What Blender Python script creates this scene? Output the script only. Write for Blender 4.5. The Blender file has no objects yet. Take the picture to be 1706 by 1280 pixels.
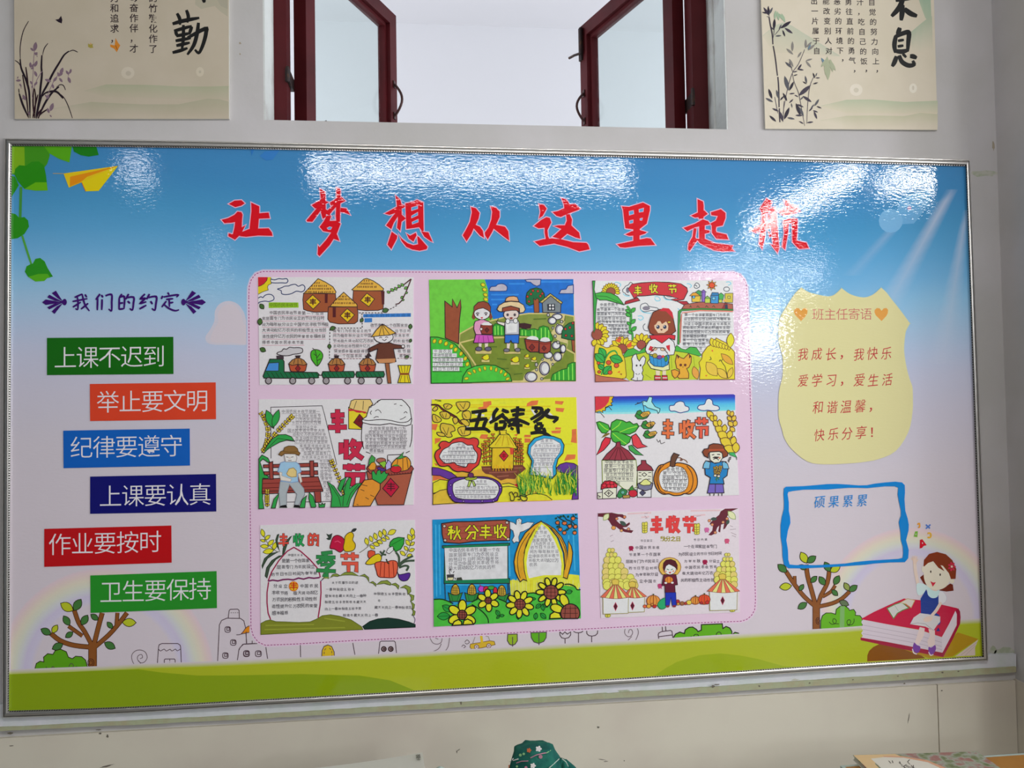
import bpy, math, random
from mathutils import Vector, Matrix
from mathutils.geometry import tessellate_polygon
S = bpy.context.scene
COL = S.collection
random.seed(7)
# ------------------------------------------------------------------ camera
F = 1300.0
M3 = Matrix(((0.99457049, 0.0137364, -0.1031545),
             (-0.10269302, -0.03088257, -0.99423358),
             (-0.01684287, 0.99942863, -0.02930426)))
CAM = Vector((-0.23883897, -2.06465595, 1.63658826))
cd = bpy.data.cameras.new('camera'); cam = bpy.data.objects.new('camera', cd); COL.objects.link(cam)
cd.sensor_fit = 'HORIZONTAL'; cd.sensor_width = 36.0; cd.lens = F * 36.0 / 1706.0
cd.clip_start = 0.02; cd.clip_end = 100
cam.matrix_world = Matrix.Translation(CAM) @ M3.to_4x4()
S.camera = cam
S.view_settings.view_transform = 'Standard'; S.view_settings.look = 'None'
S.view_settings.gamma = 1.0; S.view_settings.use_curve_mapping = False
S.view_settings.exposure = -0.05
# ------------------------------------------------------------------ world
w = bpy.data.worlds.new('daylight'); S.world = w; w.use_nodes = True
bgn = w.node_tree.nodes['Background']
bgn.inputs[0].default_value = (0.80, 0.90, 1.0, 1); bgn.inputs[1].default_value = 0.8
# ------------------------------------------------------------------ area lights for lamps and windows of the room, some of them added
def area(name, loc, rot, sx, sy, power, col=(1, 1, 1)):
    l = bpy.data.lights.new(name, 'AREA'); l.shape = 'RECTANGLE'; l.size = sx; l.size_y = sy
    l.energy = power; l.color = col
    o = bpy.data.objects.new(name, l); COL.objects.link(o); o.location = loc; o.rotation_euler = rot
    return o
R90 = math.pi / 2
LAMPS = [  # centre x, y, length, along ('x' or 'y'), power, tilt of the panel towards the board
    (0.02, -2.42, 1.85, 'x', 16, 60), (3.05, -2.46, 1.1, 'x', 15, 60), (2.30, -3.0, 1.7, 'y', 24, 40),
    (3.2, -5.9, 1.5, 'x', 14, 60), (-1.85, -2.45, 0.16, 'x', 0.7, 60), (-2.1, -5.0, 0.16, 'x', .35, 60),
    (2.0, -8.4, 1.8, 'x', 20, 0)]  # last lamp is unseen, added to shift the light to the right
LAMP_Z = 3.0
for i, (lx, ly, ln, ax, pw, ti) in enumerate(LAMPS):
    ti = math.radians(ti)
    if ax == 'x': area('tube_light', (lx, ly + 0.03, LAMP_Z - 0.01), (ti, 0, 0), ln, 0.09, pw, (1.0, 0.985, 0.97))
    else: area('tube_light', (lx - 0.03, ly, LAMP_Z - 0.01), (0, ti, 0), 0.09, ln, pw, (1.0, 0.985, 0.97))
# daylight at the right wall: rear window, and an added forward one
area('window_daylight', (4.22, -8.1, 2.55), (0, R90, 0), 0.5, 1.3, 70, (0.93, 0.97, 1.0))
area('window_daylight', (4.22, -2.3, 1.8), (0, R90, 0), 1.4, 2.8, 104, (0.93, 0.97, 1.0))  # unseen forward window light, added to brighten things from the right
# unseen lights added at both corridor ends to brighten it evenly
area('corridor_daylight', (-3.1, 1.13, 1.9), (0, -R90, 0), 3.2, 1.6, 72, (0.95, 0.97, 1.0))
area('corridor_daylight', (3.1, 1.13, 1.9), (0, R90, 0), 3.2, 1.6, 72, (0.95, 0.97, 1.0))

# ------------------------------------------------------------------ projection helpers: a pixel becomes a point on a real plane
def ray(px, py):
    return M3 @ Vector(((px - 853) / F, -(py - 640) / F, -1.0))
def P(px, py, y=0.0):
    d = ray(px, py); t = (y - CAM.y) / d.y
    return CAM + d * t
def PZ(px, py, z):
    d = ray(px, py); t = (z - CAM.z) / d.z
    return CAM + d * t
def lin1(c):
    return c / 12.92 if c <= 0.04045 else ((c + 0.055) / 1.055) ** 2.4
KD = 0.60
VEIL = 0.008   # what the gloss of the print adds on top of its own colour
def hexc(h, k=KD):
    if len(h) == 3: h = ''.join(c + c for c in h)
    return tuple(min(0.93, max(0.004, lin1(int(h[i:i + 2], 16) / 255.0) - VEIL) / k) for i in (0, 2, 4)) + (1.0,)

# ------------------------------------------------------------------ materials
def mat(name, col=(0.8, 0.8, 0.8, 1), rough=0.5, metal=0.0, spec=0.5, noise=None, bump=None, attr=False, coat=0.0, two=None):
    m = bpy.data.materials.new(name); m.use_nodes = True
    nt = m.node_tree; b = nt.nodes['Principled BSDF']
    b.inputs['Roughness'].default_value = rough; b.inputs['Metallic'].default_value = metal
    b.inputs['Specular IOR Level'].default_value = spec
    b.inputs['Base Color'].default_value = col
    tc = nt.nodes.new('ShaderNodeTexCoord')
    if coat: b.inputs['Coat Weight'].default_value = coat; b.inputs['Coat Roughness'].default_value = 0.06
    src = None
    if attr:
        a = nt.nodes.new('ShaderNodeAttribute'); a.attribute_name = 'Col'; src = a.outputs['Color']
    if noise:  # (scale, detail, colour2, low, high)
        n = nt.nodes.new('ShaderNodeTexNoise'); n.inputs['Scale'].default_value = noise[0]; n.inputs['Detail'].default_value = noise[1]
        nt.links.new(tc.outputs['Object'], n.inputs['Vector'])
        r = nt.nodes.new('ShaderNodeMapRange'); r.inputs[1].default_value = noise[3]; r.inputs[2].default_value = noise[4]
        nt.links.new(n.outputs['Fac'], r.inputs[0])
        mx = nt.nodes.new('ShaderNodeMix'); mx.data_type = 'RGBA'
        nt.links.new(r.outputs[0], mx.inputs[0])
        if src is not None:
            nt.links.new(src, mx.inputs[6])
            mu = nt.nodes.new('ShaderNodeMix'); mu.data_type = 'RGBA'; mu.blend_type = 'MULTIPLY'; mu.inputs[0].default_value = 1
            nt.links.new(src, mu.inputs[6]); mu.inputs[7].default_value = noise[2]
            nt.links.new(mu.outputs[2], mx.inputs[7])
        else:
            mx.inputs[6].default_value = col; mx.inputs[7].default_value = noise[2]
        src = mx.outputs[2]
    if src is not None: nt.links.new(src, b.inputs['Base Color'])
    if bump:  # list of (scale, detail, strength, distance, stretch)
        prev = None
        for (sc, de, st, di, stretch) in bump:
            mp = nt.nodes.new('ShaderNodeMapping'); mp.inputs['Scale'].default_value = stretch
            nt.links.new(tc.outputs['Object'], mp.inputs['Vector'])
            n2 = nt.nodes.new('ShaderNodeTexNoise'); n2.inputs['Scale'].default_value = sc; n2.inputs['Detail'].default_value = de
            nt.links.new(mp.outputs[0], n2.inputs['Vector'])
            bp = nt.nodes.new('ShaderNodeBump'); bp.inputs['Strength'].default_value = st; bp.inputs['Distance'].default_value = di
            nt.links.new(n2.outputs['Fac'], bp.inputs['Height'])
            if prev: nt.links.new(prev.outputs[0], bp.inputs['Normal'])
            prev = bp
        nt.links.new(prev.outputs[0], b.inputs['Normal'])
    return m
U = (1, 1, 1)
M_lam = mat('laminated_print', rough=0.03, spec=0.5, attr=True, bump=[(100, 2.5, 0.5, 0.00048, (0.7, 1, 1.8)), (11, 2, 0.25, 0.0016, U)])
M_pap = mat('drawing_paper', rough=0.45, spec=0.35, attr=True, noise=(180, 3, (0.95, 0.95, 0.95, 1), 0.35, 0.75), bump=[(30, 2, 0.15, 0.002, U)])
M_mark = mat('marker_ink', rough=0.5, spec=0.3, attr=True, noise=(60, 4, (0.82, 0.82, 0.82, 1), 0.4, 0.8))
M_post = mat('poster_print', rough=0.45, spec=0.3, attr=True, noise=(9, 4, (0.93, 0.93, 0.9, 1), 0.35, 0.7))
M_wall = mat('wall_paint', hexc('a8a5a6'), 0.75, noise=(3.2, 6, hexc('9b9996'), 0.35, 0.75), bump=[(25, 5, 0.25, 0.004, U)])
M_leftw = mat('darkened_left_wall', (0.22, 0.24, 0.26, 1), 0.9)  # unseen left wall, darkened to cut bounce on the board's left side
M_dado = mat('dado_panel', hexc('b3ad9f'), 0.5, noise=(2.2, 6, hexc('a89f94'), 0.4, 0.7), bump=[(12, 4, 0.15, 0.003, U)])
M_trim = mat('worn_green_trim', hexc('8f9378'), 0.7, noise=(38, 6, hexc('8f8a70'), 0.42, 0.66), bump=[(60, 5, 0.6, 0.003, U)])
M_strip = mat('white_batten', hexc('b4b4ba'), 0.65, noise=(14, 6, hexc('a9afae'), 0.4, 0.7), bump=[(60, 5, 0.4, 0.003, U)])
M_alu = mat('brushed_aluminium', (0.70, 0.68, 0.65, 1), 0.33, 1.0, bump=[(40, 3, 0.08, 0.001, (0.05, 1, 1))])
M_bead = mat('dark_bead', (0.035, 0.03, 0.028, 1), 0.4, 0.3)
M_beadl = mat('silver_bead', (0.7, 0.69, 0.68, 1), 0.3, 1.0)
M_red = mat('red_brown_paint', (0.085, 0.009, 0.012, 1), 0.5, spec=0.15, noise=(7, 5, (0.06, 0.007, 0.009, 1), 0.4, 0.7), bump=[(20, 4, 0.3, 0.002, (1, 1, 0.1))])
M_iron = mat('painted_iron', (0.06, 0.022, 0.02, 1), 0.35, 0.4)
M_rust = mat('black_iron', (0.03, 0.02, 0.02, 1), 0.5, 0.6, noise=(60, 4, (0.09, 0.04, 0.02, 1), 0.5, 0.7))
M_plas = mat('white_plaster', (0.72, 0.74, 0.73, 1), 0.8, noise=(12, 6, (0.55, 0.53, 0.52, 1), 0.52, 0.75), bump=[(50, 6, 0.5, 0.006, U)])
M_corr = mat('corridor_white', (0.80, 0.81, 0.84, 1), 0.8, bump=[(6, 4, 0.1, 0.004, U)])
M_corc = mat('corridor_ceiling', (0.66, 0.66, 0.69, 1), 0.85)
M_ceil = mat('ceiling_white', (0.6, 0.6, 0.6, 1), 0.85)
M_floor = mat('terrazzo_floor', (0.5, 0.48, 0.44, 1), 0.4, noise=(90, 5, (0.22, 0.21, 0.20, 1), 0.4, 0.6))
M_desk = mat('orange_desk_top', (0.42, 0.19, 0.035, 1), 0.4, noise=(8, 5, (0.34, 0.14, 0.025, 1), 0.4, 0.7), bump=[(30, 3, 0.1, 0.001, (0.1, 1, 1))])
M_rim = mat('pale_green_desk_rim', (0.42, 0.52, 0.48, 1), 0.4)
M_steel = mat('grey_desk_steel', (0.3, 0.32, 0.34, 1), 0.4, 0.6)
M_cloth = mat('green_cotton', (0.012, 0.105, 0.09, 1), 0.9, spec=0.2, noise=(40, 4, (0.02, 0.16, 0.12, 1), 0.4, 0.65), bump=[(300, 2, 0.4, 0.001, U), (22, 3, 0.6, 0.006, U)])
M_white = mat('white_paper', (0.72, 0.71, 0.66, 1), 0.6)
M_pages = mat('book_pages', (0.6, 0.57, 0.5, 1), 0.7, bump=[(400, 1, 0.6, 0.001, (0.02, 0.02, 1))])
M_lampb = mat('lamp_body_white', (0.8, 0.8, 0.8, 1), 0.4)
def glass_mat():
    m = bpy.data.materials.new('window_glass'); m.use_nodes = True; nt = m.node_tree; nt.nodes.clear()
    o = nt.nodes.new('ShaderNodeOutputMaterial'); t = nt.nodes.new('ShaderNodeBsdfTransparent'); t.inputs[0].default_value = (0.90, 0.95, 0.94, 1)
    g = nt.nodes.new('ShaderNodeBsdfGlossy'); g.inputs['Roughness'].default_value = 0.03
    lw_ = nt.nodes.new('ShaderNodeLayerWeight'); lw_.inputs[0].default_value = 0.5
    pw_ = nt.nodes.new('ShaderNodeMath'); pw_.operation = 'POWER'; pw_.inputs[1].default_value = 5
    nt.links.new(lw_.outputs['Facing'], pw_.inputs[0])
    f = nt.nodes.new('ShaderNodeMath'); f.operation = 'MULTIPLY_ADD'; f.inputs[1].default_value = 0.6; f.inputs[2].default_value = 0.04
    nt.links.new(pw_.outputs[0], f.inputs[0])
    x = nt.nodes.new('ShaderNodeMixShader')
    nt.links.new(f.outputs[0], x.inputs[0]); nt.links.new(t.outputs[0], x.inputs[1]); nt.links.new(g.outputs[0], x.inputs[2]); nt.links.new(x.outputs[0], o.inputs[0])
    return m
M_glass = glass_mat()
def emit(name, col, st):
    m = bpy.data.materials.new(name); m.use_nodes = True; b = m.node_tree.nodes['Principled BSDF']
    b.inputs['Base Color'].default_value = (0.8, 0.8, 0.8, 1)
    b.inputs['Emission Color'].default_value = col; b.inputs['Emission Strength'].default_value = st
    return m
M_tube = emit('lit_tube', (1, 0.99, 0.97, 1), 6.0)

# ------------------------------------------------------------------ object helpers
def obj(name, verts, faces, m, parent=None, label=None, kind=None, smooth=False, mats=None, fmi=None):
    me = bpy.data.meshes.new(name); me.from_pydata([tuple(v) for v in verts], [], faces)
    for mm in (mats or [m]): me.materials.append(mm)
    if fmi: me.polygons.foreach_set('material_index', fmi)
    if smooth: me.polygons.foreach_set('use_smooth', [True] * len(me.polygons))
    me.update()
    o = bpy.data.objects.new(name, me); COL.objects.link(o)
    if parent:
        o.parent = parent; o.matrix_parent_inverse = Matrix.Translation(parent_loc(parent)).inverted()
    if label: o['label'] = label
    if kind: o['kind'] = kind
    return o
def parent_loc(p):
    v = Vector((0, 0, 0))
    q = p
    if q.type == 'EMPTY': v = q.location.copy()
    return v
def thing(name, label, cat, loc, group=None):
    e = bpy.data.objects.new(name, None); COL.objects.link(e); e.location = loc
    e.empty_display_size = 0.05
    e['label'] = label; e['category'] = cat
    if group: e['group'] = group
    return e
def struct(name, verts, faces, m, parent=None, label=None, **k):
    o = obj(name, verts, faces, m, parent, label, **k)
    if not parent: o['kind'] = 'structure'
    return o
class MB:
    def __init__(s): s.v = []; s.f = []
    def quad8(s, c):  # eight corners: bottom ring 0-3, top ring 4-7
        n = len(s.v); s.v += [tuple(p) for p in c]
        for q in ((0, 3, 2, 1), (4, 5, 6, 7), (0, 1, 5, 4), (1, 2, 6, 5), (2, 3, 7, 6), (3, 0, 4, 7)): s.f.append(tuple(n + i for i in q))
        return s
    def box(s, x0, x1, y0, y1, z0, z1):
        return s.quad8([(x0, y0, z0), (x1, y0, z0), (x1, y1, z0), (x0, y1, z0), (x0, y0, z1), (x1, y0, z1), (x1, y1, z1), (x0, y1, z1)])
    def obox(s, o, ax, ay, az):  # oriented box: corner + three edge vectors
        o = Vector(o); ax = Vector(ax); ay = Vector(ay); az = Vector(az)
        return s.quad8([o, o + ax, o + ax + ay, o + ay, o + az, o + ax + az, o + ax + ay + az, o + ay + az])
    def tube(s, pts, r, n=8, r2=None):
        pts = [Vector(p) for p in pts]; rings = []
        for i, p in enumerate(pts):
            t = (pts[min(i + 1, len(pts) - 1)] - pts[max(i - 1, 0)]).normalized()
            a = t.orthogonal().normalized() if i == 0 else (rings[-1][1] - t * rings[-1][1].dot(t)).normalized()
            b = t.cross(a); rr = r if r2 is None else r + (r2 - r) * i / (len(pts) - 1)
            base = len(s.v)
            for k in range(n):
                an = 2 * math.pi * k / n; s.v.append(tuple(p + (a * math.cos(an) + b * math.sin(an)) * rr))
            rings.append((base, a))
        for i in range(len(rings) - 1):
            A = rings[i][0]; B = rings[i + 1][0]
            for k in range(n): s.f.append((A + k, A + (k + 1) % n, B + (k + 1) % n, B + k))
        s.f.append(tuple(rings[0][0] + k for k in reversed(range(n)))); s.f.append(tuple(rings[-1][0] + k for k in range(n)))
        return s
    def build(s, name, m, parent=None, **k): return obj(name, s.v, s.f, m, parent, **k)
    def bstruct(s, name, m, parent=None, **k): return struct(name, s.v, s.f, m, parent, **k)

# ------------------------------------------------------------------ glyph outlines from Blender's own built in font
_gl = {}
def glyph(ch, off=0.0):
    k = (ch, off)
    if k in _gl: return _gl[k]
    c = bpy.data.curves.new('g', 'FONT'); c.body = ch; c.size = 1.0; c.resolution_u = 2; c.offset = off
    o = bpy.data.objects.new('g', c); COL.objects.link(o)
    dg = bpy.context.evaluated_depsgraph_get(); dg.update()
    me = o.evaluated_get(dg).to_mesh()
    vs = [(v.co.x, v.co.y) for v in me.vertices]; fs = [tuple(p.vertices) for p in me.polygons]
    o.evaluated_get(dg).to_mesh_clear()
    bpy.data.objects.remove(o); bpy.data.curves.remove(c)
    _gl[k] = (vs, fs); return _gl[k]
g0 = glyph('\u56fd')[0]
GX = (min(v[0] for v in g0) + max(v[0] for v in g0)) / 2; GY = (min(v[1] for v in g0) + max(v[1] for v in g0)) / 2
GS = (max(v[1] for v in g0) - min(v[1] for v in g0)) / 0.90

def nums(s):
    if isinstance(s, str): s = [float(x) for x in s.split()]
    return [(s[i], s[i + 1]) for i in range(0, len(s) - 1, 2)]
def crom(p, closed, n=4):
    out = []; L = len(p)
    for i in range(L if closed else L - 1):
        if closed: a, b, c, d = p[i - 1], p[i], p[(i + 1) % L], p[(i + 2) % L]
        else: a, b, c, d = p[max(i - 1, 0)], p[i], p[i + 1], p[min(i + 2, L - 1)]
        for k in range(n):
            t = k / n; t2 = t * t; t3 = t2 * t
            out.append(tuple(0.5 * (2 * b[j] + (c[j] - a[j]) * t + (2 * a[j] - 5 * b[j] + 4 * c[j] - d[j]) * t2 + (3 * b[j] - a[j] - 3 * c[j] + d[j]) * t3) for j in (0, 1)))
    if not closed: out.append(p[-1])
    return out

class Art:
    """flat print built up from filled shapes, traced in the frame of the photo and laid on a plane y = const"""
    def __init__(s, root, y, mt, step=6e-6):
        s.root = root; s.y = y; s.m = mt; s.step = step; s.L = 0; s.cr = (0, 0, 1); s.reset(None)
    def crop(s, x, y, sc): s.cr = (x, y, sc); return s
    def reset(s, nm, label=None, parent=None): s.nm = nm; s.lab = label; s.par = parent; s.V = []; s.Fa = []; s.Ca = []; return s
    def part(s, nm, label=None, parent=None): s.flush(); s.reset(nm, label, parent); return s
    def flush(s):
        if not s.nm or not s.Fa: return None
        y = s.y; verts = [P(a, b, y - l * s.step) for a, b, l in s.V]
        fs = []; cs = []
        for f, c in zip(s.Fa, s.Ca):
            A = 0
            for i in range(len(f)):
                x1, z1 = s.V[f[i]][:2]; x2, z2 = s.V[f[(i + 1) % len(f)]][:2]; A += x1 * z2 - x2 * z1
            if A > 0: f = tuple(reversed(f)); c = list(reversed(c)) if isinstance(c, list) else c
            fs.append(f); cs.append(c)
        o = obj(s.nm, verts, fs, s.m, s.par or s.root, s.lab)
        at = o.data.color_attributes.new('Col', 'FLOAT_COLOR', 'CORNER'); buf = []
        for f, c in zip(fs, cs):
            for k in range(len(f)): buf.extend(c[k] if isinstance(c, list) else c)
        at.data.foreach_set('color', buf); o.data.update()
        s.last = o; s.V = []; s.Fa = []; s.Ca = []
        return o
    def T(s, pts): x, y, k = s.cr; return [(x + a * k, y + b * k) for a, b in nums(pts) if True]
    def add(s, pts, faces, col, L=None):
        n = len(s.V); L = s.L if L is None else L
        s.V += [(a, b, L) for a, b in pts]
        for f in faces: s.Fa.append(tuple(n + i for i in f)); s.Ca.append(col)
    def fill(s, loops, col):
        s.L += 1
        fl = [p for l in loops for p in l]
        tr = tessellate_polygon([[Vector((a, b, 0)) for a, b in l] for l in loops])
        s.add(fl, [tuple(t) for t in tr], col)
    def rib(s, p, w, col, closed=False, taper=None, newL=True):
        s.L += 1 if newL else 0.6   # strokes never share a plane
        q = [p[0]]
        for a in p[1:]:
            if abs(a[0] - q[-1][0]) + abs(a[1] - q[-1][1]) > 1e-3: q.append(a)
        p = q; L = len(p)
        if L < 2: return
        vs = []; cum = [0]
        for i in range(1, L): cum.append(cum[-1] + math.dist(p[i], p[i - 1]))
        for i in range(L):
            if closed: a, b = p[i - 1], p[(i + 1) % L]
            else: a, b = p[max(i - 1, 0)], p[min(i + 1, L - 1)]
            d1 = (p[i][0] - a[0], p[i][1] - a[1]); d2 = (b[0] - p[i][0], b[1] - p[i][1])
            l1 = math.hypot(*d1) or 1; l2 = math.hypot(*d2) or 1
            t = (d1[0] / l1 + d2[0] / l2, d1[1] / l1 + d2[1] / l2); tl = math.hypot(*t)
            if tl < 1e-6: t = (d2[0] / l2, d2[1] / l2); tl = 1
            t = (t[0] / tl, t[1] / tl); nx, ny = -t[1], t[0]
            co = (d2[0] / l2) * t[0] + (d2[1] / l2) * t[1] if l2 and (d2[0] or d2[1]) else 1
            ww = w / 2 / max(0.5, abs(co) if (not closed and 0 < i < L - 1) or closed else 1)
            if taper: ww *= taper(cum[i] / cum[-1])
            vs += [(p[i][0] + nx * ww, p[i][1] + ny * ww), (p[i][0] - nx * ww, p[i][1] - ny * ww)]
        fs = [(2 * i, 2 * i + 1, (2 * i + 3) % (2 * L), (2 * i + 2) % (2 * L)) for i in range(L if closed else L - 1)]
        s.add(vs, fs, col)
    # ---- drawing calls (coordinates in the current crop, line widths in photo pixels)
    def f(s, col, pts, o=None, w=1.0, sm=0, holes=()):
        p = s.T(pts)
        if sm: p = crom(p, True, 3)
        c = hexc(col) if col else None
        if c: s.fill([p] + [s.T(h) if not sm else crom(s.T(h), True, 3) for h in holes], c)
        if o:
            s.rib(p, w, hexc(o), True)
            for h in holes: s.rib(s.T(h) if not sm else crom(s.T(h), True, 3), w, hexc(o), True, newL=False)
        return s
    def l(s, col, w, pts, sm=0, cl=0):
        p = s.T(pts)
        if sm: p = crom(p, bool(cl), 3)
        s.rib(p, w, hexc(col), bool(cl)); return s
    def ls(s, col, w, *many, sm=0):
        s.L += 1
        for m in many:
            p = s.T(m)
            if sm: p = crom(p, False, 3)
            s.rib(p, w, hexc(col), newL=False)
        return s
    def b(s, col, w, *many, tip=0.25):   # brush strokes, tapering
        s.L += 1
        for m in many:
            p = crom(s.T(m), False, 4)
            s.rib(p, w, hexc(col), taper=lambda t: tip + (1 - tip) * math.sin(math.pi * min(1, 0.12 + t * 0.86)) ** 0.6, newL=False)
        return s
    def e(s, col, cx, cy, rx, ry, rot=0, o=None, w=1.0, n=16, a0=0, a1=360):
        x, y, k = s.cr; p = []; ca, sa = math.cos(math.radians(rot)), math.sin(math.radians(rot))
        full = abs(a1 - a0) >= 360
        for i in range(n if full else n + 1):
            t = math.radians(a0 + (a1 - a0) * i / n); ex, ey = rx * math.cos(t), ry * math.sin(t)
            p.append((x + (cx + ex * ca - ey * sa) * k, y + (cy + ex * sa + ey * ca) * k))
        if col: s.fill([p], hexc(col))
        if o: s.rib(p, w, hexc(o), full)
        return s
    def leaf(s, col, x0, y0, x1, y1, r=0.28, o=None, w=1.0, vein=None):
        x, y, k = s.cr; a = (x + x0 * k, y + y0 * k); b = (x + x1 * k, y + y1 * k)
        dx, dy = b[0] - a[0], b[1] - a[1]; p = []
        for sgn in (1, -1):
            for i in range(6):
                t = i / 6 if sgn == 1 else 1 - i / 6
                wd = r * math.sin(math.pi * t) ** 0.8 * sgn
                p.append((a[0] + dx * t - dy * wd, a[1] + dy * t + dx * wd))
        if col: s.fill([p], hexc(col))
        if o: s.rib(p, w, hexc(o), True)
        if vein: s.rib([a, b], 0.7, hexc(vein))
        return s
    def t(s, txt, x0, y0, x1, y1, em, col, off=0.0, jit=0.0, sx=1.0, sk=0.0, slope=None, rot=0, lay=True, o=None, ow=0, mono=False):
        """text with the centres of the first and last glyphs given; em in photo pixels"""
        (ax, ay), (bx, by) = s.T([x0, y0, x1, y1]); n = len(txt)
        if o: s.t(txt, x0, y0, x1, y1, em, o, off + ow, jit, sx, sk, slope, rot)
        if lay: s.L += 1
        sl = slope if slope is not None else ((by - ay) / (bx - ax) if abs(bx - ax) > abs(by - ay) and n > 1 else 0)
        c = hexc(col); rr = random.Random(hash((txt, int(ax))) & 0xffff) if False else random.Random(len(txt) * 7919 + int(ax * 13 + ay * 7))
        for i, ch in enumerate(txt):
            if ch == ' ': continue
            u = i / (n - 1) if n > 1 else 0
            cx, cy = ax + (bx - ax) * u, ay + (by - ay) * u
            vs, fs = glyph(ch, off); e2 = em / GS * (1 + rr.uniform(-jit, jit)); jx = rr.uniform(-jit, jit) * em * 0.4; jy = rr.uniform(-jit, jit) * em * 0.5
            an = rot + rr.uniform(-jit, jit) * 0.5; ca, sa = math.cos(an), math.sin(an)
            q = []
            for (gx, gy) in vs:
                X = (gx - GX) * e2 * sx; Y = -(gy - GY) * e2; X -= Y * sk
                X, Y = X * ca - Y * sa, X * sa + Y * ca
                q.append((cx + X + jx, cy + Y + jy + X * sl))
            s.add(q, fs, c)
        return s
    def rows(s, txt, rows, em, col, pitch=0.98, jit=0.13, off=0.0, line=None, lw=0.6, ly=0.55):
        """lines of pen handwriting flowing over the given rows: x0 y0 x1 y1 each, centre line of the row"""
        k = 0; R = nums(rows)
        for i in range(0, len(R) - 1, 2):
            (ax, ay), (bx, by) = s.T([R[i][0], R[i][1], R[i + 1][0], R[i + 1][1]])
            if line: s.rib([(ax, ay + em * ly), (bx, by + em * ly)], lw, hexc(line), newL=(i == 0))
        s.L += 1; cc = hexc(col); rr = random.Random(len(txt) + int(R[0][0]) + int(R[0][1]))
        for i in range(0, len(R) - 1, 2):
            (ax, ay), (bx, by) = s.T([R[i][0], R[i][1], R[i + 1][0], R[i + 1][1]])
            n = max(1, int(math.dist((ax, ay), (bx, by)) / (em * pitch)))
            for j in range(n):
                ch = txt[k % len(txt)]; k += 1
                u = (j + 0.5) / n; cx, cy = ax + (bx - ax) * u, ay + (by - ay) * u
                vs, fs = glyph(ch, off); e2 = em / GS * (0.93 + rr.uniform(-jit, jit)); jx = rr.uniform(-jit, jit) * em * 0.5; jy = rr.uniform(-jit, jit) * em * 0.5
                s.add([(cx + (gx - GX) * e2 + jx, cy - (gy - GY) * e2 + jy) for gx, gy in vs], fs, cc)
        return s
    def dash(s, col, w, pts, on, offl, closed=False):
        p = s.T(pts); s.L += 1
        if closed: p = p + [p[0]]
        d = 0; per = on + offl; tot = [0]
        for i in range(1, len(p)): tot.append(tot[-1] + math.dist(p[i], p[i - 1]))
        def at(q):
            for i in range(1, len(p)):
                if q <= tot[i] or i == len(p) - 1:
                    t = (q - tot[i - 1]) / max(1e-6, tot[i] - tot[i - 1]); return (p[i - 1][0] + (p[i][0] - p[i - 1][0]) * t, p[i - 1][1] + (p[i][1] - p[i - 1][1]) * t)
        while d < tot[-1]:
            s.rib([at(d), at(min(d + on, tot[-1]))], w, hexc(col), newL=False); s.L -= 0.6; d += per
        return s
    def grad(s, top, bot, ct, cb):   # strip between two polylines with a colour running from one to the other
        a = s.T(top); b = s.T(bot); s.L += 1
        A = hexc(ct) if isinstance(ct, str) else ct; B = hexc(cb) if isinstance(cb, str) else cb
        for i in range(len(a) - 1):
            n = len(s.V); s.V += [(a[i][0], a[i][1], s.L), (a[i + 1][0], a[i + 1][1], s.L), (b[i + 1][0], b[i + 1][1], s.L), (b[i][0], b[i][1], s.L)]
            s.Fa.append((n, n + 1, n + 2, n + 3)); s.Ca.append([A, A, B, B])
        return s
    def again(s): return s.part(s.nm)   # next piece of the same kind becomes its own object
    def hz(s, ch, x0, y0, x1, y1, w, col, o=None, ow=1.6, wob=2.0):
        """chunky hand drawn character: strokes laid into a box, dark contour first"""
        rr = random.Random(int(x0 + y0)); pl = []
        for st in HZ[ch]:
            q = [(x0 + (x1 - x0) * (a + rr.uniform(-wob, wob)) / 100, y0 + (y1 - y0) * (b + rr.uniform(-wob, wob)) / 100) for a, b in nums(st)]
            pl.append(s.T([v for a in q for v in a]))
        if o:
            s.L += 1
            for q in pl: s.rib(s.ext(q, ow / 2), w + ow, hexc(o), newL=False)
        s.L += 1
        for q in pl: s.rib(q, w, hexc(col), newL=False)
        return s
    def ext(s, q, d):
        q = list(q)
        for i, j in ((0, 1), (-1, -2)):
            dx, dy = q[i][0] - q[j][0], q[i][1] - q[j][1]; l = math.hypot(dx, dy) or 1; q[i] = (q[i][0] + dx / l * d, q[i][1] + dy / l * d)
        return q
HZ = {'\u4e30': ['15 25 85 25', '20 50 80 50', '5 75 95 75', '50 3 50 98'],
      '\u6536': ['12 20 12 62 32 56', '32 5 32 98', '62 4 48 40', '52 28 98 25', '86 28 75 62 45 97', '55 45 70 75 98 96'],
      '\u8282': ['4 20 96 20', '32 5 32 36', '68 5 68 36', '12 52 88 52 88 80 76 78', '45 52 45 98'],
      '\u7684': ['25 4 18 20', '10 22 10 92', '10 22 45 22 45 92', '10 55 45 55', '10 90 45 90', '65 4 55 35', '60 22 95 22 92 92 78 88', '65 46 75 62'],
      '\u5b63': ['80 4 30 12', '5 25 95 25', '50 10 50 45', '45 28 10 48', '55 28 92 48', '25 55 78 55 52 67', '52 66 52 98 38 94', '5 78 95 78'],
      '\u79cb': ['40 8 12 16', '5 34 48 34', '28 14 28 98', '26 38 6 70', '32 42 46 58', '56 35 52 55', '92 30 82 50', '72 5 70 55 48 98', '72 50 96 96'],
      '\u5206': ['40 5 5 45', '60 5 96 45', '22 52 75 52 70 95 55 90', '45 54 12 98']}
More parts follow.
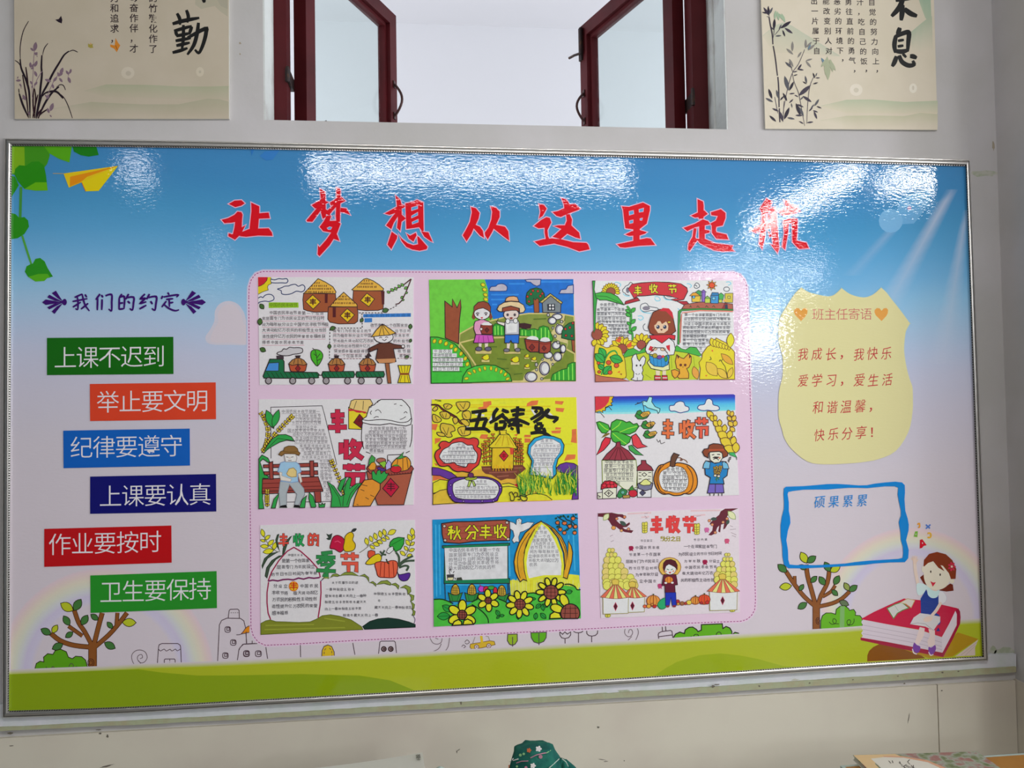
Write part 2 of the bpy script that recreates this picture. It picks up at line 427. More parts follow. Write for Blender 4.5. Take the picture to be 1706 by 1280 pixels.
# ================================================================== THE SETTING
WY = 0.02          # face of the wall the board hangs on
XL, XR, YB, ZC = -4.2, 4.3, -10.0, 3.6
OX0, OX1, OZ0, OZ1 = -0.667, 0.597, 2.402, 3.03   # opening of the high window
wb = MB()
wb.box(XL, OX0, WY, 0.26, 0, ZC); wb.box(OX1, XR, WY, 0.26, 0, ZC)
wb.box(OX0, OX1, WY, 0.26, 0, OZ0); wb.box(OX0, OX1, WY, 0.26, OZ1, ZC)
wall_back = wb.bstruct('wall_back', M_wall)
MB().box(XL - 0.2, XR + 0.2, YB - 0.2, 0.26, -0.1, 0).bstruct('floor', M_floor)
MB().box(XL - 0.2, XR + 0.2, YB - 0.2, 0.26, ZC, ZC + 0.1).bstruct('ceiling', M_ceil)
def window_wall(nm, x0, x1, wins):   # side wall with window openings, frames and panes
    m = MB(); m.box(x0, x1, YB, 0.26, 0, 1.0); m.box(x0, x1, YB, 0.26, 2.9, ZC); y = YB
    for a, b in wins + [(0.26, 0.26)]:
        if a > y: m.box(x0, x1, y, a, 1.0, 2.9)
        y = b
    m.bstruct(nm, M_wall)
    for y0, y1 in wins:
        w_ = MB(); xm = (x0 + x1) / 2
        for a, b, c, d in ((y0, y1, 1.0, 1.05), (y0, y1, 2.85, 2.9), (y0, y0 + .05, 1.05, 2.85), (y1 - .05, y1, 1.05, 2.85), ((y0 + y1) / 2 - .03, (y0 + y1) / 2 + .03, 1.05, 2.85)):
            w_.box(xm - .03, xm + .03, a, b, c, d)
        WN[0] += 1; wn = w_.bstruct('window_%d' % WN[0], M_red)
        for a, b in ((y0 + .05, (y0 + y1) / 2 - .03), ((y0 + y1) / 2 + .03, y1 - .05)): MB().box(xm - .003, xm + .003, a, b, 1.05, 2.85).build('pane', M_glass, wn)
WN = [1]
window_wall('wall_right', XR, XR + 0.2, [(-8.9, -7.3), (-3.8, -0.8)])  # forward opening is unseen, added for light from the right
MB().box(XL - 0.2, XL, YB, 0.26, 0, ZC).bstruct('wall_left', M_leftw)
MB().box(XL - 0.2, XR + 0.2, YB - 0.2, YB, 0, ZC).bstruct('wall_front', M_wall)
# column in the right hand corner
MB().box(1.402, 1.80, -0.30, WY, 0, ZC).bstruct('wall_corner_column', M_wall)
MB().box(1.396, 1.806, -0.306, WY, 0, 0.84).bstruct('trim_3', M_dado)

# lower wall: cream panels side by side under a worn strip
seam = P(1563, 1200, 0.012).x
edges = [XL, -2.5, -0.9 - 0.62, seam, 1.396]
for i in range(len(edges) - 1):
    a, b = edges[i] + (0.0015 if i else 0), edges[i + 1] - 0.0015
    MB().box(a, b, 0.011, WY, 0.08, 0.838).build('wall_panel', M_dado, wall_back)
MB().box(XL, 1.396, 0.004, WY, 0, 0.08).bstruct('baseboard_back', M_dado)

def strip(name, top, bot, yf, yb, m, parent=None, rough=0.0, n=60, **k):
    """solid strip whose front edges run through traced photo points"""
    T_, B_ = nums(top), nums(bot); v = []; f = []
    def ip(pts, x):
        for i in range(len(pts) - 1):
            if x <= pts[i + 1][0] or i == len(pts) - 2:
                (x0, y0), (x1, y1) = pts[i], pts[i + 1]; return y0 + (y1 - y0) * (x - x0) / (x1 - x0)
    x0, x1 = T_[0][0], T_[-1][0]; rr = random.Random(3)
    for i in range(n + 1):
        x = x0 + (x1 - x0) * i / n; a = P(x, ip(T_, x) + rr.uniform(-rough, rough), yf); b = P(x, ip(B_, x) + rr.uniform(-rough, rough), yf)
        v += [a, b, (b.x, yb, b.z), (a.x, yb, a.z)]
    for i in range(n):
        q = 4 * i
        for j in range(4): f.append((q + j, q + 4 + j, q + 4 + (j + 1) % 4, q + (j + 1) % 4))
    f += [(0, 1, 2, 3), (4 * n + 3, 4 * n + 2, 4 * n + 1, 4 * n)]
    return struct(name, v, f, m, parent, **k)
strip('trim_1', '-60 1176 400 1158 800 1138 1200 1115 1640 1092 1693 1090', '-60 1214.5 400 1194 800 1170.5 1200 1146 1590 1119 1693 1113', 0.009, WY, M_strip, rough=0.0)
strip('trim_2', '-60 1214.5 0 1213 400 1192.5 800 1169 1200 1144.5 1590 1118 1693 1111.5', '-60 1221 0 1218.5 400 1199.5 800 1177 1200 1153.5 1590 1128 1693 1120.5', 0.003, WY, M_trim, rough=0.5, n=90)

# ------------------------------------------------------------------ the high window, two sashes swung out into the corridor
FY0, FY1 = 0.14, 0.20
win = MB()
jl0, jl1 = OX0, P(478, 150, FY0).x; jr0, jr1 = P(1154.5, 150, FY0).x, OX1
jr1 = P(1181, 200, FY0).x + 0.0
win.box(jl0, jl1, FY0, FY1, OZ0, OZ1); win.box(jr0, jr1, FY0, FY1, OZ0, OZ1)
win.box(jl1, jr0, FY0, FY1, OZ1 - 0.045, OZ1); win.box(jl1, jr0, FY0, FY1, OZ0, OZ0 + 0.034)
window = win.bstruct('window_1', M_red)
MB().box(jr1, OX1, 0.10, 0.24, OZ0, OZ1).build('reveal', M_plas, window, label='rough white plastered reveal')
MB().box(OX0 - 0.0, OX0 + 0.004, 0.0205, FY0, OZ0, OZ1).build('reveal', M_plas, window)
MB().box(OX1 - 0.004, OX1, 0.0205, FY0, OZ0, OZ1).build('reveal', M_plas, window)
def sash(pxh, pxf, pyf, side):
    hx = P(pxh, 150, FY1 + .015).x + 0.040 * side; H = Vector((hx, FY1 + 0.006, 0)); wd = 0.55
    lo, hi = FY1, FY1 + wd
    for _ in range(40):
        y = (lo + hi) / 2; q = P(pxf, 120, y)
        if math.hypot(q.x - H.x, q.y - H.y) < wd: lo = y
        else: hi = y
    q = P(pxf, 120, lo); u = Vector((q.x - H.x, q.y - H.y, 0)).normalized()
    n = Vector((u.y, -u.x, 0)) * (1 if side > 0 else -1)
    if n.dot(CAM - q) < 0: n = -n
    zt = P(pxf, pyf, lo).z; zb = OZ0 + 0.018; th = 0.042; sw = 0.046
    z = Vector((0, 0, 1)); h = zt - zb
    m = MB()
    m.obox(H + z * zb - n * th, u * sw, n * th, z * h)
    m.obox(H + z * zb + u * (wd - sw) - n * th, u * sw, n * th, z * h)
    m.obox(H + z * zb + u * sw - n * th, u * (wd - 2 * sw), n * th, z * 0.03)
    m.obox(H + z * (zt - sw) + u * sw - n * th, u * (wd - 2 * sw), n * th, z * sw)
    # glazing bead set back round the pane
    bd = 0.012
    m.obox(H + z * (zb + .03) + u * (wd - sw - bd) - n * (th), u * bd, n * (th - 0.014), z * (h - .03 - sw))
    m.obox(H + z * (zb + .03) + u * sw - n * (th), u * bd, n * (th - 0.014), z * (h - .03 - sw))
    m.obox(H + z * (zt - sw - bd) + u * (sw + bd) - n * (th), u * (wd - 2 * sw - 2 * bd), n * (th - 0.014), z * bd)
    s_ = m.build('sash', M_red, window)
    MB().obox(H + z * (zb + .03) + u * sw - n * 0.026, u * (wd - 2 * sw), n * 0.004, z * (h - .03 - sw)).build('pane', M_glass, s_)
    # bow handle on the free stile
    c = H + u * (wd - sw * 0.5)
    hz0, hz1 = (P(655, 197, lo).z, P(655, 145, lo).z) if side > 0 else (P(970, 206, lo).z, P(970, 160, lo).z)
    pts = []
    for i in range(11):
        t = i / 10; pts.append(c + z * (hz0 + (hz1 - hz0) * t) + n * (0.004 + 0.028 * math.sin(math.pi * t)))
    hd = MB().tube(pts, 0.0045, 8)
    for zz in (hz0, hz1): hd.obox(c + z * (zz - 0.012) - u * 0.007, u * 0.014, n * 0.004, z * 0.024)
    hd.build('handle', M_iron, s_)
    # hinge between jamb and sash
    jx = jl1 if side > 0 else jr0
    hz = P(484, 140, FY1).z if side > 0 else P(1146, 176, FY1).z
    hg = MB(); hh = 0.035 if side > 0 else 0.042
    x0, x1 = sorted((jx - 0.004 * side, H.x - 0.036 * side))
    hg.box(x0, x1, FY0 - 0.004, FY1 + 0.014, hz - hh / 2, hz + hh / 2)
    hg.tube([(jx + .003 * side, FY0 - 0.006, hz - hh / 2 - 0.004), (jx + .003 * side, FY0 - 0.006, hz + hh / 2 + 0.004)], 0.005)
    hg.build('hinge', M_rust, s_)
    if side < 0:
        lz0, lz1 = P(970, 104, lo).z, P(970, 50, lo).z
        lt = MB().obox(c + z * lz0 + u * 0.002, u * 0.018, n * 0.008, z * (lz1 - lz0))
        zz = P(951, 93, lo).z
        lt.tube([c + z * zz + n * 0.008, c + z * (zz + 0.002) + n * 0.02 + u * 0.03, c + z * (zz + 0.004) + n * 0.024 + u * 0.062], 0.0045)
        lt.tube([c + z * (lz0 + .02) + n * 0.01, c + z * (lz1 - .005) + n * 0.01], 0.006)
        lt.build('latch', M_rust, s_)
    return s_
sash(488, 661, 26.5, 1); sash(1142.5, 967, 46.0, -1)
# crumbling chip of mortar on the sill
MB().tube([P(540, 205, 0.05), P(543, 202, 0.05), P(547, 206, 0.06)], 0.004, 5, 0.002).build('sill_chip', M_rust, window)

# ------------------------------------------------------------------ corridor seen through the window
CY = 2.0; CZ = P(800, 43, CY).z
MB().box(-3.2, 3.2, CY, CY + 0.1, 0, CZ + 0.1).bstruct('wall_corridor', M_corr)
MB().box(-3.2, 3.2, 0.26, CY, CZ, CZ + 0.1).bstruct('ceiling_corridor', M_corc)
MB().box(-3.2, 3.2, 0.26, CY, -0.1, 0).bstruct('floor_corridor', M_floor)

# ------------------------------------------------------------------ ceiling lamps (above and behind the viewer)
for i, (lx, ly, ln, ax, pw, ti) in enumerate(LAMPS):
    hx, hy = (ln / 2 + .04, .10) if ax == 'x' else (.10, ln / 2 + .04)
    e = thing('ceiling_lamp', ['long white tube lamp over the viewer', 'white tube lamp near the right wall', 'tube lamp running front to back on the right', 'tube lamp in the far right of the room', 'small lamp on the left', 'small lamp at the back left', 'tube lamp at the back of the room'][i], 'lamp', (lx, ly, LAMP_Z), 'lamps hanging from the ceiling')
    a = Vector((1, 0, 0)) if ax == 'x' else Vector((0, 1, 0)); t_ = math.radians(ti)
    nrm = Vector((0, math.sin(t_), -math.cos(t_))) if ax == 'x' else Vector((-math.sin(t_), 0, -math.cos(t_)))
    b_ = a.cross(nrm); c0 = Vector((lx, ly, LAMP_Z)) - (Vector((0, .02, 0)) if ax == 'x' else Vector((-.02, 0, 0)))
    MB().obox(c0 - a * (ln / 2 + .04) - b_ * .11 - nrm * .05, a * (ln + .08), b_ * .22, nrm * .05).build('lamp_body', M_lampb, e)
    for s_ in (-1, 1):
        p_ = c0 + a * (s_ * ln * .4) - nrm * .04
        MB().tube([tuple(p_), (p_.x, p_.y, ZC)], 0.005, 6).build('hanger', M_steel, e)
# ================================================================== THE DISPLAY BOARD
board = thing('display_board', 'wide aluminium framed display board with a printed sky, meadow and red title', 'notice board', (0.0, WY, 0.90))
TOPo = '7 230.5 100 231.5 200 232.8 400 236 600 240.3 800 245 1000 249.5 1200 254 1400 259.5 1616 266'
TOPi = '20 243 100 243.8 200 245 400 248 600 252 800 256.5 1000 261.2 1200 266 1400 270.8 1609 277'
BOTo = '4 1197 200 1189.5 400 1178 600 1167.3 800 1155.5 1000 1143.5 1200 1130.5 1400 1117 1646.5 1101'
BOTi = '15 1184.5 200 1178.5 400 1167.5 600 1156.5 800 1144.5 1000 1132.5 1200 1120 1400 1107 1637 1093.5'
LEFo = '7 230.5 5.5 400 4.5 580 3.5 880 3.6 1050 4 1197'
LEFi = '20 243 18.5 400 17.5 580 16.3 880 15.5 1050 15 1184.5'
RIGo = '1616 266 1622 420 1628.5 580 1639.5 880 1646.5 1101'
RIGi = '1609 277 1614 420 1619 580 1629.5 880 1637 1093.5'
PROF = [(0, WY), (0, -0.005), (0.08, -0.009), (0.17, -0.009), (0.22, -0.0065), (0.28, -0.0100), (0.48, -0.0112), (0.62, -0.0110), (0.76, -0.0100), (0.80, -0.0035), (1.0, -0.0035), (1.0, 0.0)]
def resample(pts, n):
    pts = crom(nums(pts), False, 6); d = [0]
    for i in range(1, len(pts)): d.append(d[-1] + math.dist(pts[i], pts[i - 1]))
    out = []; j = 1
    for k in range(n + 1):
        q = d[-1] * k / n
        while j < len(d) - 1 and d[j] < q: j += 1
        t = (q - d[j - 1]) / max(1e-9, d[j] - d[j - 1]); out.append((pts[j - 1][0] + (pts[j][0] - pts[j - 1][0]) * t, pts[j - 1][1] + (pts[j][1] - pts[j - 1][1]) * t))
    return out
for nm, o_, i_, bead in (('top', TOPo, TOPi, 1), ('bottom', BOTo, BOTi, 1), ('left', LEFo, LEFi, 1), ('right', RIGo, RIGi, 1)):
    n = 40; A = resample(o_, n); B = resample(i_, n); v = []; f = []; K = len(PROF)
    for a, b in zip(A, B):
        for t, y in PROF: v.append(P(a[0] + (b[0] - a[0]) * t, a[1] + (b[1] - a[1]) * t, y))
    for i in range(n):
        for j in range(K - 1):
            q = (i * K + j, i * K + j + 1, (i + 1) * K + j + 1, (i + 1) * K + j)
            f.append(q if nm in ('bottom', 'left') else q[::-1])
    obj('frame_rail', v, f, M_alu, board)
    L_ = sum(math.dist(B[i], B[i + 1]) for i in range(n)); nb = int(L_ / 4.1)
    bb = MB(); A2 = resample(o_, nb); B2 = resample(i_, nb)
    dk = MB()
    for i in range(nb):
        (ax, ay), (bx, by) = A2[i], B2[i]; (cx, cy), (dx, dy) = A2[i + 1], B2[i + 1]
        def pt(u, t, y):
            return P((ax + (bx - ax) * t) * (1 - u) + (cx + (dx - cx) * t) * u, (ay + (by - ay) * t) * (1 - u) + (cy + (dy - cy) * t) * u, y)
        for mb, (u0, u1), (t0, t1), (yb, yf) in ((bb, (0.0, 0.45), (0.83, 0.99), (-0.0030, -0.0062)), (dk, (0.45, 1.0), (0.82, 0.97), (-0.0030, -0.0040))):
            mb.quad8([pt(u0, t0, yb), pt(u1, t0, yb), pt(u1, t1, yb), pt(u0, t1, yb), pt(u0, t0, yf), pt(u1, t0, yf), pt(u1, t1, yf), pt(u0, t1, yf)])
    bb.build('bead_trim', M_beadl, board, kind='stuff'); dk.build('bead_groove', M_bead, board, kind='stuff')
# backing slab
c4 = [P(12, 236), P(12, 1190), P(1642, 1097), P(1612, 271)]
MB().quad8([(p.x, 0.0165, p.z) for p in c4] + [(p.x, 0.0006, p.z) for p in c4]).build('backing', M_white, board)

A = Art(board, 0.0, M_lam, 2.8e-6)
# printed sky running down to pinkish white
ROWS = [(228, '3c74a3'), (300, '3d79a7'), (350, '4484ae'), (400, '5390b9'), (440, '669cc2'), (480, '7ea9c9'), (520, '91adca'), (560, '9fadc4'), (600, 'aaadc0'), (660, 'b0adbb'), (760, 'b6afb7'), (900, 'b9b0b7'), (1210, 'bbb1b8')]
def bgc(y, x):
    y2 = y - 26 * math.sin((x - 300) / 520.0) + 10 * math.sin(x / 130.0)
    for i in range(len(ROWS) - 1):
        if y2 <= ROWS[i + 1][0] or i == len(ROWS) - 2:
            t = min(1, max(0, (y2 - ROWS[i][0]) / (ROWS[i + 1][0] - ROWS[i][0]))); a = hexc(ROWS[i][1]); b = hexc(ROWS[i + 1][1])
            return tuple(a[k] + (b[k] - a[k]) * t for k in range(4))
A.part('printed_background', 'printed blue sky fading to pinkish white')
NX, NY = 40, 48; tp = resample(TOPi, NX); bt = resample(BOTi, NX); n0 = len(A.V)
for j in range(NY + 1):
    for i in range(NX + 1):
        t = j / NY; A.V.append((tp[i][0] * (1 - t) + bt[i][0] * t, tp[i][1] * (1 - t) + bt[i][1] * t, 0))
for j in range(NY):
    for i in range(NX):
        q = [n0 + j * (NX + 1) + i, n0 + j * (NX + 1) + i + 1, n0 + (j + 1) * (NX + 1) + i + 1, n0 + (j + 1) * (NX + 1) + i]
        A.Fa.append(tuple(q)); A.Ca.append([bgc(A.V[k][1], A.V[k][0]) for k in q])
# cloud beside the pink area
A.crop(0, 230, .2462)
A.f('b4b0bb', '1420 1300 1450 1240 1455 1170 1490 1120 1550 1103 1610 1125 1650 1180 1668 1240 1690 1260 1690 1390 1560 1400 1420 1395 1390 1350', sm=1)
A.f('b9b0b8', '1440 1310 1475 1250 1475 1190 1510 1140 1560 1125 1600 1145 1635 1200 1650 1260 1690 1290 1690 1390 1560 1385 1430 1380', sm=1)
# rainbows
def rainbow(nm, cx, cy, R, a0, a1, ins=()):
    A.part(nm); cols = [None, 'c4adb2', 'c6b2a8', 'c4bda4', 'bcc0aa', 'b4b8bc', 'afa8c2', 'b2acc4', None]; rs = [1, .975, .935, .89, .84, .79, .745, .70, .655]
    A.L += 1; n = 40
    def cc(k, x, y): return bgc(y, x) if cols[k] is None else tuple(0.72 * p + 0.28 * q for p, q in zip(hexc(cols[k]), bgc(y, x)))
    for i in range(n):
        t0 = math.radians(a0 + (a1 - a0) * i / n); t1 = math.radians(a0 + (a1 - a0) * (i + 1) / n)
        for k in range(len(rs) - 1):
            m = len(A.V); q = []
            for t, r, kk in ((t0, rs[k], k), (t1, rs[k], k), (t1, rs[k + 1], k + 1), (t0, rs[k + 1], k + 1)):
                x = min(1632, max(18, cx + R * r * math.cos(t))); y = cy - R * r * math.sin(t); A.V.append((x, y, A.L)); q.append(cc(kk, x, y))
            A.Fa.append((m, m + 1, m + 2, m + 3)); A.Ca.append(q)
rainbow('printed_rainbow', 176, 1127, 182, 2, 178)
rainbow('printed_rainbow', 1519, 1031, 153, -3, 176)
# sun rays top right
A.part('printed_sun_ray'); A.crop(1500, 200, .3126)
def softray(xt, yt, wt, xb, yb, wb_, k=.5):
    """soft lighter ray: colour fades out to both edges and to the lower end"""
    x0, y0, sc = A.cr; A.L += 1; n = 10
    for i in range(n):
        for e in (-1, 1):
            q = []; c = []
            for (tt, ed) in ((i / n, 0), (i / n, e), ((i + 1) / n, e), ((i + 1) / n, 0)):
                x = x0 + (xt + (xb - xt) * tt + ed * (wt + (wb_ - wt) * tt) / 2) * sc; y = y0 + (yt + (yb - yt) * tt) * sc
                b_ = bgc(y, x); kk = 0 if ed else k * (1 - tt * .75) * min(1, tt * 6 + .3); l_ = hexc('b4b8cc')
                q.append((x, y, A.L)); c.append(tuple(b_[z] * (1 - kk) + l_[z] * kk for z in range(4)))
            m = len(A.V); A.V += q; A.Fa.append((m, m + 1, m + 2, m + 3)); A.Ca.append(c)
softray(275, 370, 70, -70, 1000, 160, .75); softray(352, 480, 40, 225, 1300, 170, .6); softray(120, 400, 50, -260, 830, 110, .35)
A.part('printed_lens_circle').f('5f95bd', '0 420 120 372 160 392 152 450 72 552 0 556 -18 480')
A.crop(0, 0, 1).e('6b9dc2', 1484, 368, 20, 20).e('b39ab6', 1515, 347, 3.5, 3.5)

# ---------------- line drawing of the little town, drawn before the meadow covers its feet
K1 = '4a3840'
A.part('printed_tree', 'printed tree on the left behind the green banner').crop(0, 1000, .25205)
def branches(lst):
    A.L += 1
    for p, w in lst: A.rib(crom(A.T(p), False, 3), w + 2.0, hexc('3c221c'), newL=False)
    A.L += 1
    for p, w in lst: A.rib(crom(A.T(p), False, 3), w, hexc('7b4b28'), newL=False)
branches([('490 65 520 150 560 210 608 300', 6), ('452 172 545 238', 5), ('335 220 400 270 490 300 600 312', 6.5), ('676 85 650 180 620 300', 6.5), ('840 84 790 150 720 230 628 310', 6), ('776 84 770 165', 5), ('612 480 612 290', 12.5)])
def lv(lst):
    for c, a in lst: A.leaf({'g': '3f6b38', 'y': 'a3ab2c', 'k': '57684c', 'o': '7d8a48'}[c], *a, r=.30, o='2c2018', w=1.2)
lv([('y', (400, 22, 484, 70)), ('g', (488, 70, 536, -5)), ('g', (420, 105, 460, 168)), ('g', (538, 165, 580, 100)), ('g', (270, 192, 338, 226)), ('y', (345, 218, 380, 165)), ('g', (433, 248, 482, 212)), ('g', (345, 325, 416, 290)), ('g', (600, 95, 650, 132)), ('g', (708, 146, 745, 188)), ('y', (808, 148, 900, 150)), ('g', (690, 282, 762, 320))])
A.e(None, 600, 415, 22, 26, o='3c221c', w=1).e(None, 600, 415, 12, 15, o='3c221c', w=1)
A.part('printed_bush').f('538f20', '232 490 232 450 240 420 265 405 290 410 288 378 315 355 350 360 365 335 400 325 438 342 452 378 478 388 500 372 540 375 566 398 574 430 590 470 592 490', o='2b2412', w=1.4)
A.ls(K1, 1.1, '305 440 315 465 345 472 362 455 348 440 335 460', '425 460 480 465 508 437', '455 440 468 420 485 430 478 455 460 460', sm=1)
A.part('printed_spiral').ls('5a4a50', 1.1, '915 455 880 415 870 370 890 340 925 330 960 345 973 380 955 410 930 415 910 395 912 370 935 360 942 380 925 388', '915 400 958 458', sm=1)
A.part('printed_house').ls(K1, 1.3, '1038 450 1048 310 1052 296 1070 288 1175 288 1190 298 1194 310 1200 450', '1086 450 1086 396 1092 390 1152 390 1158 396 1158 450')
A.ls(K1, 1.1, '1048 325 1060 337 1074 330 1086 325 1098 337 1112 332 1124 326 1136 337 1150 330 1160 325 1172 336 1192 325', '1122 392 1122 405', '1122 412 1122 425', '1095 422 1110 422', '1130 422 1148 422', sm=1)
A.part('printed_tower').ls(K1, 1.3, '1437 440 1450 165 1465 135 1500 120 1590 122 1612 138 1622 180 1631 286', '1508 120 1515 70 1522 62 1570 60 1580 68 1582 120', '1566 420 1580 325 1605 293 1700 288 ')
A.dash(K1, .9, '1525 84 1575 84', 2, 1.5)
def sqw(cx, cy, r):
    A.L += 1
    for q in (r, r * .58):
        ox, oy = (0, 0) if q == r else (r * .2, -r * .2)
        p = A.T([cx + ox - q, cy + oy - q, cx + ox + q, cy + oy - q, cx + ox + q, cy + oy + q, cx + ox - q, cy + oy + q]); A.rib(crom(p, True, 3) if q == r else p, 1.3, hexc(K1), True, newL=False)
for a, b in ((1505, 195), (1542, 281), (1490, 367), (1630, 353)): sqw(a, b, 15)
A.part('printed_beak').f('cc7a20', '1592 222 1625 184 1650 172 1648 214').ls(K1, 1.2, '1562 230 1595 225 1625 184 1650 170', '1592 226 1648 214', sm=1)
A.part('printed_town').crop(400, 1030, .25205)
for a, b in ((42, 236), (121, 236)): sqw(a, b, 16)
A.ls(K1, 1.3, '170 192 186 296', '398 178 401 290', '745 165 763 265', '912 262 924 160 932 153 1018 152 1026 160 1036 252', '-10 220 0 195 25 172 100 168', '80 150 80 168', '40 90 42 168')
A.part('printed_door').f('c0a127', '538 290 542 215 555 188 580 178 605 188 622 225 624 285', o=K1, w=1.3).dash(K1, 1.1, '555 265 556 215 570 198', 4, 2.5).dash(K1, 1.1, '590 198 606 215 608 265', 4, 2.5)
A.part('printed_window')
for x in (950, 996): A.again().e('8a7678', x, 205, 15, 15, o='3a2a2c', w=2).e('4a383a', x + 2, 205, 8, 8)
A.part('printed_spiral').ls('6a5a62', 1.1, '1255 132 1275 165 1305 173 1330 160 1335 134', '1290 132 1310 140', '1330 170 1310 205 1258 229', '1385 130 1375 190 1348 229', sm=1)
A.part('printed_car').f('bd9c30', '1519 192 1524 172 1590 162 1650 150 1680 155 1686 176 1640 188 1595 198 1530 206', o='6a4a24', w=1).f('c4a52c', '1586 118 1602 118 1608 162 1590 166').ls('8a7a70', 1, '1538 168 1553 125', '1622 120 1640 122 1652 152')
for x, y in ((1563, 191), (1644, 184)): A.e('c8bcc0', x, y, 14, 14, o='6a4a44', w=1.2).e('a89aa0', x, y, 5, 5, o='6a4a44', w=.8)
A.ls(K1, 1.0, '1465 190 1475 178 1490 188 1478 198', '1485 160 1500 145 1516 160 1500 172 1487 165', sm=1)
A.part('printed_round_tree').crop(800, 1030, .25205).f('83a02a', '182 108 245 106 246 150 232 172 214 181 194 174 180 150', o=K1, w=1.5).l(K1, 1.5, '214 125 214 215')
A.part('printed_round_tree').f('559a22', '335 98 438 94 436 130 420 155 388 168 355 158 338 130', o=K1, w=1.5).l(K1, 1.5, '388 100 389 210')
A.part('printed_tulip').ls(K1, 1.4, '561 192 561 134', '650 190 650 97', '737 186 737 118')
A.ls(K1, 1.4, '526 92 545 108 560 92 576 107 598 92 598 112 585 130 560 136 538 130 527 112 526 92', '616 88 632 96 650 98 668 95 680 87', '704 85 706 105 720 117 740 120 762 115 775 102 777 82')
A.part('printed_spiral').ls('6a5a62', 1.1, '958 72 955 95 965 115 985 124 1003 112 1008 92 998 76 985 80 980 100', '1038 68 1046 90 1040 120 1018 166', '1002 122 960 166', sm=1)
A.part('printed_house').ls(K1, 1.4, '1184 165 1177 110 1182 98 1200 90 1258 82 1268 88 1276 150', '1178 124 1272 112', '1206 90 1203 58', '1228 88 1225 55')
A.part('printed_bush').f('56991c', '1276 160 1280 125 1292 106 1320 93 1350 103 1356 78 1380 62 1405 60 1430 76 1440 90 1462 80 1462 44 1600 38 1604 70 1625 56 1650 66 1664 90 1662 112 1684 95 1706 100 1722 118 1735 150', o='242012', w=1.8)
A.ls('242012', 1.2, '1395 118 1392 130', '1410 130 1415 112 1435 108 1444 120 1436 136', '1566 135 1560 110 1572 94 1588 96 1594 114 1588 135', '1625 125 1632 118 1634 130', sm=1)
# right tree
A.part('printed_tree', 'printed tree on the right under the blue outlined box').crop(1250, 780, .27338)
branches([('216 628 270 710 330 785 392 840', 5.5), ('270 658 272 705', 4), ('340 588 350 660 372 740 400 845', 6), ('482 620 470 700 430 780 408 850', 5.5), ('518 716 490 755 440 785', 4), ('606 752 560 795 500 825 415 845', 5), ('402 1015 402 845', 10.5)])
lv([('g', (168, 588, 222, 635)), ('y', (178, 728, 252, 718)), ('g', (298, 748, 325, 710)), ('g', (290, 858, 345, 822)), ('y', (308, 513, 345, 580)), ('g', (345, 577, 400, 538)), ('g', (368, 698, 406, 660)), ('g', (420, 662, 456, 714)), ('g', (453, 573, 486, 632)), ('y', (487, 632, 548, 598)), ('g', (511, 712, 542, 656)), ('g', (497, 743, 533, 778)), ('o', (573, 700, 603, 748)), ('g', (602, 752, 652, 716)), ('k', (543, 812, 600, 836)), ('g', (298, 592, 340, 618))])
A.e(None, 412, 932, 12, 20, o='3c221c', w=1).e(None, 413, 932, 6, 11, o='3c221c', w=1)
A.part('printed_bush').f('5b9c24', '428 1000 430 930 440 900 462 884 495 884 520 892 524 862 548 842 578 840 600 858 604 868 630 862 642 880 640 898 668 900 682 918 684 975 620 985', o='26300f', w=1.3)
A.f('6f9a5c', '548 842 575 842 572 985 545 985').ls('26300f', 1.1, '480 938 495 952 518 948 524 930 510 918 502 932 512 948 540 950', '590 958 618 955 632 938 632 918', '606 960 590 948 592 930 606 925 612 940 600 962', sm=1)
# ---------------- meadow
A.part('printed_meadow', 'yellow green printed meadow'); A.crop(0, 0, 1)
gt = '14 1121 90 1118 170 1115 230 1111 330 1108 400 1105 550 1098 700 1091.5 830 1084 960 1076.5 1090 1070 1200 1063 1300 1057 1400 1051 1437 1048 1500 1044 1620 1036 1634 1035.5'
G1 = nums(gt); up = [(x, y - 5) for x, y in G1]; dn = [(x, y + 4) for x, y in G1]
A.L += 1
for i in range(len(G1) - 1):
    n = len(A.V); A.V += [(*up[i], A.L), (*up[i + 1], A.L), (*dn[i + 1], A.L), (*dn[i], A.L)]; A.Fa.append((n, n + 1, n + 2, n + 3))
    g = hexc('9ba52c'); A.Ca.append([bgc(up[i][1], up[i][0]), bgc(up[i + 1][1], up[i + 1][0]), g, g])
bl = [(x, y) for x, y in resample(BOTi, 24)]
A.fill([dn + [(1637, 1094)] + bl[::-1]], hexc('98a128'))
A.part('printed_hill', 'darker green printed hill on the left')
A.f('798e12', [q for p in [(14, 1124), (90, 1121), (170, 1117.5), (230, 1115.5), (270, 1121), (330, 1126), (400, 1125.5), (500, 1123.5), (600, 1126), (650, 1134), (690, 1150.5)] for q in p] + [q for p in [b for b in bl[::-1] if b[0] < 685] for q in p])
A.part('printed_hill', 'darker green printed hill on the right')
A.f('86971a', '1090 1126 1110 1113 1128 1103 1165 1092 1200 1089 1230 1092 1262 1098 1305 1110 1330 1111.5 1200 1119.5 1100 1126')
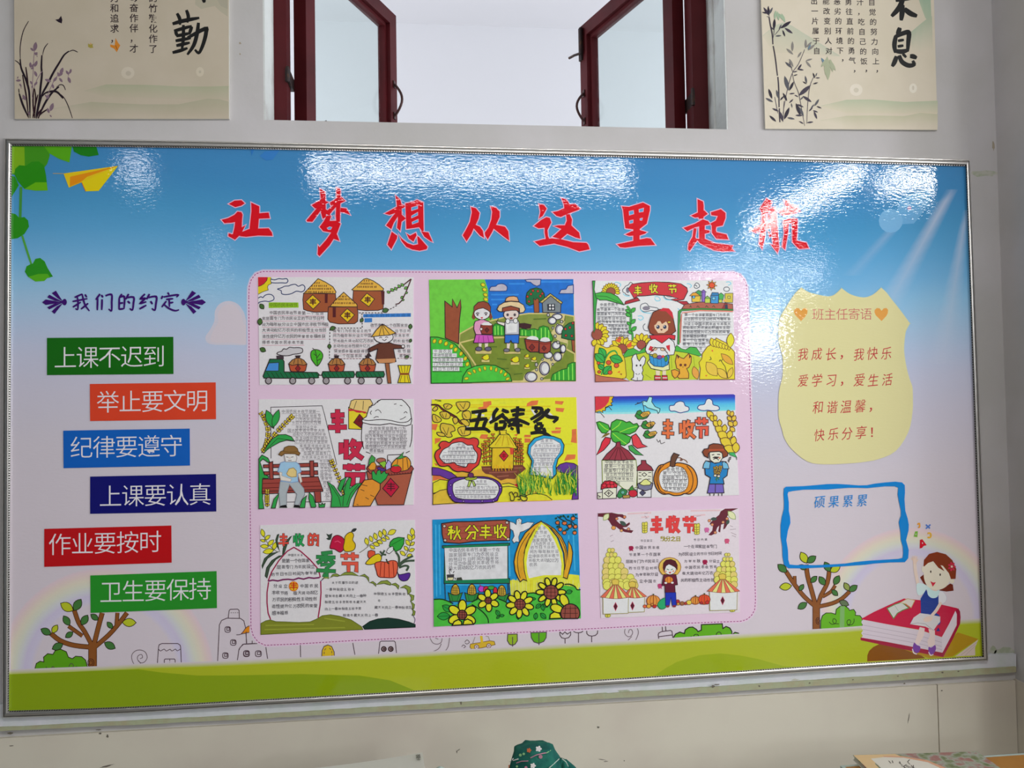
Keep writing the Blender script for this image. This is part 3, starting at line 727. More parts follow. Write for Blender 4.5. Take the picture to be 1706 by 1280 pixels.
# ---------------- books and the seated cartoon girl
A.part('printed_brown_book').crop(1380, 880, .17968)
A.f('75471b', '360 1238 362 1180 378 1140 415 1105 470 1078 640 1100 800 1140 900 1208 620 1226').f('9b7a1e', '620 1096 700 1110 1000 1180 1200 968 1392 1030 1150 1192 1060 1200 930 1206 820 1170')
A.f('b5a59c', '1390 1035 1360 1110 1362 1182 1175 1192').ls('9a8c84', .7, '1380 1060 1230 1180', '1365 1090 1270 1182')
A.part('printed_red_book').f('ac1a3c', '302 845 420 780 560 715 700 655 860 670 1040 708 1200 745 1052 1012 850 945 560 895')
A.f('b9aeb7', '312 856 560 897 850 947 1052 1013 1060 1157 780 1102 540 1056 305 1020 320 1000 305 975 322 950 304 925 320 900 306 875')
A.ls('9a8c98', .7, '320 900 560 945 850 1000 1050 1062', '318 940 560 985 850 1040 1052 1100', '316 980 560 1022 850 1075 1055 1130')
A.f('8c1636', '298 1015 540 1056 780 1102 1058 1157 1068 1197 900 1168 600 1105 300 1042')
A.f('bfb5bd', '1052 1013 1120 890 1178 768 1192 790 1192 900 1060 1157').f('8f1838', '1178 768 1205 745 1222 775 1226 830 1222 890 1150 1040 1066 1197 1058 1157 1130 1020 1190 900 1192 800')
A.part('printed_open_book').f('b4b4b0', '546 745 620 708 680 688 745 742 690 762 640 790 605 840', o='447c3c', w=1.3).l('8a9a8a', .8, '612 712 650 770').f('bcb4ac', '668 692 735 655 802 672 768 740 720 705', o='a8905c', w=1).f('b01c3c', '605 694 660 672 712 652 680 680')
A.part('printed_girl', 'printed cartoon girl in a blue dress waving')
A.f('63281c', '850 458 888 428 930 545 885 515').f('63281c', '1025 578 1085 545 1130 515 1155 525 1162 582 1095 590')
A.f('cdb2a4', '955 560 1015 572 992 602 952 592').b('cfb4a8', 5.6, '800 295 808 400 836 540', tip=.8)
A.ls('cfb0a2', 2.0, '806 320 768 278', '806 315 782 262', '805 315 803 258', '806 315 822 264', '806 325 832 292').e('cfb0a2', 803, 318, 17, 20)
A.f('b4c9d3', '820 520 858 512 925 542 905 590 850 625 822 600', sm=1).f('c3c2cc', '1015 600 1060 588 1096 640 1080 692 1018 702', sm=1, o='a9a6b4', w=.6)
A.f('263a80', '908 568 925 618 962 650 1002 643 1022 608 1022 700 1002 790 1030 808 1042 872 1030 900 762 882 782 842 858 790 856 655')
A.f('adc6d2', '925 545 960 575 1000 585 1032 578 1012 638 960 650 920 612', sm=1)
A.f('d8bfae', '885 400 895 350 960 310 1040 330 1115 395 1130 460 1112 520 1070 558 1010 575 950 562 912 530 888 470', sm=1).e('d8bfae', 881, 382, 15, 30).e('d8bfae', 1146, 492, 22, 24)
A.f('74321e', '883 352 888 295 935 240 1008 222 1090 243 1150 298 1187 380 1180 472 1138 474 1118 420 1062 350 1040 345 1078 402 1020 368 972 308 925 325 888 358')
for k in range(7):
    t = k * .898; A.e('b12a44', 1145 + 24 * math.cos(t), 358 + 30 * math.sin(t), 14, 9, rot=math.degrees(t))
A.e('d9a8a0', 1145, 358, 10, 11).e('2c1e1a', 950, 405, 6.5, 12).e('2c1e1a', 1037, 433, 6.5, 12).f('b42a3c', '945 492 972 506 998 503 968 545')
A.f('cbb4b0', '848 918 895 930 885 1000 838 1082 800 1072 822 1000').f('cbb4b0', '928 935 988 950 988 1082 930 1110 918 1050 942 1000')
A.f('6a3a8c', '796 1062 820 1085 850 1098 852 1130 828 1160 800 1150 782 1120', sm=1).f('6a3a8c', '930 1102 955 1110 990 1085 998 1125 975 1165 950 1172 930 1150', sm=1)
A.b('c9c0cc', 1.6, '780 1120 792 1158 822 1170', '930 1150 948 1180 975 1172', tip=.7)
A.f('bbb7b8', '758 892 792 830 850 790 930 800 1038 822 1036 872 1010 900 975 950 900 915').ls('8f8c90', .8, '758 892 830 880 900 890 975 950').b('cfb4a8', 5.2, '1045 690 1000 765 955 815', tip=.8).e('cdb2a6', 925, 845, 45, 26, rot=-15).f('262a72', '1000 958 1020 922 1036 956')
A.part('printed_letter').f('b4182c', '848 190 850 110 872 104 912 160 885 166 868 186').e('bbb1b7', 873, 140, 5, 8)
A.f('6a9a3a', '793 80 805 32 830 30 826 84').e('bbb1b7', 812, 58, 5, 5)
A.e(None, 935, 68, 17, 22, o='c99a34', w=2.6, a0=-140, a1=140).crop(1250, 780, .27338).b('cc8a3c', 2.6, '1018 345 1030 338 1032 360 1022 362', tip=.7).ls('4a6cae', 2.4, '1070 345 1095 368', '1098 345 1070 370')

# ---------------- vine, paper plane
A.part('printed_vine').crop(0, 230, .2462)
A.f('3d8022', '78 45 330 45 337 120 320 175 300 200 200 190 100 250 78 245').f('6f9a22', '82 60 165 60 168 190 110 235 80 240').f('2c7c20', '78 255 102 262 127 320 100 365 78 398')
A.l('3f8038', 4.5, '142 330 136 560').b('4b8f3a', 3.6, '150 660 175 740 212 855', tip=.8)
A.f('4e941f', '293 50 488 50 470 166 400 142 335 105').f('226e20', '488 50 650 50 668 115 600 126 545 116 500 92')
A.f('2b7a1c', '98 245 102 210 130 184 175 188 215 160 262 158 298 185 312 255 323 356 240 357 165 345 118 290', sm=0).f('5a9c1c', '165 345 240 300 316 300 323 356 240 357')
A.f('2c7d20', '76 508 105 515 130 540 165 535 190 558 196 600 165 650 120 678 76 684', sm=0).f('2d8024', '168 905 180 868 205 855 222 850 240 818 272 812 302 835 322 880 358 938 320 948 300 968 240 972 190 940').f('4f9a24', '190 940 260 920 322 920 340 945 320 948 300 968 240 972')
A.part('printed_paper_plane').l('a08e60', 1.1, '358 240 430 241').f('d6ab22', '430 240 800 188 668 358 580 361 553 300 466 336').f('cf7d1e', '474 262 800 188 590 262 545 300 472 328').f('d6b31c', '553 300 800 188 668 358 580 361').l('c4571c', 1, '553 300 580 361')
A.part('leaf_reflection').crop(400, 0, .25205).f('2f6aa8', '70 985 95 985 75 1032').f('3670ad', '128 1032 165 1000 262 992 215 1055 172 1062')  # leaf's reflection, painted in as darker blue shapes

# ---------------- big red title, one brush written character after another
def char(nm, cr, polys, holes=(), hc='4f8fbc', lab=None):
    A.part('title_character', lab); A.crop(*cr); A.L += 1
    for p in polys: A.rib(A.T(p), 3.0, hexc('c9a0b8'), True, newL=False)
    for p in polys: A.fill([A.T(p)], hexc('bd1426'))
    for h in holes: A.fill([A.T(h)], hexc(hc)); A.rib(A.T(h), .8, hexc('c9a0b8'), True)
T1 = (350, 300, .19930); T2 = (680, 300, .19930); T3 = (1010, 300, .21102)
char('', T1, ['155 200 205 172 262 168 290 195 262 215 210 228', '95 333 150 318 205 290 228 264 262 268 272 290 268 330 265 395 298 376 262 445 245 466 208 500 152 470 154 446 190 452 203 400 208 352 180 358 120 362', '343 188 412 220 412 275 402 405 333 420 330 400 345 260', '405 278 490 272 500 320 402 325', '255 438 330 408 490 403 518 440 522 468 400 465 300 476 245 470'], lab='red brush character \u8ba9')
char('', T1, ['918 72 962 98 965 165 970 310 942 325 925 270 925 160', '848 210 925 165 995 185 900 235 880 240', '925 195 945 230 855 350 812 348 805 338', '1056 62 1090 75 1090 150 1086 350 1055 352 1050 300 1055 150', '1000 190 1055 155 1098 142 1132 175 1080 200 1010 215', '1045 198 1062 215 990 300 972 262', '1090 232 1140 238 1173 292 1120 272 1088 268', '958 240 1000 262 1005 300 970 285', '975 298 1012 300 1000 342 1055 340 1092 365 1060 450 1000 545 915 638 898 622 902 545 915 562 970 500 1012 440 945 428 915 392 950 345', '1020 440 1062 455 1082 510 1030 492'], ['978 402 1000 390 1018 396 1008 414 988 414', '1020 308 1036 292 1046 332 1022 326'], lab='red brush character \u68a6')
char('', T1, ['1550 128 1590 165 1600 200 1604 330 1590 428 1562 400 1570 330 1560 200', '1458 280 1560 225 1605 205 1632 216 1600 260 1500 293', '1560 262 1580 290 1535 360 1515 412 1470 380 1520 310', '1598 285 1638 322 1598 352', '1632 195 1700 182 1730 165 1782 187 1786 425 1772 432 1748 395 1664 408 1640 410', '1518 432 1565 465 1562 490 1515 580 1482 540', '1575 450 1602 490 1650 528 1700 545 1738 537 1731 470 1745 475 1818 558 1810 580 1751 592 1690 582 1640 560 1600 510', '1640 445 1672 465 1720 440 1727 462 1700 516 1662 490', '1764 430 1826 438 1861 518 1841 510 1791 475'], ['1684 230 1736 215 1736 240 1684 257', '1684 300 1736 270 1736 295 1684 318', '1688 352 1740 328 1740 352 1690 370', '1604 240 1632 232 1632 305 1606 262'], lab='red brush character \u60f3')
char('', T2, ['525 225 565 235 598 275 590 320 565 375 600 390 625 425 635 485 600 465 548 405 530 450 488 515 455 462 480 420 515 350 532 270', '690 222 730 228 765 262 765 310 735 375 810 390 838 430 845 508 800 475 715 408 700 440 665 498 642 462 640 440 670 400 695 330 702 265'], lab='red brush character \u4ece')
char('', T2, ['1092 200 1135 208 1158 240 1125 300 1092 325 1105 265', '1050 385 1110 335 1155 310 1185 318 1197 355 1165 420 1170 470 1180 492 1150 494 1140 440 1140 400 1090 405', '1055 515 1130 495 1200 488 1280 495 1380 520 1490 525 1505 540 1518 580 1430 598 1330 560 1220 532 1100 552', '1280 150 1325 165 1350 205 1395 200 1440 240 1420 252 1330 285 1275 310 1240 300 1205 268 1250 260 1305 235 1300 200', '1320 288 1350 285 1370 330 1365 380 1430 440 1440 492 1400 482 1330 450 1275 496 1205 475 1230 455 1280 410 1215 385 1260 378 1310 378 1325 340'], lab='red brush character \u8fd9')
char('', T3, ['122 208 180 212 290 178 345 205 345 240 320 345 265 387 215 390 150 382 140 310 133 240', '213 380 265 380 263 482 213 484', '148 430 200 405 265 395 322 412 305 425 265 438 180 442', '85 508 215 480 320 458 350 462 388 514 260 520 150 535 110 532'], ['180 248 215 240 218 268 182 278', '258 232 295 222 292 250 260 255', '182 322 212 315 212 338 185 345', '266 305 286 300 282 318 267 318'], lab='red brush character \u91cc')
char('', T3, ['720 150 765 170 770 205 768 305 730 307 722 250', '668 282 725 255 775 240 802 268 770 290 700 298', '608 378 700 345 762 310 805 325 822 350 700 375 640 404', '733 365 778 350 778 470 733 472', '690 380 714 382 703 450 717 480 700 502 660 560 645 548 650 500 680 450', '770 390 817 400 815 415 772 427', '703 463 780 465 860 500 1000 518 990 540 1012 562 920 565 850 555 740 500', '825 255 905 230 942 260 942 300 920 360 870 370 865 395 870 412 950 430 965 470 870 465 835 420 832 360 820 345 865 320 880 285 830 278'], lab='red brush character \u8d77')
char('', T3, ['1265 145 1312 172 1300 205 1258 255 1262 350 1256 430 1232 547 1205 510 1215 430 1225 350 1228 260 1213 225', '1290 215 1342 235 1348 330 1365 540 1352 578 1298 508 1318 512 1305 420 1298 300', '1235 230 1330 213 1330 250 1240 265', '1140 400 1225 350 1300 335 1345 348 1320 375 1250 392 1180 418', '1270 255 1300 300 1278 312', '1272 395 1306 440 1290 452', '1400 158 1440 165 1450 190 1500 200 1530 245 1480 270 1395 280 1358 252 1420 225 1412 190', '1395 335 1400 320 1480 298 1510 310 1508 400 1505 480 1580 495 1600 540 1520 545 1470 490 1468 400 1465 340 1440 345 1435 420 1412 550 1388 528 1405 420'], lab='red brush character \u822a')

# ---------------- heading and the six rules
A.part('heading_lettering', 'dark purple handwritten style heading').crop(60, 480, .17)
PU = '3a1560'
A.b(PU, 3.2, '378 92 455 58', '358 132 505 104', '402 78 412 140 408 208 385 200', '360 188 440 138', '452 60 478 160 524 226', '512 150 440 208', '480 62 498 92', tip=.55)
A.b(PU, 3.4, '628 58 585 115', '604 100 601 218', '640 68 657 92', '648 110 644 216', '680 76 740 64 742 140 740 222 712 205', tip=.6)
A.b(PU, 3.4, '842 58 815 98', '816 98 814 212', '815 95 866 86 862 206', '815 150 855 145', '815 208 860 203', '908 58 880 112', '890 95 956 90 955 150 945 214 918 200', '898 128 922 152', tip=.6)
A.b(PU, 3.4, '1068 58 1025 105 1070 102 1022 150 1082 134', '1013 206 1082 168', '1112 58 1085 112', '1100 94 1178 84 1176 150 1165 216 1135 200', '1122 128 1142 158', tip=.6)
A.b(PU, 3.2, '1290 44 1306 66', '1242 76 1228 108', '1250 88 1388 66 1376 90', '1275 112 1345 104', '1305 110 1308 186', '1310 146 1347 140', '1278 128 1232 188', '1252 158 1300 198 1362 222 1402 213', tip=.55)
for sg in (0, 1):
    A.part('heading_ornament'); fx = (lambda x: x) if not sg else (lambda x: 1725 - x)
    A.e(PU, fx(280), 138, 22, 32)
    for p in ('262 130 195 26 155 50 210 98', '258 134 130 65 110 92 185 124', '262 140 95 112 60 140 95 166', '258 144 185 152 110 188 130 210', '262 150 205 180 153 230 182 254', '225 138 262 120 270 155'):
        A.f(PU, [c for a, b in nums(p) for c in (fx(a), b)])
BAN = [((0, 540, .24619), '318 94 1173 87 1174 338 318 346', '1f5c1b', '\u4e0a\u8bfe\u4e0d\u8fdf\u5230', (442, 230, 1042, 222), 'dark green'),
       ((0, 540, .24619), '608 406 1460 395 1462 644 610 657', 'c03f2a', '\u4e3e\u6b62\u8981\u6587\u660e', (730, 530, 1334, 522), 'orange red'),
       ((0, 540, .24619), '428 722 1284 708 1286 958 430 976', '1455a4', '\u7eaa\u5f8b\u8981\u9075\u5b88', (552, 838, 1160, 828), 'mid blue'),
       ((0, 540, .24619), '610 1033 1462 1015 1464 1269 610 1285', '150c60', '\u4e0a\u8bfe\u8981\u8ba4\u771f', (748, 1168, 1354, 1156), 'navy blue'),
       ((0, 850, .28131), '262 112 1015 92 1017 312 262 337', 'a50d20', '\u4f5c\u4e1a\u8981\u6309\u65f6', (354, 206, 890, 190), 'crimson'),
       ((0, 850, .28131), '535 388 1283 362 1285 581 537 610', '2a7e2b', '\u536b\u751f\u8981\u4fdd\u6301', (657, 488, 1185, 470), 'bright green')]
for cr, q, c, tx, tp_, ln in BAN:
    A.part('rule_banner', ln + ' rule banner'); A.crop(*cr).f(c, q); A.flush(); pb = A.last
    A.part('lettering', None, pb).t(tx, *tp_, 38.5, 'c6c2c6', off=-0.006, slope=-0.018)
# ---------------- teacher's message
A.part('message_shield', 'pale yellow shield with the class teacher message').crop(1250, 450, .25786)
A.f('c2bc8c', '330 113 331 113 372 140 420 155 500 170 545 158 589 117 590 117 650 158 730 177 790 160 845 114 846 114 880 145 910 185 970 260 1031 344 1032 345 1008 390 1000 430 994 500 998 560 1010 630 1028 700 1046 750 1050 800 1048 920 1020 1050 940 1170 830 1222 740 1240 640 1250 480 1256 370 1238 270 1160 222 1090 205 1030 188 975 182 920 185 790 208 690 210 620 208 560 190 490 182 440 188 320 240 225 290 150', sm=1)
A.flush(); sh = A.last
A.part('heart', None, sh)
for hx, hy in ((328, 286), (848, 286)): A.part('heart', None, sh).f('d68c44', [v for a, b in nums('0 44 -38 6 -46 -14 -44 -28 -30 -40 -12 -38 0 -22 14 -38 32 -40 42 -28 40 -6 30 12') for v in (hx + a, hy + b)])
A.part('lettering', None, sh).t('\u73ed\u4e3b\u4efb\u5bc4\u8bed', 438, 288, 748, 286, 20.5, 'ae5358', off=-0.008)
W = 'a5353a'
def kai(txt, x0, y0, x1, y1, em, c, **k): A.t(txt, x0, y0, x1, y1, em, c, off=k.get('off', 0.0), sx=.84, sk=0.12, jit=0.05, slope=-.10)
kai('\u6211\u6210\u957f', 340, 548, 520, 545, 22, W); A.t('\uff0c', 612, 540, 612, 540, 20, W, off=.01); kai('\u6211\u5feb\u4e50', 702, 545, 880, 540, 22, W)
kai('\u7231\u5b66\u4e60', 340, 718, 524, 714, 22, W); A.t('\uff0c', 614, 712, 614, 712, 20, W, off=.01); kai('\u7231\u751f\u6d3b', 706, 714, 884, 712, 22, W)
kai('\u548c\u8c10\u6e29\u99a8', 440, 888, 710, 882, 22, W); A.t('\uff0c', 800, 880, 800, 880, 20, W, off=.01)
kai('\u5feb\u4e50\u5206\u4eab', 445, 1068, 716, 1052, 22, W); A.t('\uff01', 806, 1050, 806, 1050, 20, W, off=.01)
# ---------------- achievements box
A.part('achievement_frame', 'wavy blue outlined empty box').crop(1250, 780, .27338)
A.f('1673b6', '203 160 205 125 218 114 330 110 400 104 470 98 530 97 600 101 660 106 710 105 760 95 820 88 885 83 925 88 942 105 943 150 940 190 945 260 960 310 966 345 965 380 950 440 966 500 963 550 942 574 850 576 760 582 700 590 560 600 430 607 330 612 232 611 206 590 197 540 195 480 186 420 185 350 192 300 205 250 206 210', sm=0,
    holes=['228 160 232 146 260 140 330 132 400 131 470 131 530 126 600 121 660 121 710 123 760 118 820 112 880 112 902 120 898 160 905 200 918 260 918 290 905 330 915 390 918 440 930 480 932 520 928 548 900 554 800 560 720 565 640 573 580 582 520 586 400 592 320 591 280 592 240 588 232 560 230 500 220 440 230 380 245 335 243 300 235 260 235 210'])
A.flush(); af = A.last
A.part('lettering', None, af)
A.t('\u7855\u679c\u7d2f\u7d2f', 424, 208, 684, 198, 21, '2d78b8', off=0.0, sx=.86, sk=0.1, jit=0.04, slope=-.1)
# ---------------- pink area for the drawings
def rr_loop(e):
    """rounded outline of the pink area, e pixels outside the dashed line"""
    tl = [(414.5 - e, 495), (415 - e, 478), (418.5 - e * .8, 466 - e * .5), (426 - e * .5, 456.5 - e * .8), (437, 452.5 - e)]
    top = [(500, 452.5 - e), (700, 453.5 - e), (840, 454.6 - e), (1000, 454.8 - e), (1150, 454.4 - e)]
    tr = [(1222, 454.3 - e), (1233 + e * .4, 458 - e * .8), (1240 + e * .8, 466 - e * .4), (1244 + e, 478), (1245 + e, 500)]
    rt = [(1248 + e, 600), (1251 + e, 700), (1253 + e, 800), (1256 + e, 900), (1258.5 + e, 1000)]
    br = [(1257.5 + e, 1016), (1252 + e * .8, 1026 + e * .5), (1244 + e * .4, 1032.5 + e * .8), (1234, 1035.5 + e)]
    bt_ = [(1150, 1038.5 + e), (1000, 1047 + e), (830, 1055.8 + e), (715, 1061.5 + e), (589, 1067.5 + e), (500, 1073 + e)]
    bl_ = [(442, 1075.5 + e), (430 - e * .5, 1070 + e * .8), (421.5 - e * .9, 1059 + e * .4), (418 - e, 1045)]
    lf = [(417.3 - e, 900), (416 - e, 750), (415 - e, 600)]
    return tl + top + tr + rt + br + bt_ + bl_ + lf
A.part('drawing_area', 'pale pink rounded area with a dashed border'); A.crop(0, 0, 1)
SAVE = A.L
A.L = 50
lo_ = rr_loop(4.5); li_ = rr_loop(1.5); A.L += 1
for i in range(len(lo_)):
    j = (i + 1) % len(lo_); n = len(A.V); A.V += [(*lo_[i], A.L), (*lo_[j], A.L), (*li_[j], A.L), (*li_[i], A.L)]; A.Fa.append((n, n + 1, n + 2, n + 3)); pk = hexc('cbb0c2')
    A.Ca.append([bgc(lo_[i][1], lo_[i][0]), bgc(lo_[j][1], lo_[j][0]), pk, pk])
A.fill([li_], hexc('c9adc0'))
A.dash('8a3a70', 1.3, [q for p in rr_loop(0) for q in p], 3.4, 2.0, closed=True)
A.flush(); A.L = SAVE
A.flush()
# ================================================================== THE NINE DRAWINGS
HW = '\u4e2d\u56fd\u519c\u6c11\u4e30\u6536\u8282\u662f\u7b2c\u4e00\u4e2a\u5728\u56fd\u5bb6\u5c42\u9762\u4e13\u95e8\u4e3a\u519c\u6c11\u8bbe\u7acb\u7684\u8282\u65e5\u8282\u65e5\u65f6\u95f4\u4e3a\u6bcf\u5e74\u79cb\u5206\u8bbe\u7acb\u4e2d\u56fd\u519c\u6c11\u4e30\u6536\u8282\u5c06\u6781\u5927\u8c03\u52a8\u8d77\u4ebf\u4e07\u519c\u6c11\u7684\u79ef\u6781\u6027\u4e3b\u52a8\u6027\u521b\u9020\u6027\u63d0\u5347\u4ebf\u4e07\u519c\u6c11\u7684\u8363\u8a89\u611f\u5e78\u798f\u611f\u83b7\u5f97\u611f'
GRP = 'harvest festival drawings on the display board'
INK = '2c2024'; PW = 'c4c1c3'
def sheet(label, crp, corners, colour=PW):
    q = [(crp[0] + a * crp[2], crp[1] + b * crp[2]) for a, b in nums(corners)]
    cx = sum(a for a, b in q) / 4; cy = max(b for a, b in q)
    base = P(cx, cy, -0.0004)
    t = thing('drawing', label, 'drawing', base, GRP)
    # the paper: a thin slab, its edges a little wavy
    loop = []; rr = random.Random(int(cx))
    for i in range(4):
        a, b = q[i], q[(i + 1) % 4]
        for k in range(6): loop.append((a[0] + (b[0] - a[0]) * k / 6 + rr.uniform(-.2, .2), a[1] + (b[1] - a[1]) * k / 6 + rr.uniform(-.2, .2)))
    A_ = Art(t, -0.0012, M_pap, 5e-6); A_.crop(*crp)
    fr = [P(a, b, -0.0012) for a, b in loop]; bk = [(p.x, -0.0003, p.z) for p in fr]; n = len(loop)
    v = fr + bk; f = [tuple(range(n))[::-1], tuple(range(n, 2 * n))] + [(i, (i + 1) % n, n + (i + 1) % n, n + i) for i in range(n)]
    o = obj('paper_sheet', v, f, M_pap, t)
    at = o.data.color_attributes.new('Col', 'FLOAT_COLOR', 'CORNER'); c = hexc(colour); buf = []
    for p in o.data.polygons:
        for _ in range(p.loop_total): buf.extend(c)
    at.data.foreach_set('color', buf)
    return A_
D = 280 / 1706.0

# ---------------------------------------------------------------- 1 top left: granaries, train and scarecrow
A = sheet('drawing of three thatched grain stores above a green train and scarecrow', (420, 450, D), '60 72 1640 72 1632 1160 76 1166')
A.part('sun').f('d4b414', '60 72 192 72 190 110 192 140 165 150 158 185 165 205 130 212 110 225 90 232 62 248').f('b3202e', '60 72 157 72 150 105 120 140 90 158 62 168')
A.ls(INK, .9, '192 78 188 110 196 138 166 152 156 172 164 204 130 214 100 226 62 248', '157 76 150 105 120 140 90 158 62 168')
A.part('cloud').ls('22305a', 1.5, '190 92 230 100 270 88 310 92 350 88 364 112 345 132 300 130 240 132 195 128', '258 192 300 180 330 165 370 162 400 150 440 146 470 165 510 150 535 170 530 205 500 222 450 215 400 240 340 250 300 240 295 210 255 195', '62 285 90 272 110 280 130 258 170 246 205 256 222 280 215 305 170 320 130 316 80 325 62 340', sm=1)
A.part('heading_bar').f('7fa822', '168 328 470 330 472 382 168 386').t('\u4e2d\u56fd\u519c\u6c11\u4e30\u6536\u8282', 195, 356, 440, 356, 7, '4a6418')
A.part('heading_bar').f('2f6cae', '1128 448 1612 438 1612 475 1128 482').f('2f6cae', '1140 490 1218 488 1218 530 1140 533').t('\u4e30\u6536\u8282\u7684\u65f6\u95f4\u4e0e\u7531\u6765', 1160, 462, 1590, 458, 6.5, '1f4a80')
def store(bx, roof, body, dia, bar, sc=1):
    A.f('8c4a2c', body, o=INK, w=1.3).f('d39a3c', roof, o=INK, w=1.3)
    A.f('cfa61c', dia, o=INK, w=1.2)
    q = nums(dia); cx = sum(a for a, b in q) / 4; cy = sum(b for a, b in q) / 4
    A.t('\u4e30', cx, cy, cx, cy, 10.5, '4a1a1c', off=.05)
    A.f('4c1820', bar)
A.part('grain_store')
store(0, '523 238 600 160 670 88 740 120 820 170 852 222 845 240 700 236', '523 238 845 240 852 300 845 400 780 425 640 428 560 415 522 400 515 300', '542 322 615 252 692 325 620 398', '738 240 768 240 765 335 738 335')
A.part('grain_store')
store(0, '1012 200 1070 150 1135 92 1165 85 1230 110 1290 150 1335 190 1330 210 1180 212 1030 208', '1028 208 1332 212 1335 300 1330 395 1280 410 1150 412 1040 400 1022 300', '1100 310 1165 235 1242 295 1185 372', '1308 215 1345 215 1342 350 1318 350')
A.part('grain_store')
store(0, '790 370 850 300 930 226 1000 290 1065 350 1068 374 930 374', '775 375 1065 374 1075 430 1072 520 1040 545 880 548 790 530 768 500 770 430', '895 465 965 392 1040 455 970 532', '818 380 850 380 850 480 818 480')
rr = random.Random(5)
A.part('thatch_strokes'); A.L += 1
for x0, x1, y in ((640, 700, 130), (610, 760, 160), (580, 810, 190), (550, 830, 222), (1140, 1190, 108), (1110, 1230, 138), (1075, 1270, 170), (895, 970, 268), (860, 1010, 296), (830, 1050, 335)):
    x = x0
    while x < x1: A.rib(A.T([x, y - 8, x - 3, y + 10]), 1.4, hexc('5c3416'), newL=False); x += rr.uniform(14, 24)
A.part('leafy_twig').ls('4a2a2c', 2.0, '1615 90 1600 130 1560 230 1520 310 1490 340 1455 350', '1612 92 1540 150 1460 190 1375 230')
for a in ((1400, 235, 1368, 215), (1440, 215, 1405, 190), (1470, 205, 1445, 175), (1505, 180, 1480, 150), (1540, 165, 1510, 138), (1545, 195, 1575, 170), (1555, 240, 1580, 225), (1530, 265, 1510, 290), (1520, 310, 1545, 300)): A.leaf('5b9440', *a, r=.34, o=INK, w=.9)
A.dash(INK, 1.2, '1470 360 1380 410', 3, 2).dash(INK, 1.3, '1085 435 1330 435', 3, 2.2).dash(INK, 1.3, '1115 440 1118 590', 3, 2.2).dash(INK, 1.3, '1110 590 820 590', 3, 2.2).dash(INK, 1.3, '790 600 785 900 1160 900', 3, 2.2).dash(INK, 1.0, '1380 900 1630 892', 3, 2.2)
A.part('leaf')
for a in ((1322, 420, 1385, 400), (1100, 530, 1125, 490), (1605, 600, 1608, 548), (790, 605, 845, 580), (785, 800, 785, 750), (1550, 900, 1590, 870), (80, 345, 118, 395), (78, 560, 82, 490), (80, 795, 138, 825), (1600, 735, 1615, 700)): A.again().leaf('3f6030', *a, r=.36, o=INK, w=1.1)
A.again().f('3f9a24', '600 830 640 808 690 820 718 860 708 910 665 975 625 940 598 890', o=INK, w=1.3, sm=1).ls(INK, 1.1, '612 792 640 815 655 880 665 975', '625 850 650 870', '690 850 660 890', '700 900 662 920')
A.part('handwriting').rows(HW, '175 435 500 435 500 438 730 438 100 490 735 490 100 552 780 552 100 610 755 610 100 673 745 673 100 735 530 735', 6.6, '4a3c44', line='c08a98', ly=.72)
A.again().rows(HW[5:], '1200 560 1580 560 820 618 1215 618 1450 618 1610 618 820 665 1210 665 1440 665 1600 665 820 720 1240 720 1430 720 1600 720 820 772 1200 772 1470 772 1610 772 830 825 1180 825 1470 825 1615 825 830 870 1120 870 1490 870 1610 870', 6.2, '5a4c54', line='c09aa0', ly=.72)
A.part('train').f('b0adb0', '255 855 265 835 300 825 320 800 350 805 380 785 420 790 470 788 510 800 510 835 470 850 420 855 380 868 320 870', o=INK, w=1.3, sm=1).f('3c3238', '245 870 320 868 322 905 250 905')
A.f('17603c', '118 1060 180 905 310 905 325 930 325 1035 660 1040 680 1060 670 1095 500 1100 120 1098 112 1080', o=INK, w=1.5).f('3f7cba', '170 945 272 940 268 1025 135 1025', o=INK, w=1)
A.f('17603c', '718 1032 1030 1030 1042 1060 1030 1092 720 1095 708 1060', o=INK, w=1.5).f('17603c', '1062 1032 1335 1030 1345 1060 1335 1088 1062 1090 1052 1060', o=INK, w=1.5).l(INK, 1.5, '680 1068 710 1068')
A.ls('0e3a24', 1.1, *['%d %d %d %d' % (x, 1040, x + 35, 1095) for x in list(range(150, 650, 45)) + list(range(725, 1000, 42)) + list(range(1065, 1310, 42))])
for x in (167, 413, 605, 752, 970, 1108, 1290): A.e('8c8688', x, 1125, 31, 33, o=INK, w=1.5)
A.part('grain_sack')
for cx, y in ((465, 0), (858, 0), (1172, 0)):
    A.again()
    r = 1.0 if cx < 500 else .92
    A.f('a2492e', [v for a, b in nums('-90 962 90 962 78 1020 60 1032 -60 1032 -78 1020') for v in (cx + a * r, b)], o=INK, w=1.3)
    A.f('9a6a3a', [v for a, b in nums('-95 955 -60 915 -20 895 20 895 60 915 92 955 60 968 0 958 -60 968') for v in (cx + a * r, b)], o=INK, w=1.2).f('33262a', [v for a, b in nums('-18 895 -30 868 30 866 18 895') for v in (cx + a * r, b)])
    A.ls(INK, .9, '%d 905 %d 955' % (cx - 30, cx - 45), '%d 905 %d 955' % (cx, cx), '%d 905 %d 955' % (cx + 30, cx + 45)).f('7c2224', '%d 965 %d 1000 %d 1035 %d 1000' % (cx, cx + 26, cx, cx - 26), o=INK, w=1)
A.part('scarecrow').f('8a5334', '1350 940 1390 940 1412 1150 1378 1150', o=INK, w=1.1).f('5a3226', '1290 745 1340 738 1400 738 1440 755 1545 770 1540 795 1435 800 1460 930 1400 945 1280 942 1255 905 1275 800 1195 832 1180 800', o=INK, w=1.4)
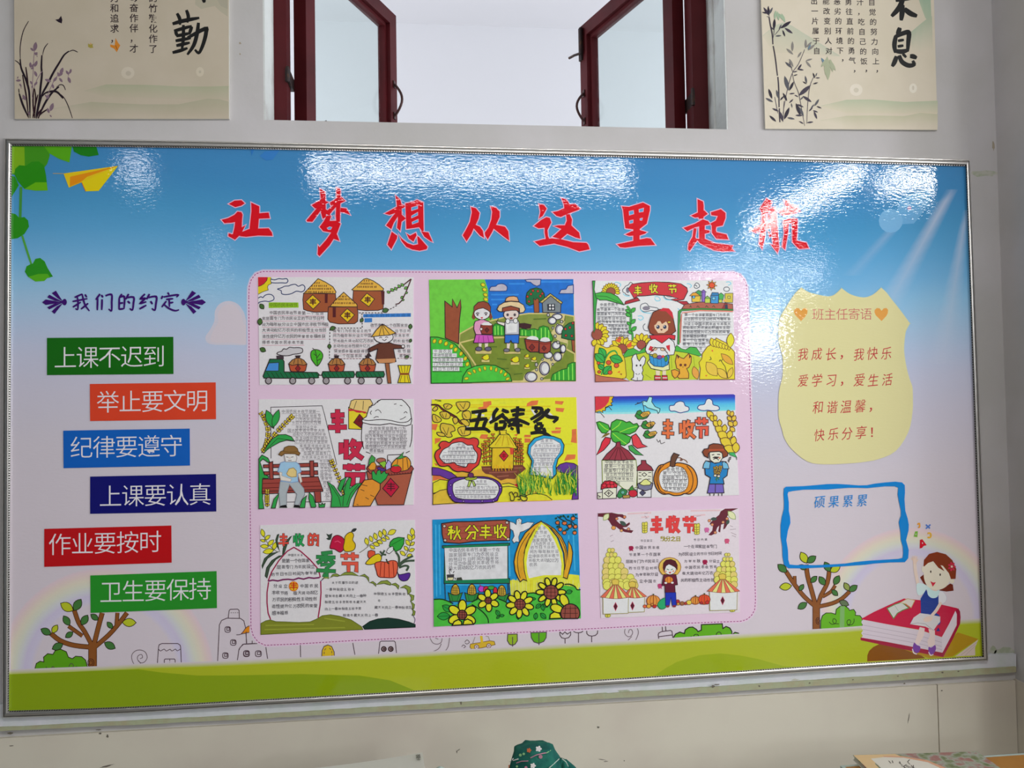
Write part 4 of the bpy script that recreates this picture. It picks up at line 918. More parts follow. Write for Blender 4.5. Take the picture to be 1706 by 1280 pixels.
A.f('b07a50', '1258 905 1455 898 1450 940 1290 945').e('c8c3c5', 1335, 680, 98, 62, o=INK, w=1.3).f('d99c3c', '1320 548 1360 570 1458 640 1400 660 1300 668 1212 678 1260 610', o=INK, w=1.4).ls(INK, 1, '1320 548 1290 668', '1320 548 1340 660', '1320 548 1395 655')
A.ls(INK, 1.1, '1290 690 1305 682 1320 690', '1350 685 1365 678 1380 686', '1320 705 1345 718 1365 702').e('c8c0c0', 1532, 775, 16, 16, o=INK, w=1).f('33262a', '1175 800 1205 808 1190 840 1215 880 1150 880 1180 840')
A.part('straw_bundle').f('d6b418', '1482 968 1610 968 1590 1055 1610 1145 1480 1145 1505 1055', o=INK, w=1.3).f('7a4020', '1498 1045 1595 1045 1595 1066 1500 1066').ls(INK, .8, '1510 970 1525 1040', '1550 970 1548 1040', '1585 970 1570 1040', '1520 1070 1500 1140', '1550 1070 1550 1140', '1575 1070 1590 1140')
A.flush()

# ---------------------------------------------------------------- 2 top middle: girl and boy on a green hill
A = sheet('painted drawing of a girl and a boy in a sun hat between green hills', (700, 450, D), '90 98 1555 93 1578 1125 112 1150', '5fae3c')
A.m = M_mark
A.part('meadow').f('63b43c', '90 98 660 96 680 200 700 330 660 480 420 600 420 1148 112 1150')
A.part('sky').f('1d63b4', '655 96 1555 93 1560 470 1300 440 1100 442 900 470 740 500 690 330 690 200')
A.ls('2f7ccc', 2.5, '720 250 1000 250', '720 300 1000 300', '730 350 780 350', '1100 120 1540 120', '900 140 1060 140', '1080 380 1140 380')
A.part('cloud').f('a5a0ac', '700 208 720 170 765 165 790 145 840 140 880 165 880 205 850 215 720 215', o='123a7a', w=1.5, sm=1).part('cloud').f('a5a0ac', '1065 100 1110 95 1225 95 1220 150 1185 165 1150 150 1120 125 1080 120', o='123a7a', w=1.5).part('cloud').f('a5a0ac', '1410 240 1430 200 1480 195 1500 160 1555 150 1556 240', o='123a7a', w=1.5)
A.part('hill').f('75823a', '395 755 400 650 560 560 740 510 900 470 1100 442 1300 442 1450 450 1562 470 1575 840 1577 1125 420 1148', o='b8aa6c', w=2.2)
A.f('6a7a2c', '400 740 560 700 700 690 1050 678 1240 700 1400 760 1570 850 1576 1100 1000 1130 560 1140 560 960 480 840', o='b8aa6c', w=2.5, sm=0)
A.ls('4e6424', 2.2, '700 780 780 780', '760 1000 900 1000', '780 900 880 910', '1150 500 1280 495', '760 560 800 550', '950 1060 1040 1050', '1000 800 1060 810', '650 1010 700 1040')
A.part('path').f('b8ac78', '1280 450 1470 455 1460 530 1380 560 1330 640 1400 720 1500 750 1470 840 1320 880 1240 900 1180 1000 1060 1060 1040 1130 1200 1128 1300 1060 1340 960 1440 900 1480 800 1500 720 1420 620 1470 520', sm=0)
for a in ((1390, 475, 52, 30), (1340, 515, 42, 36), (1415, 605, 42, 50), (1380, 765, 42, 38), (1450, 800, 28, 42), (1300, 865, 44, 36), (1395, 880, 42, 46), (1262, 1000, 52, 68), (1125, 1085, 62, 50)):
    A.e('8a8690', *a, o='2a2a3a', w=1.5).e('d6d6dc', a[0] + a[2] * .12, a[1], a[2] * .68, a[3] * .74)
for a in ((1300, 455, 14, 16), (1435, 525, 14, 14), (1348, 588, 11, 12), (1395, 555, 9, 9), (1370, 672, 14, 16), (1180, 960, 14, 20), (1182, 1012, 12, 14), (1240, 908, 11, 10), (1332, 912, 9, 9), (1345, 958, 10, 12), (1235, 1105, 14, 12), (1400, 735, 14, 16)): A.e('a8a49c', *a, o='2a2a3a', w=1.1)
A.part('hedge').f('2f8c2c', '740 665 735 580 760 545 800 550 850 570 860 665', o='1c4a1c', w=1.2).part('hedge').f('2f8c2c', '1010 668 1012 600 1060 596 1100 610 1120 600 1160 595 1200 610 1210 580 1250 566 1300 580 1325 640 1350 700 1330 735 1200 700 1100 672', o='1c4a1c', w=1.2)
A.ls('7acc4c', 1.8, '760 570 762 660', '790 565 792 660', '825 575 828 660', '1035 610 1035 665', '1070 612 1072 668', '1135 612 1137 680', '1172 610 1176 690', '1230 590 1230 700', '1270 585 1272 700', '1305 610 1306 700')
A.part('hedge').f('2f8c2c', '1325 1122 1345 1060 1400 1030 1440 1010 1490 1000 1500 960 1540 940 1575 938 1577 1125', o='1c4a1c', w=1.2).ls('7acc4c', 1.8, '1370 1055 1372 1118', '1410 1030 1412 1118', '1455 1015 1456 1118', '1505 985 1508 1118', '1545 950 1548 1118')
A.part('tree').f('87472f', '250 315 325 375 328 295 375 385 410 300 415 380 400 500 390 750 255 690', o=INK, w=1.4)
A.part('fruit_tree').f('1c6038', '1078 340 1075 270 1085 230 1120 195 1180 180 1230 195 1260 240 1265 290 1230 320 1110 360', o='14301c', w=1.3).f('8a4a2c', '1150 290 1170 305 1185 285 1205 300 1208 432 1158 432 1155 360', o=INK, w=1).part('fruit_tree').f('1c6038', '1435 690 1440 620 1470 570 1510 540 1563 525 1568 712 1500 705', o='14301c', w=1.3).f('8a4a2c', '1538 712 1568 714 1570 840 1545 815', o=INK, w=1)
for a in ((1090, 270), (1125, 245), (1145, 210), (1195, 215), (1220, 265), (1105, 320), (1240, 240), (1475, 600), (1520, 585), (1480, 665), (1540, 670), (1550, 540)): A.e('a83228', a[0], a[1], 12, 13, o='30181a', w=.8)
A.part('hut').f('6c7478', '1240 325 1320 245 1430 320 1425 432 1245 432', o=INK, w=1.3).f('b3a456', '1212 328 1320 238 1445 328 1435 345 1400 325 1325 262 1240 335', o=INK, w=1.2).ls('5c5430', .8, '1250 300 1262 312', '1280 275 1295 285', '1350 262 1345 285', '1385 288 1378 308', '1410 305 1405 325').f('30343c', '1288 345 1368 342 1370 412 1292 414')
for a in ((1318, 360), (1348, 360), (1318, 392), (1348, 392)): A.e('cfd2da', a[0], a[1], 10, 11)
A.part('bush').f('3ca838', '105 680 180 682 260 705 350 750 430 830 500 920 520 985 520 1145 112 1150', o='1c4a1c', w=1.6).part('bush').f('45ad3a', '425 1146 435 1080 480 1010 560 975 650 962 760 968 850 1010 910 1060 930 1130', o='1c4a1c', w=1.6)
for a in ((145, 722), (205, 727), (263, 748), (318, 775), (360, 808), (415, 850), (458, 898), (480, 955)): A.e('d8bc20', a[0], a[1], 17, 23, rot=25, o='6c5010', w=1)
for a in ((470, 1102, 80), (500, 1048, 120), (550, 1028, 150), (605, 1012, 160), (657, 998, 170), (720, 998, 0), (772, 1012, 10), (822, 1032, 20), (865, 1060, 30), (888, 1105, 60)): A.e('d8bc20', a[0], a[1], 13, 22, rot=a[2], o='6c5010', w=.9)
for a in ((640, 148), (655, 197), (665, 250), (668, 296)): A.leaf('d8bc20', a[0] - 24, a[1] - 8, a[0] + 22, a[1] + 12, r=.35, o='6c5010', w=.9)
A.part('writing_strips')
for i, (x1, y) in enumerate(((325, 825), (372, 865), (435, 912), (430, 958), (398, 1005))): A.f('c6c6cc', '128 %d %d %d %d %d 128 %d' % (y - 18, x1, y - 18, x1, y + 20, y + 20)).l(INK, 1, '122 %d %d %d' % (y + 26, x1 + 25, y + 26))
A.rows(HW, '135 825 320 825 135 865 365 865 135 912 430 912 135 958 425 958 135 1005 390 1005', 6.4, '2a2a34')
def kid_shadow(a): A.f('b8a86c', a)
A.part('girl_figure').f('b8a86c', '560 820 725 820 720 850 562 850').f('c9b8ac', '595 740 625 740 620 790 595 790').f('c9b8ac', '655 740 690 740 685 790 658 790').e('56526a', 595, 802, 33, 22, o=INK, w=1).e('56526a', 690, 802, 33, 22, o=INK, w=1)
A.f('b24aa0', '565 655 735 655 752 735 640 742 542 740', o=INK, w=1.3).ls('7c2c70', 1, '600 670 590 735', '640 670 645 738', '685 670 700 735').f('e288a8', '560 520 630 498 700 525 735 560 735 660 565 655 545 600 548 550', o=INK, w=1.3)
A.f('7a3b2c', '540 420 525 480 545 505 560 490').f('7a3b2c', '715 430 735 480 715 510 700 480').e('ccc4c8', 628, 440, 82, 65, o=INK, w=1.2).f('84402e', '545 430 548 370 590 328 640 318 690 335 715 375 715 430 680 405 640 385 590 395 560 410', o=INK, w=1.2)
A.ls(INK, 1.4, '565 445 580 435 600 440', '650 440 668 432 685 440').e('5a4a50', 583, 455, 10, 10).e('5a4a50', 668, 452, 10, 10).f('b02c3c', '610 480 640 478 628 498').f('7c3428', '615 558 735 555 735 640 720 655 625 650 612 610', o=INK, w=1.3).f('d6d0d0', '618 552 650 530 690 528 732 552 720 562 640 560').f('5c201c', '655 608 678 585 700 608 678 635', o=INK, w=.9).e('ccc0bc', 620, 600, 14, 14, o=INK, w=.8)
A.part('boy_figure').f('b8a86c', '855 830 1015 830 1018 850 855 850').f('c9b8ac', '880 740 915 740 905 800 880 800').f('c9b8ac', '955 740 985 740 985 800 958 800').e('6c6a74', 878, 815, 30, 18, o=INK, w=1).e('6c6a74', 990, 812, 28, 20, o=INK, w=1)
A.f('2460b4', '860 655 1005 655 1000 745 935 740 920 715 905 742 858 740', o=INK, w=1.3).f('ccc0b8', '860 535 800 525 775 520 790 545 855 570', o=INK, w=1).l(INK, 1, '795 490 785 520').f('a8a8ae', '860 530 890 500 980 495 1005 530 1005 655 860 658', o=INK, w=1.3).f('d4d4da', '870 545 985 540 980 630 880 640')
A.f('3a2024', '1005 545 1060 540 1130 555 1120 590 1060 598 1010 580', o=INK, w=.8).e('c8b8b0', 925, 452, 78, 58, o=INK, w=1.2).f('84402e', '835 425 835 370 920 350 1000 372 1005 425 980 410 930 410 870 418', o=INK, w=1)
A.f('e0b088', '780 398 800 360 850 330 920 318 1000 325 1050 355 1068 400 1050 430 1010 438 1008 390 920 365 835 385 832 425 800 420', o=INK, w=1.3).f('d89a70', '862 318 875 285 900 270 950 265 985 275 1003 320 930 315', o=INK, w=1.2).e('ddd8d8', 890, 520, 22, 26, o=INK, w=.9).e('ddd8d8', 968, 516, 22, 26, o=INK, w=.9).e('4a4048', 888, 455, 13, 15).e('4a4048', 960, 455, 13, 15).f('7a2c28', '905 485 925 478 945 486 930 500 912 498')
A.part('grain_basket').e('d6d2cc', 1140, 705, 62, 35).e('d6d2cc', 1268, 715, 50, 32)
A.f('8c3a2c', '1062 700 1130 712 1208 718 1202 832 1120 832 1080 800', o=INK, w=1.4).part('grain_basket').f('8c3a2c', '1208 725 1270 735 1328 725 1322 820 1290 845 1210 842', o=INK, w=1.4).ls('5c1c18', 1, '1062 715 1130 730 1205 735', '1210 745 1270 755 1325 742').f('6c2420', '1135 750 1165 785 1135 820 1105 785', o=INK, w=1).f('6c2420', '1255 768 1280 795 1258 820 1235 795', o=INK, w=1)
A.part('chick')
for cx, cy, r in ((668, 890, 1), (968, 912, 1.1), (1085, 875, .6), (1158, 902, .65), (1088, 975, .65)):
    A.again().f('b8ac6c', '%f %f %f %f %f %f %f %f' % (cx - 45 * r, cy + 22 * r, cx + 35 * r, cy + 22 * r, cx + 35 * r, cy + 45 * r, cx - 45 * r, cy + 45 * r)).e('dcc020', cx, cy, 34 * r, 26 * r, o='5c4410', w=1.1).e('dcc020', cx + 10 * r, cy - 14 * r, 18 * r, 16 * r).f('c8681c', '%f %f %f %f %f %f' % (cx - 32 * r, cy - 8 * r, cx - 46 * r, cy, cx - 30 * r, cy + 6 * r))
A.flush()

# ---------------------------------------------------------------- 3 top right: girl with basket, rabbit and fox
A = sheet('drawing of a girl holding a blue basket between a rabbit and a fox', (970, 450, D), '105 110 1530 105 1548 1110 132 1135', 'c6c7c8')
A.part('cloud').ls('3c4450', 1.2, '520 145 490 125 470 150 440 165 425 185 410 200 415 225 435 235 445 250 480 258', '640 335 660 345 680 370 760 385 770 405 740 415 700 410 640 425 600 410 590 380 600 350 640 335', '1140 150 1160 130 1185 145 1190 170 1165 185 1140 180 1138 155 1160 160 1165 170', '1435 190 1450 175 1480 175 1495 195 1480 215 1445 212 1435 190', '640 545 618 570 630 610 670 620', '830 260 850 290 900 300 950 290', sm=1).ls('6fb4cc', 1.4, '330 130 350 125 390 145 380 170', '735 275 760 268 790 290 785 310 750 312 735 285', '1060 140 1085 140 1110 160 1090 180', '1460 125 1490 120 1510 140 1480 155', '565 470 600 465 620 490 590 510 568 490', '590 400 620 430 700 440', '970 390 990 410', '415 240 440 262 480 266', '820 265 850 300 940 305', sm=1).e('74707c', 650, 388, 38, 22).e('6a6674', 462, 205, 18, 30).e('8a8a90', 890, 262, 40, 18)
A.part('sunflower')
def petals(cx, cy, r0, r1, n, col, cc, a0=0, a1=360, rot=0, rc=None, wv=.30, oc='5c3010'):
    for i in range(n):
        t = math.radians(a0 + (a1 - a0) * (i + .5) / n + rot); A.leaf(col, cx + r0 * math.cos(t), cy + r0 * math.sin(t), cx + r1 * math.cos(t), cy + r1 * math.sin(t), r=wv, o=oc, w=1)
    A.e(cc, cx, cy, rc or r0 * 1.08, rc or r0 * 1.08, o=oc, w=1)
petals(290, 225, 42, 95, 11, 'dcb81c', '8a4c38', 175, 375); A.again()
petals(150, 655, 50, 125, 9, 'dfb622', '8a4638', -100, 120, wv=.36); A.again(); petals(405, 800, 45, 130, 7, 'dfb622', '8c4438', -180, 0, wv=.32); A.again(); petals(600, 760, 42, 120, 7, 'dfb622', '8c4438', -185, 10, wv=.32)
A.f('c8562c', '340 720 380 670 400 700 380 740').f('c8562c', '450 760 500 730 500 780 460 790')
A.part('banner_ribbon').f('9c2430', '440 318 560 280 585 310 430 350', o=INK, w=1.1).f('9c2430', '960 318 1060 318 1088 350 1060 370', o=INK, w=1.1)
A.f('b22c34', '505 145 600 130 740 122 880 125 1000 140 1062 180 1070 220 1030 300 950 315 900 300 975 290 880 262 740 252 640 262 560 265 530 290 470 190', o=INK, w=1.4, sm=0).f('b22c34', '505 145 740 122 1000 140 1068 200 1020 275 960 262 740 245 560 262 530 285 468 195')
for ch, x, y in (('\u4e30', 565, 205), ('\u6536', 722, 185), ('\u8282', 915, 190)): A.hz(ch, x - 45, y - 48, x + 45, y + 50, 1.9, 'd8c02c', '3a1a10', 1.6)
A.part('town').f('9a5444', '1010 395 1040 350 1200 325 1400 330 1528 345 1530 400', o=INK, w=1)
for c, p in (('e0a83a', '1112 265 1200 262 1198 325 1115 325'), ('d08c2c', '1090 262 1125 230 1190 228 1208 262'), ('7a58a8', '1215 225 1250 222 1248 325 1215 325'), ('7a58a8', '1205 222 1232 200 1262 225'), ('3f8c48', '1150 225 1180 205 1205 215 1205 300 1198 262'), ('a8b848', '1245 290 1300 288 1298 335 1245 335'), ('78a048', '1240 292 1270 262 1305 290'), ('3a84b8', '1305 260 1385 258 1380 340 1305 338'), ('2a6c9c', '1305 262 1320 228 1380 230 1392 258'), ('3f9c4c', '1385 250 1410 232 1438 255 1430 300 1400 320 1388 290'), ('b8a83c', '1450 238 1530 235 1528 330 1450 330'), ('a8b848', '1385 300 1420 298 1420 332 1385 332')): A.f(c, p, o='2a2c34', w=.9)
A.e('5aa0d0', 1132, 275, 14, 14, o='2a2c34', w=.8).f('6ab0dc', '1320 275 1350 275 1350 302 1320 302', o='2a2c34', w=.8).f('d8c060', '1478 265 1502 265 1502 288 1478 288', o='2a2c34', w=.8)
A.f('7a2c2c', '1440 340 1475 340 1480 398 1410 398 1430 365').f('c89c4c', '1425 320 1450 290 1490 325').f('2c3444', '1448 355 1475 350 1480 398 1450 398')
A.f('3c8c3c', '975 420 1000 400 1200 388 1530 398 1532 412 1200 402 1010 415 995 440 985 755 968 755', o='1c4420', w=.9).f('c87c6c', '1010 430 1200 405 1530 415 1532 428 1200 418 1020 440').f('b06a5c', '988 560 1005 450 1015 440 1000 740 988 740').ls('26401c', 1, '1090 378 1100 362 1108 380', '1160 375 1175 365 1190 380', '1250 378 1262 362 1280 380', '1320 375 1335 362 1350 380')
A.part('sun').e('cf4a28', 1316, 155, 28, 28, o='5c2010', w=.9)
for i in range(8):
    t = i * math.pi / 4 + .1; A.f('dc9c3c', '%f %f %f %f %f %f' % (1316 + 30 * math.cos(t - .35), 155 + 30 * math.sin(t - .35), 1316 + 54 * math.cos(t), 155 + 54 * math.sin(t), 1316 + 30 * math.cos(t + .35), 155 + 30 * math.sin(t + .35)), o='5c2010', w=.8)
A.e('cf4a28', 1316, 155, 25, 25)
A.part('stalk').f('2f8c3a', '105 110 130 110 122 200 150 300 138 400 132 600 118 640 115 400 112 250', o='1c4420', w=1).f('3c9c3c', '140 280 130 240 200 225 290 235 360 270 400 320 425 355 340 330 250 305 180 305', o='1c4420', w=1.2).l('1c4420', .8, '140 262 250 270 420 350')
A.b('3c8c3c', 4.2, '455 365 490 420 495 520 485 590 510 650 512 710', tip=.6)
for a in ((485, 430, 440, 400), (495, 430, 540, 385), (492, 470, 440, 440), (495, 545, 540, 500), (488, 560, 455, 525), (500, 620, 550, 575), (505, 650, 465, 615)): A.leaf('3c9c3c', *a, r=.3, o='1c4420', w=.9)
A.part('handwriting').rows(HW, '180 350 370 350 150 400 430 400 150 446 440 446 150 492 450 492 160 526 450 526 260 566 465 566 270 602 470 602 270 636 480 636 300 668 480 668', 5.6, '3c3c48', line='50505a', ly=.8)
A.again().rows(HW[8:], '1040 455 1500 455 1030 497 1510 497 1030 548 1510 548 1020 585 1500 585 1020 628 1500 628 1020 672 1270 672 1020 712 1290 712 1020 752 1255 752 1190 795 1220 795', 5.8, '3c3c48', line='50505a', ly=.82)
A.part('meadow').f('a9b42e', '415 890 560 840 740 820 960 815 1100 850 1215 890 1190 970 1180 1112 480 1124 440 1090').f('3f9a3c', '415 870 460 810 520 795 580 830 640 780 660 830 420 890', o='1c4420', w=.9).part('hill').f('3f9a3c', '920 820 960 765 1010 800 1050 810 1100 780 1160 790 1210 865 1190 875 1060 840', o='1c4420', w=.9)
A.ls('8a9a20', 1.4, '560 870 600 1050', '900 850 910 1000', '1130 880 1150 1080', '640 1060 700 1100')
A.part('hay').f('dcb42c', '130 770 200 770 250 790 330 770 390 800 410 860 430 900 440 1000 435 1100 280 1090 136 1070', o='6c4c10', w=1.2, sm=1).f('a4604c', '132 1060 200 1080 380 1100 480 1128 134 1136', o='5c2c20', w=1).part('hay').f('dcb828', '1220 850 1270 780 1340 740 1360 690 1460 740 1545 830 1548 1110 1190 1112 1200 1000 1185 940 1215 900', o='6c4c10', w=1.2, sm=0)
for i in range(7): t = i; A.leaf('dcb828', 1310 + i * 30, 690 + i * 14, 1335 + i * 26, 780 + i * 6, r=.3, o='6c4c10', w=1)
A.leaf('dcc030', 1500, 790, 1510, 640, r=.25, o='6c4c10', w=1).leaf('d89430', 1410, 850, 1530, 960, r=.2, o='6c4c10', w=1).leaf('dca83c', 1260, 935, 1370, 1075, r=.3, o='6c4c10', w=1).leaf('dca83c', 1470, 1100, 1370, 1000, r=.26, o='6c4c10', w=1).leaf('dca83c', 1480, 1100, 1525, 990, r=.22, o='6c4c10', w=1).leaf('c88c3c', 1170, 1110, 1130, 980, r=.25, o='6c4c10', w=1).ls('2c2c1c', 1.1, '1480 1100 1450 980 1400 910', '1400 910 1390 930', '1410 930 1425 905', '1300 880 1310 905 1290 915')
A.f('c8562c', '1310 815 1328 810 1325 835').f('c8562c', '1245 1070 1270 1065 1262 1082').f('c8562c', '355 1040 385 1022 380 1045').f('8a4c2c', '380 1055 405 1050 400 1070')
A.part('tomato_plant').b('2f8c3c', 3.0, '195 1065 215 980 235 900 275 840 330 820 360 860', tip=.6)
for a in ((235, 890, 175, 790), (225, 940, 130, 850), (280, 885, 410, 925), (225, 1010, 160, 960), (215, 1060, 295, 975)): A.leaf('2f9a44', *a, r=.33, o='143c1c', w=1.1, vein='143c1c')
for a in ((165, 945, 16), (268, 940, 24), (348, 970, 24), (282, 1040, 22), (172, 1035, 16)): A.e('c04a2c', a[0], a[1], a[2], a[2] * .9, o='5c1810', w=1)
A.part('rabbit').f('cfcccc', '510 960 502 900 520 865 548 850 560 900 580 925 600 890 625 872 645 900 635 950 610 985 618 1020 605 1050 620 1080 610 1122 540 1124 495 1110 520 1090 525 1040 508 1010', o='3c3438', w=1.3).e('30282c', 552, 970, 9, 11).e('30282c', 592, 968, 9, 11).ls('3c3438', 1, '540 1050 560 1062', '585 1050 570 1062', '560 1090 560 1120')
A.part('fox').f('d88c2c', '905 1020 940 1010 985 1030 975 1080 940 1100 915 1070', o='5c2c10', w=1.2).f('dc942e', '960 1000 945 930 960 860 1000 890 1030 900 1080 850 1108 880 1105 940 1082 990 1060 1000 1082 1050 1080 1100 985 1102 965 1080 990 1050 985 1010', o='5c2c10', w=1.3).f('4a2418', '960 862 985 885 972 905').f('4a2418', '1085 856 1105 880 1085 900').e('5c2c14', 1000, 965, 14, 14).e('5c2c14', 1045, 965, 14, 14).e('30201c', 1022, 985, 5, 4)
A.part('girl_figure').f('7c3a24', '690 640 670 580 690 500 720 430 780 400 860 400 910 440 930 520 950 620 900 660 740 665', o=INK, w=1.2).f('b22430', '780 415 820 385 880 390 915 430 930 500 900 470 850 420').f('dfa98c', '735 590 730 550 760 520 850 520 875 560 870 610 830 640 770 640').f('7c3a24', '720 570 730 480 790 450 860 470 890 540 890 600 870 560 855 520 810 550 780 500 750 550')
A.e('2c3450', 768, 578, 18, 20).e('2c3450', 838, 578, 18, 20).e('cfd4e0', 762, 570, 6, 6).e('cfd4e0', 832, 570, 6, 6).f('5c1c14', '790 600 818 600 805 618').e('d0c030', 882, 530, 14, 6)
A.f('cfc8cc', '650 770 680 720 740 690 880 690 930 730 945 800 930 860 880 865 860 1010 730 1010 720 860 660 850 640 810', o=INK, w=1.2).f('b82430', '680 665 740 660 900 655 945 665 940 710 880 690 810 745 740 700 700 705', o=INK, w=1.1).f('b82430', '670 810 690 770 740 790 720 830').f('b82430', '860 800 850 770 890 760 890 830')
A.f('d8c890', '660 940 690 900 880 930 885 1010 820 1025 700 1000', o=INK, w=1.1).f('d8b8a0', '745 1020 790 1025 785 1075 750 1075').f('d8b8a0', '815 1025 850 1020 850 1070 815 1075').f('b02c34', '735 1070 795 1075 800 1118 735 1118', o=INK, w=1).f('b02c34', '810 1070 862 1070 868 1118 812 1118', o=INK, w=1).ls('d8d8d8', 1.4, '740 1095 795 1095', '815 1095 862 1095')
A.part('basket').f('2c80b4', '678 840 690 870 780 905 870 860 885 880 870 960 820 985 730 975 690 940', o='143c5c', w=1.4).ls('1c5a88', .9, '720 890 730 970', '760 905 765 980', '800 905 805 982', '840 890 845 975').e('cfd0d0', 760, 850, 40, 30).e('9a8c2c', 738, 870, 24, 24, o=INK, w=.8).e('6c3c8c', 785, 885, 24, 20, o=INK, w=.8).e('3c8c34', 850, 900, 16, 30, o=INK, w=.8).e('b8402c', 820, 878, 14, 14).e('dfa98c', 735, 800, 26, 16, o=INK, w=.8).e('dfa98c', 820, 805, 26, 16, o=INK, w=.8).l(INK, 1.3, '690 840 740 790 820 790 870 850')
A.flush()
# ---------------------------------------------------------------- 4 middle left: old man on a bench
def corn(pts, n, col='dcb63c', ln=26, r=.3, both=True, stem='4c2c14', w=.9):
    p = crom(nums(pts), False, 6); tot = [0]
    for i in range(1, len(p)): tot.append(tot[-1] + math.dist(p[i], p[i - 1]))
    A.l(stem, 1.3, [q for a in p for q in a])
    for k in range(n):
        d = tot[-1] * (k + .5) / n; i = 1
        while i < len(p) - 1 and tot[i] < d: i += 1
        dx, dy = p[i][0] - p[i - 1][0], p[i][1] - p[i - 1][1]; l_ = math.hypot(dx, dy) or 1; dx /= l_; dy /= l_
        for s_ in (1, -1):
            ex, ey = dx * .75 - dy * s_ * .7, dy * .75 + dx * s_ * .7
            A.leaf(col, p[i][0], p[i][1], p[i][0] + ex * ln, p[i][1] + ey * ln, r=r, o=stem, w=w)
A = sheet('drawing of an old man on a red bench with carrot and vegetable basket', (420, 650, D), '68 95 1640 92 1640 1165 68 1208')
A.part('panel_outline').ls(INK, 1.1, '192 695 190 175 710 160 735 250 860 760', '300 1140 800 1132')
A.part('handwriting').rows(HW, '300 218 690 218 425 262 700 262 440 298 700 298 400 332 700 332 440 378 660 378 360 410 740 410 410 450 755 450 440 490 770 490 430 525 770 525 480 568 790 568 500 600 800 600 520 640 800 640 500 685 810 685 680 725 790 725 690 760 800 760 690 795 800 795 690 830 810 830 690 868 810 868 695 902 815 902 710 940 810 940 720 980 800 980 730 1020 800 1020 730 1060 800 1060 740 1095 790 1095', 6.0, '504850', line='8a8288', ly=.6)
A.part('title_lettering')
TC = 'b02a44'
for ch, bx_ in (('\u4e30', (768, 195, 965, 440)), ('\u6536', (870, 492, 1130, 705)), ('\u8282', (915, 735, 1150, 975))): A.again().hz(ch, *bx_, 7.4, TC, INK, 1.8)
A.part('grain_barrel').f('dfb62c', '980 175 1175 235 1180 260 1125 300 1110 400 980 395', o=INK, w=1.3).f('c7ac6c', '985 180 1005 110 1040 95 1200 95 1225 140 1185 190 1170 235 1060 215', o=INK, w=1.2).f('b02a34', '980 190 1160 222 1150 240 1130 236 1120 225 1095 232 1060 228 1030 212 980 215').ls(INK, .9, '1060 110 1030 200', '1130 110 1125 200').f('6c1a24', '1090 245 1140 300 1105 385 1030 330', o=INK, w=1.1).t('\u4e30', 1088, 312, 1088, 312, 7, INK)
A.part('rice_sack').f('cac8ca', '1115 300 1160 270 1190 170 1240 150 1280 110 1310 96 1520 96 1560 130 1600 180 1620 300 1610 350 1560 365 1480 355 1400 340 1300 355 1200 350 1120 330', o=INK, w=1.4).ls(INK, 1.3, '1120 300 1180 310 1300 300 1400 308 1500 330 1580 320 1615 285', '1118 345 1110 500 1135 600', '1625 350 1620 500 1600 580', '1155 628 1200 645', '1380 660 1520 655', '1560 640 1600 620', '1375 660 1375 720', sm=1).ls(INK, 1.1, '1210 250 1200 230 1215 210', '1250 215 1275 200 1300 215 1310 235', '1235 285 1260 270 1285 275', '1440 145 1465 140', '1500 155 1525 160', '1540 235 1560 220 1575 235', '1500 300 1530 290 1560 270', '1190 180 1215 170', '1275 130 1280 115 1300 105', sm=1)
A.part('handwriting').rows(HW[10:], '1190 390 1560 390 1180 428 1575 428 1145 465 1570 465 1145 502 1575 502 1150 540 1570 540 1150 576 1560 576 1190 618 1340 618', 6.2, '504850', line='8a8288', ly=.6)
A.part('wheat_ear'); corn('110 640 150 520 160 400 130 300 95 240', 15, ln=32); A.again(); corn('95 640 180 520 260 420 400 275', 16, ln=34)
A.leaf('2f9044', 220, 390, 145, 205, r=.2, o=INK, w=1.1).leaf('2f9044', 210, 380, 272, 200, r=.18, o=INK, w=1.1).f('2f9044', '115 650 150 570 200 500 270 455 340 452 400 475 430 520 350 510 280 530 200 575 150 610', o=INK, w=1.2, sm=0).l(INK, .8, '150 600 260 490 420 515')
A.f('2f9044', '68 700 100 660 160 690 180 730 160 735 110 700 80 730 120 850 170 880 160 900 110 895 120 950 105 1100 120 1205 68 1207', o=INK, w=1.2)
A.part('bench')
BR = '8c3f38'
for p in ('115 760 665 740 668 778 115 790', '120 830 665 820 668 858 125 862', '105 905 670 880 720 1020 100 1050', '100 1030 715 1010 718 1030 105 1055', '170 740 210 725 215 905 180 905', '585 720 625 718 628 880 590 880', '630 1030 695 1025 700 1140 645 1142'): A.f(BR, p, o=INK, w=1.3)
A.ls('4c1c1c', .9, '110 950 690 930', '105 995 705 975')
A.part('wheat_ear'); corn('155 1190 152 1100 155 1020', 9, ln=30); A.again(); corn('950 1100 900 940 810 730', 15, ln=32)
A.part('old_man').f('99a0a4', '285 930 470 930 525 1000 535 1060 470 1170 430 1170 455 1060 380 960 350 1050 350 1170 285 1180 270 1050', o='70747c', w=1.1).f('1c181c', '275 1195 290 1175 345 1165 358 1195').f('1c181c', '420 1192 430 1165 480 1170 490 1195')
A.f('8caed0', '290 740 340 725 440 728 480 760 498 830 462 850 468 930 400 940 290 925 300 850 262 830', o='6c88b0', w=1.1).f('ccc0b8', '275 830 305 840 300 870 400 905 390 930 290 915', o='9c8c84', w=.8).f('ccc0b8', '465 850 490 845 508 930 490 945', o='9c8c84', w=.8).f('d0b074', '350 850 375 800 420 790 450 820 450 880 400 885 365 870', o='8c6c3c', w=1)
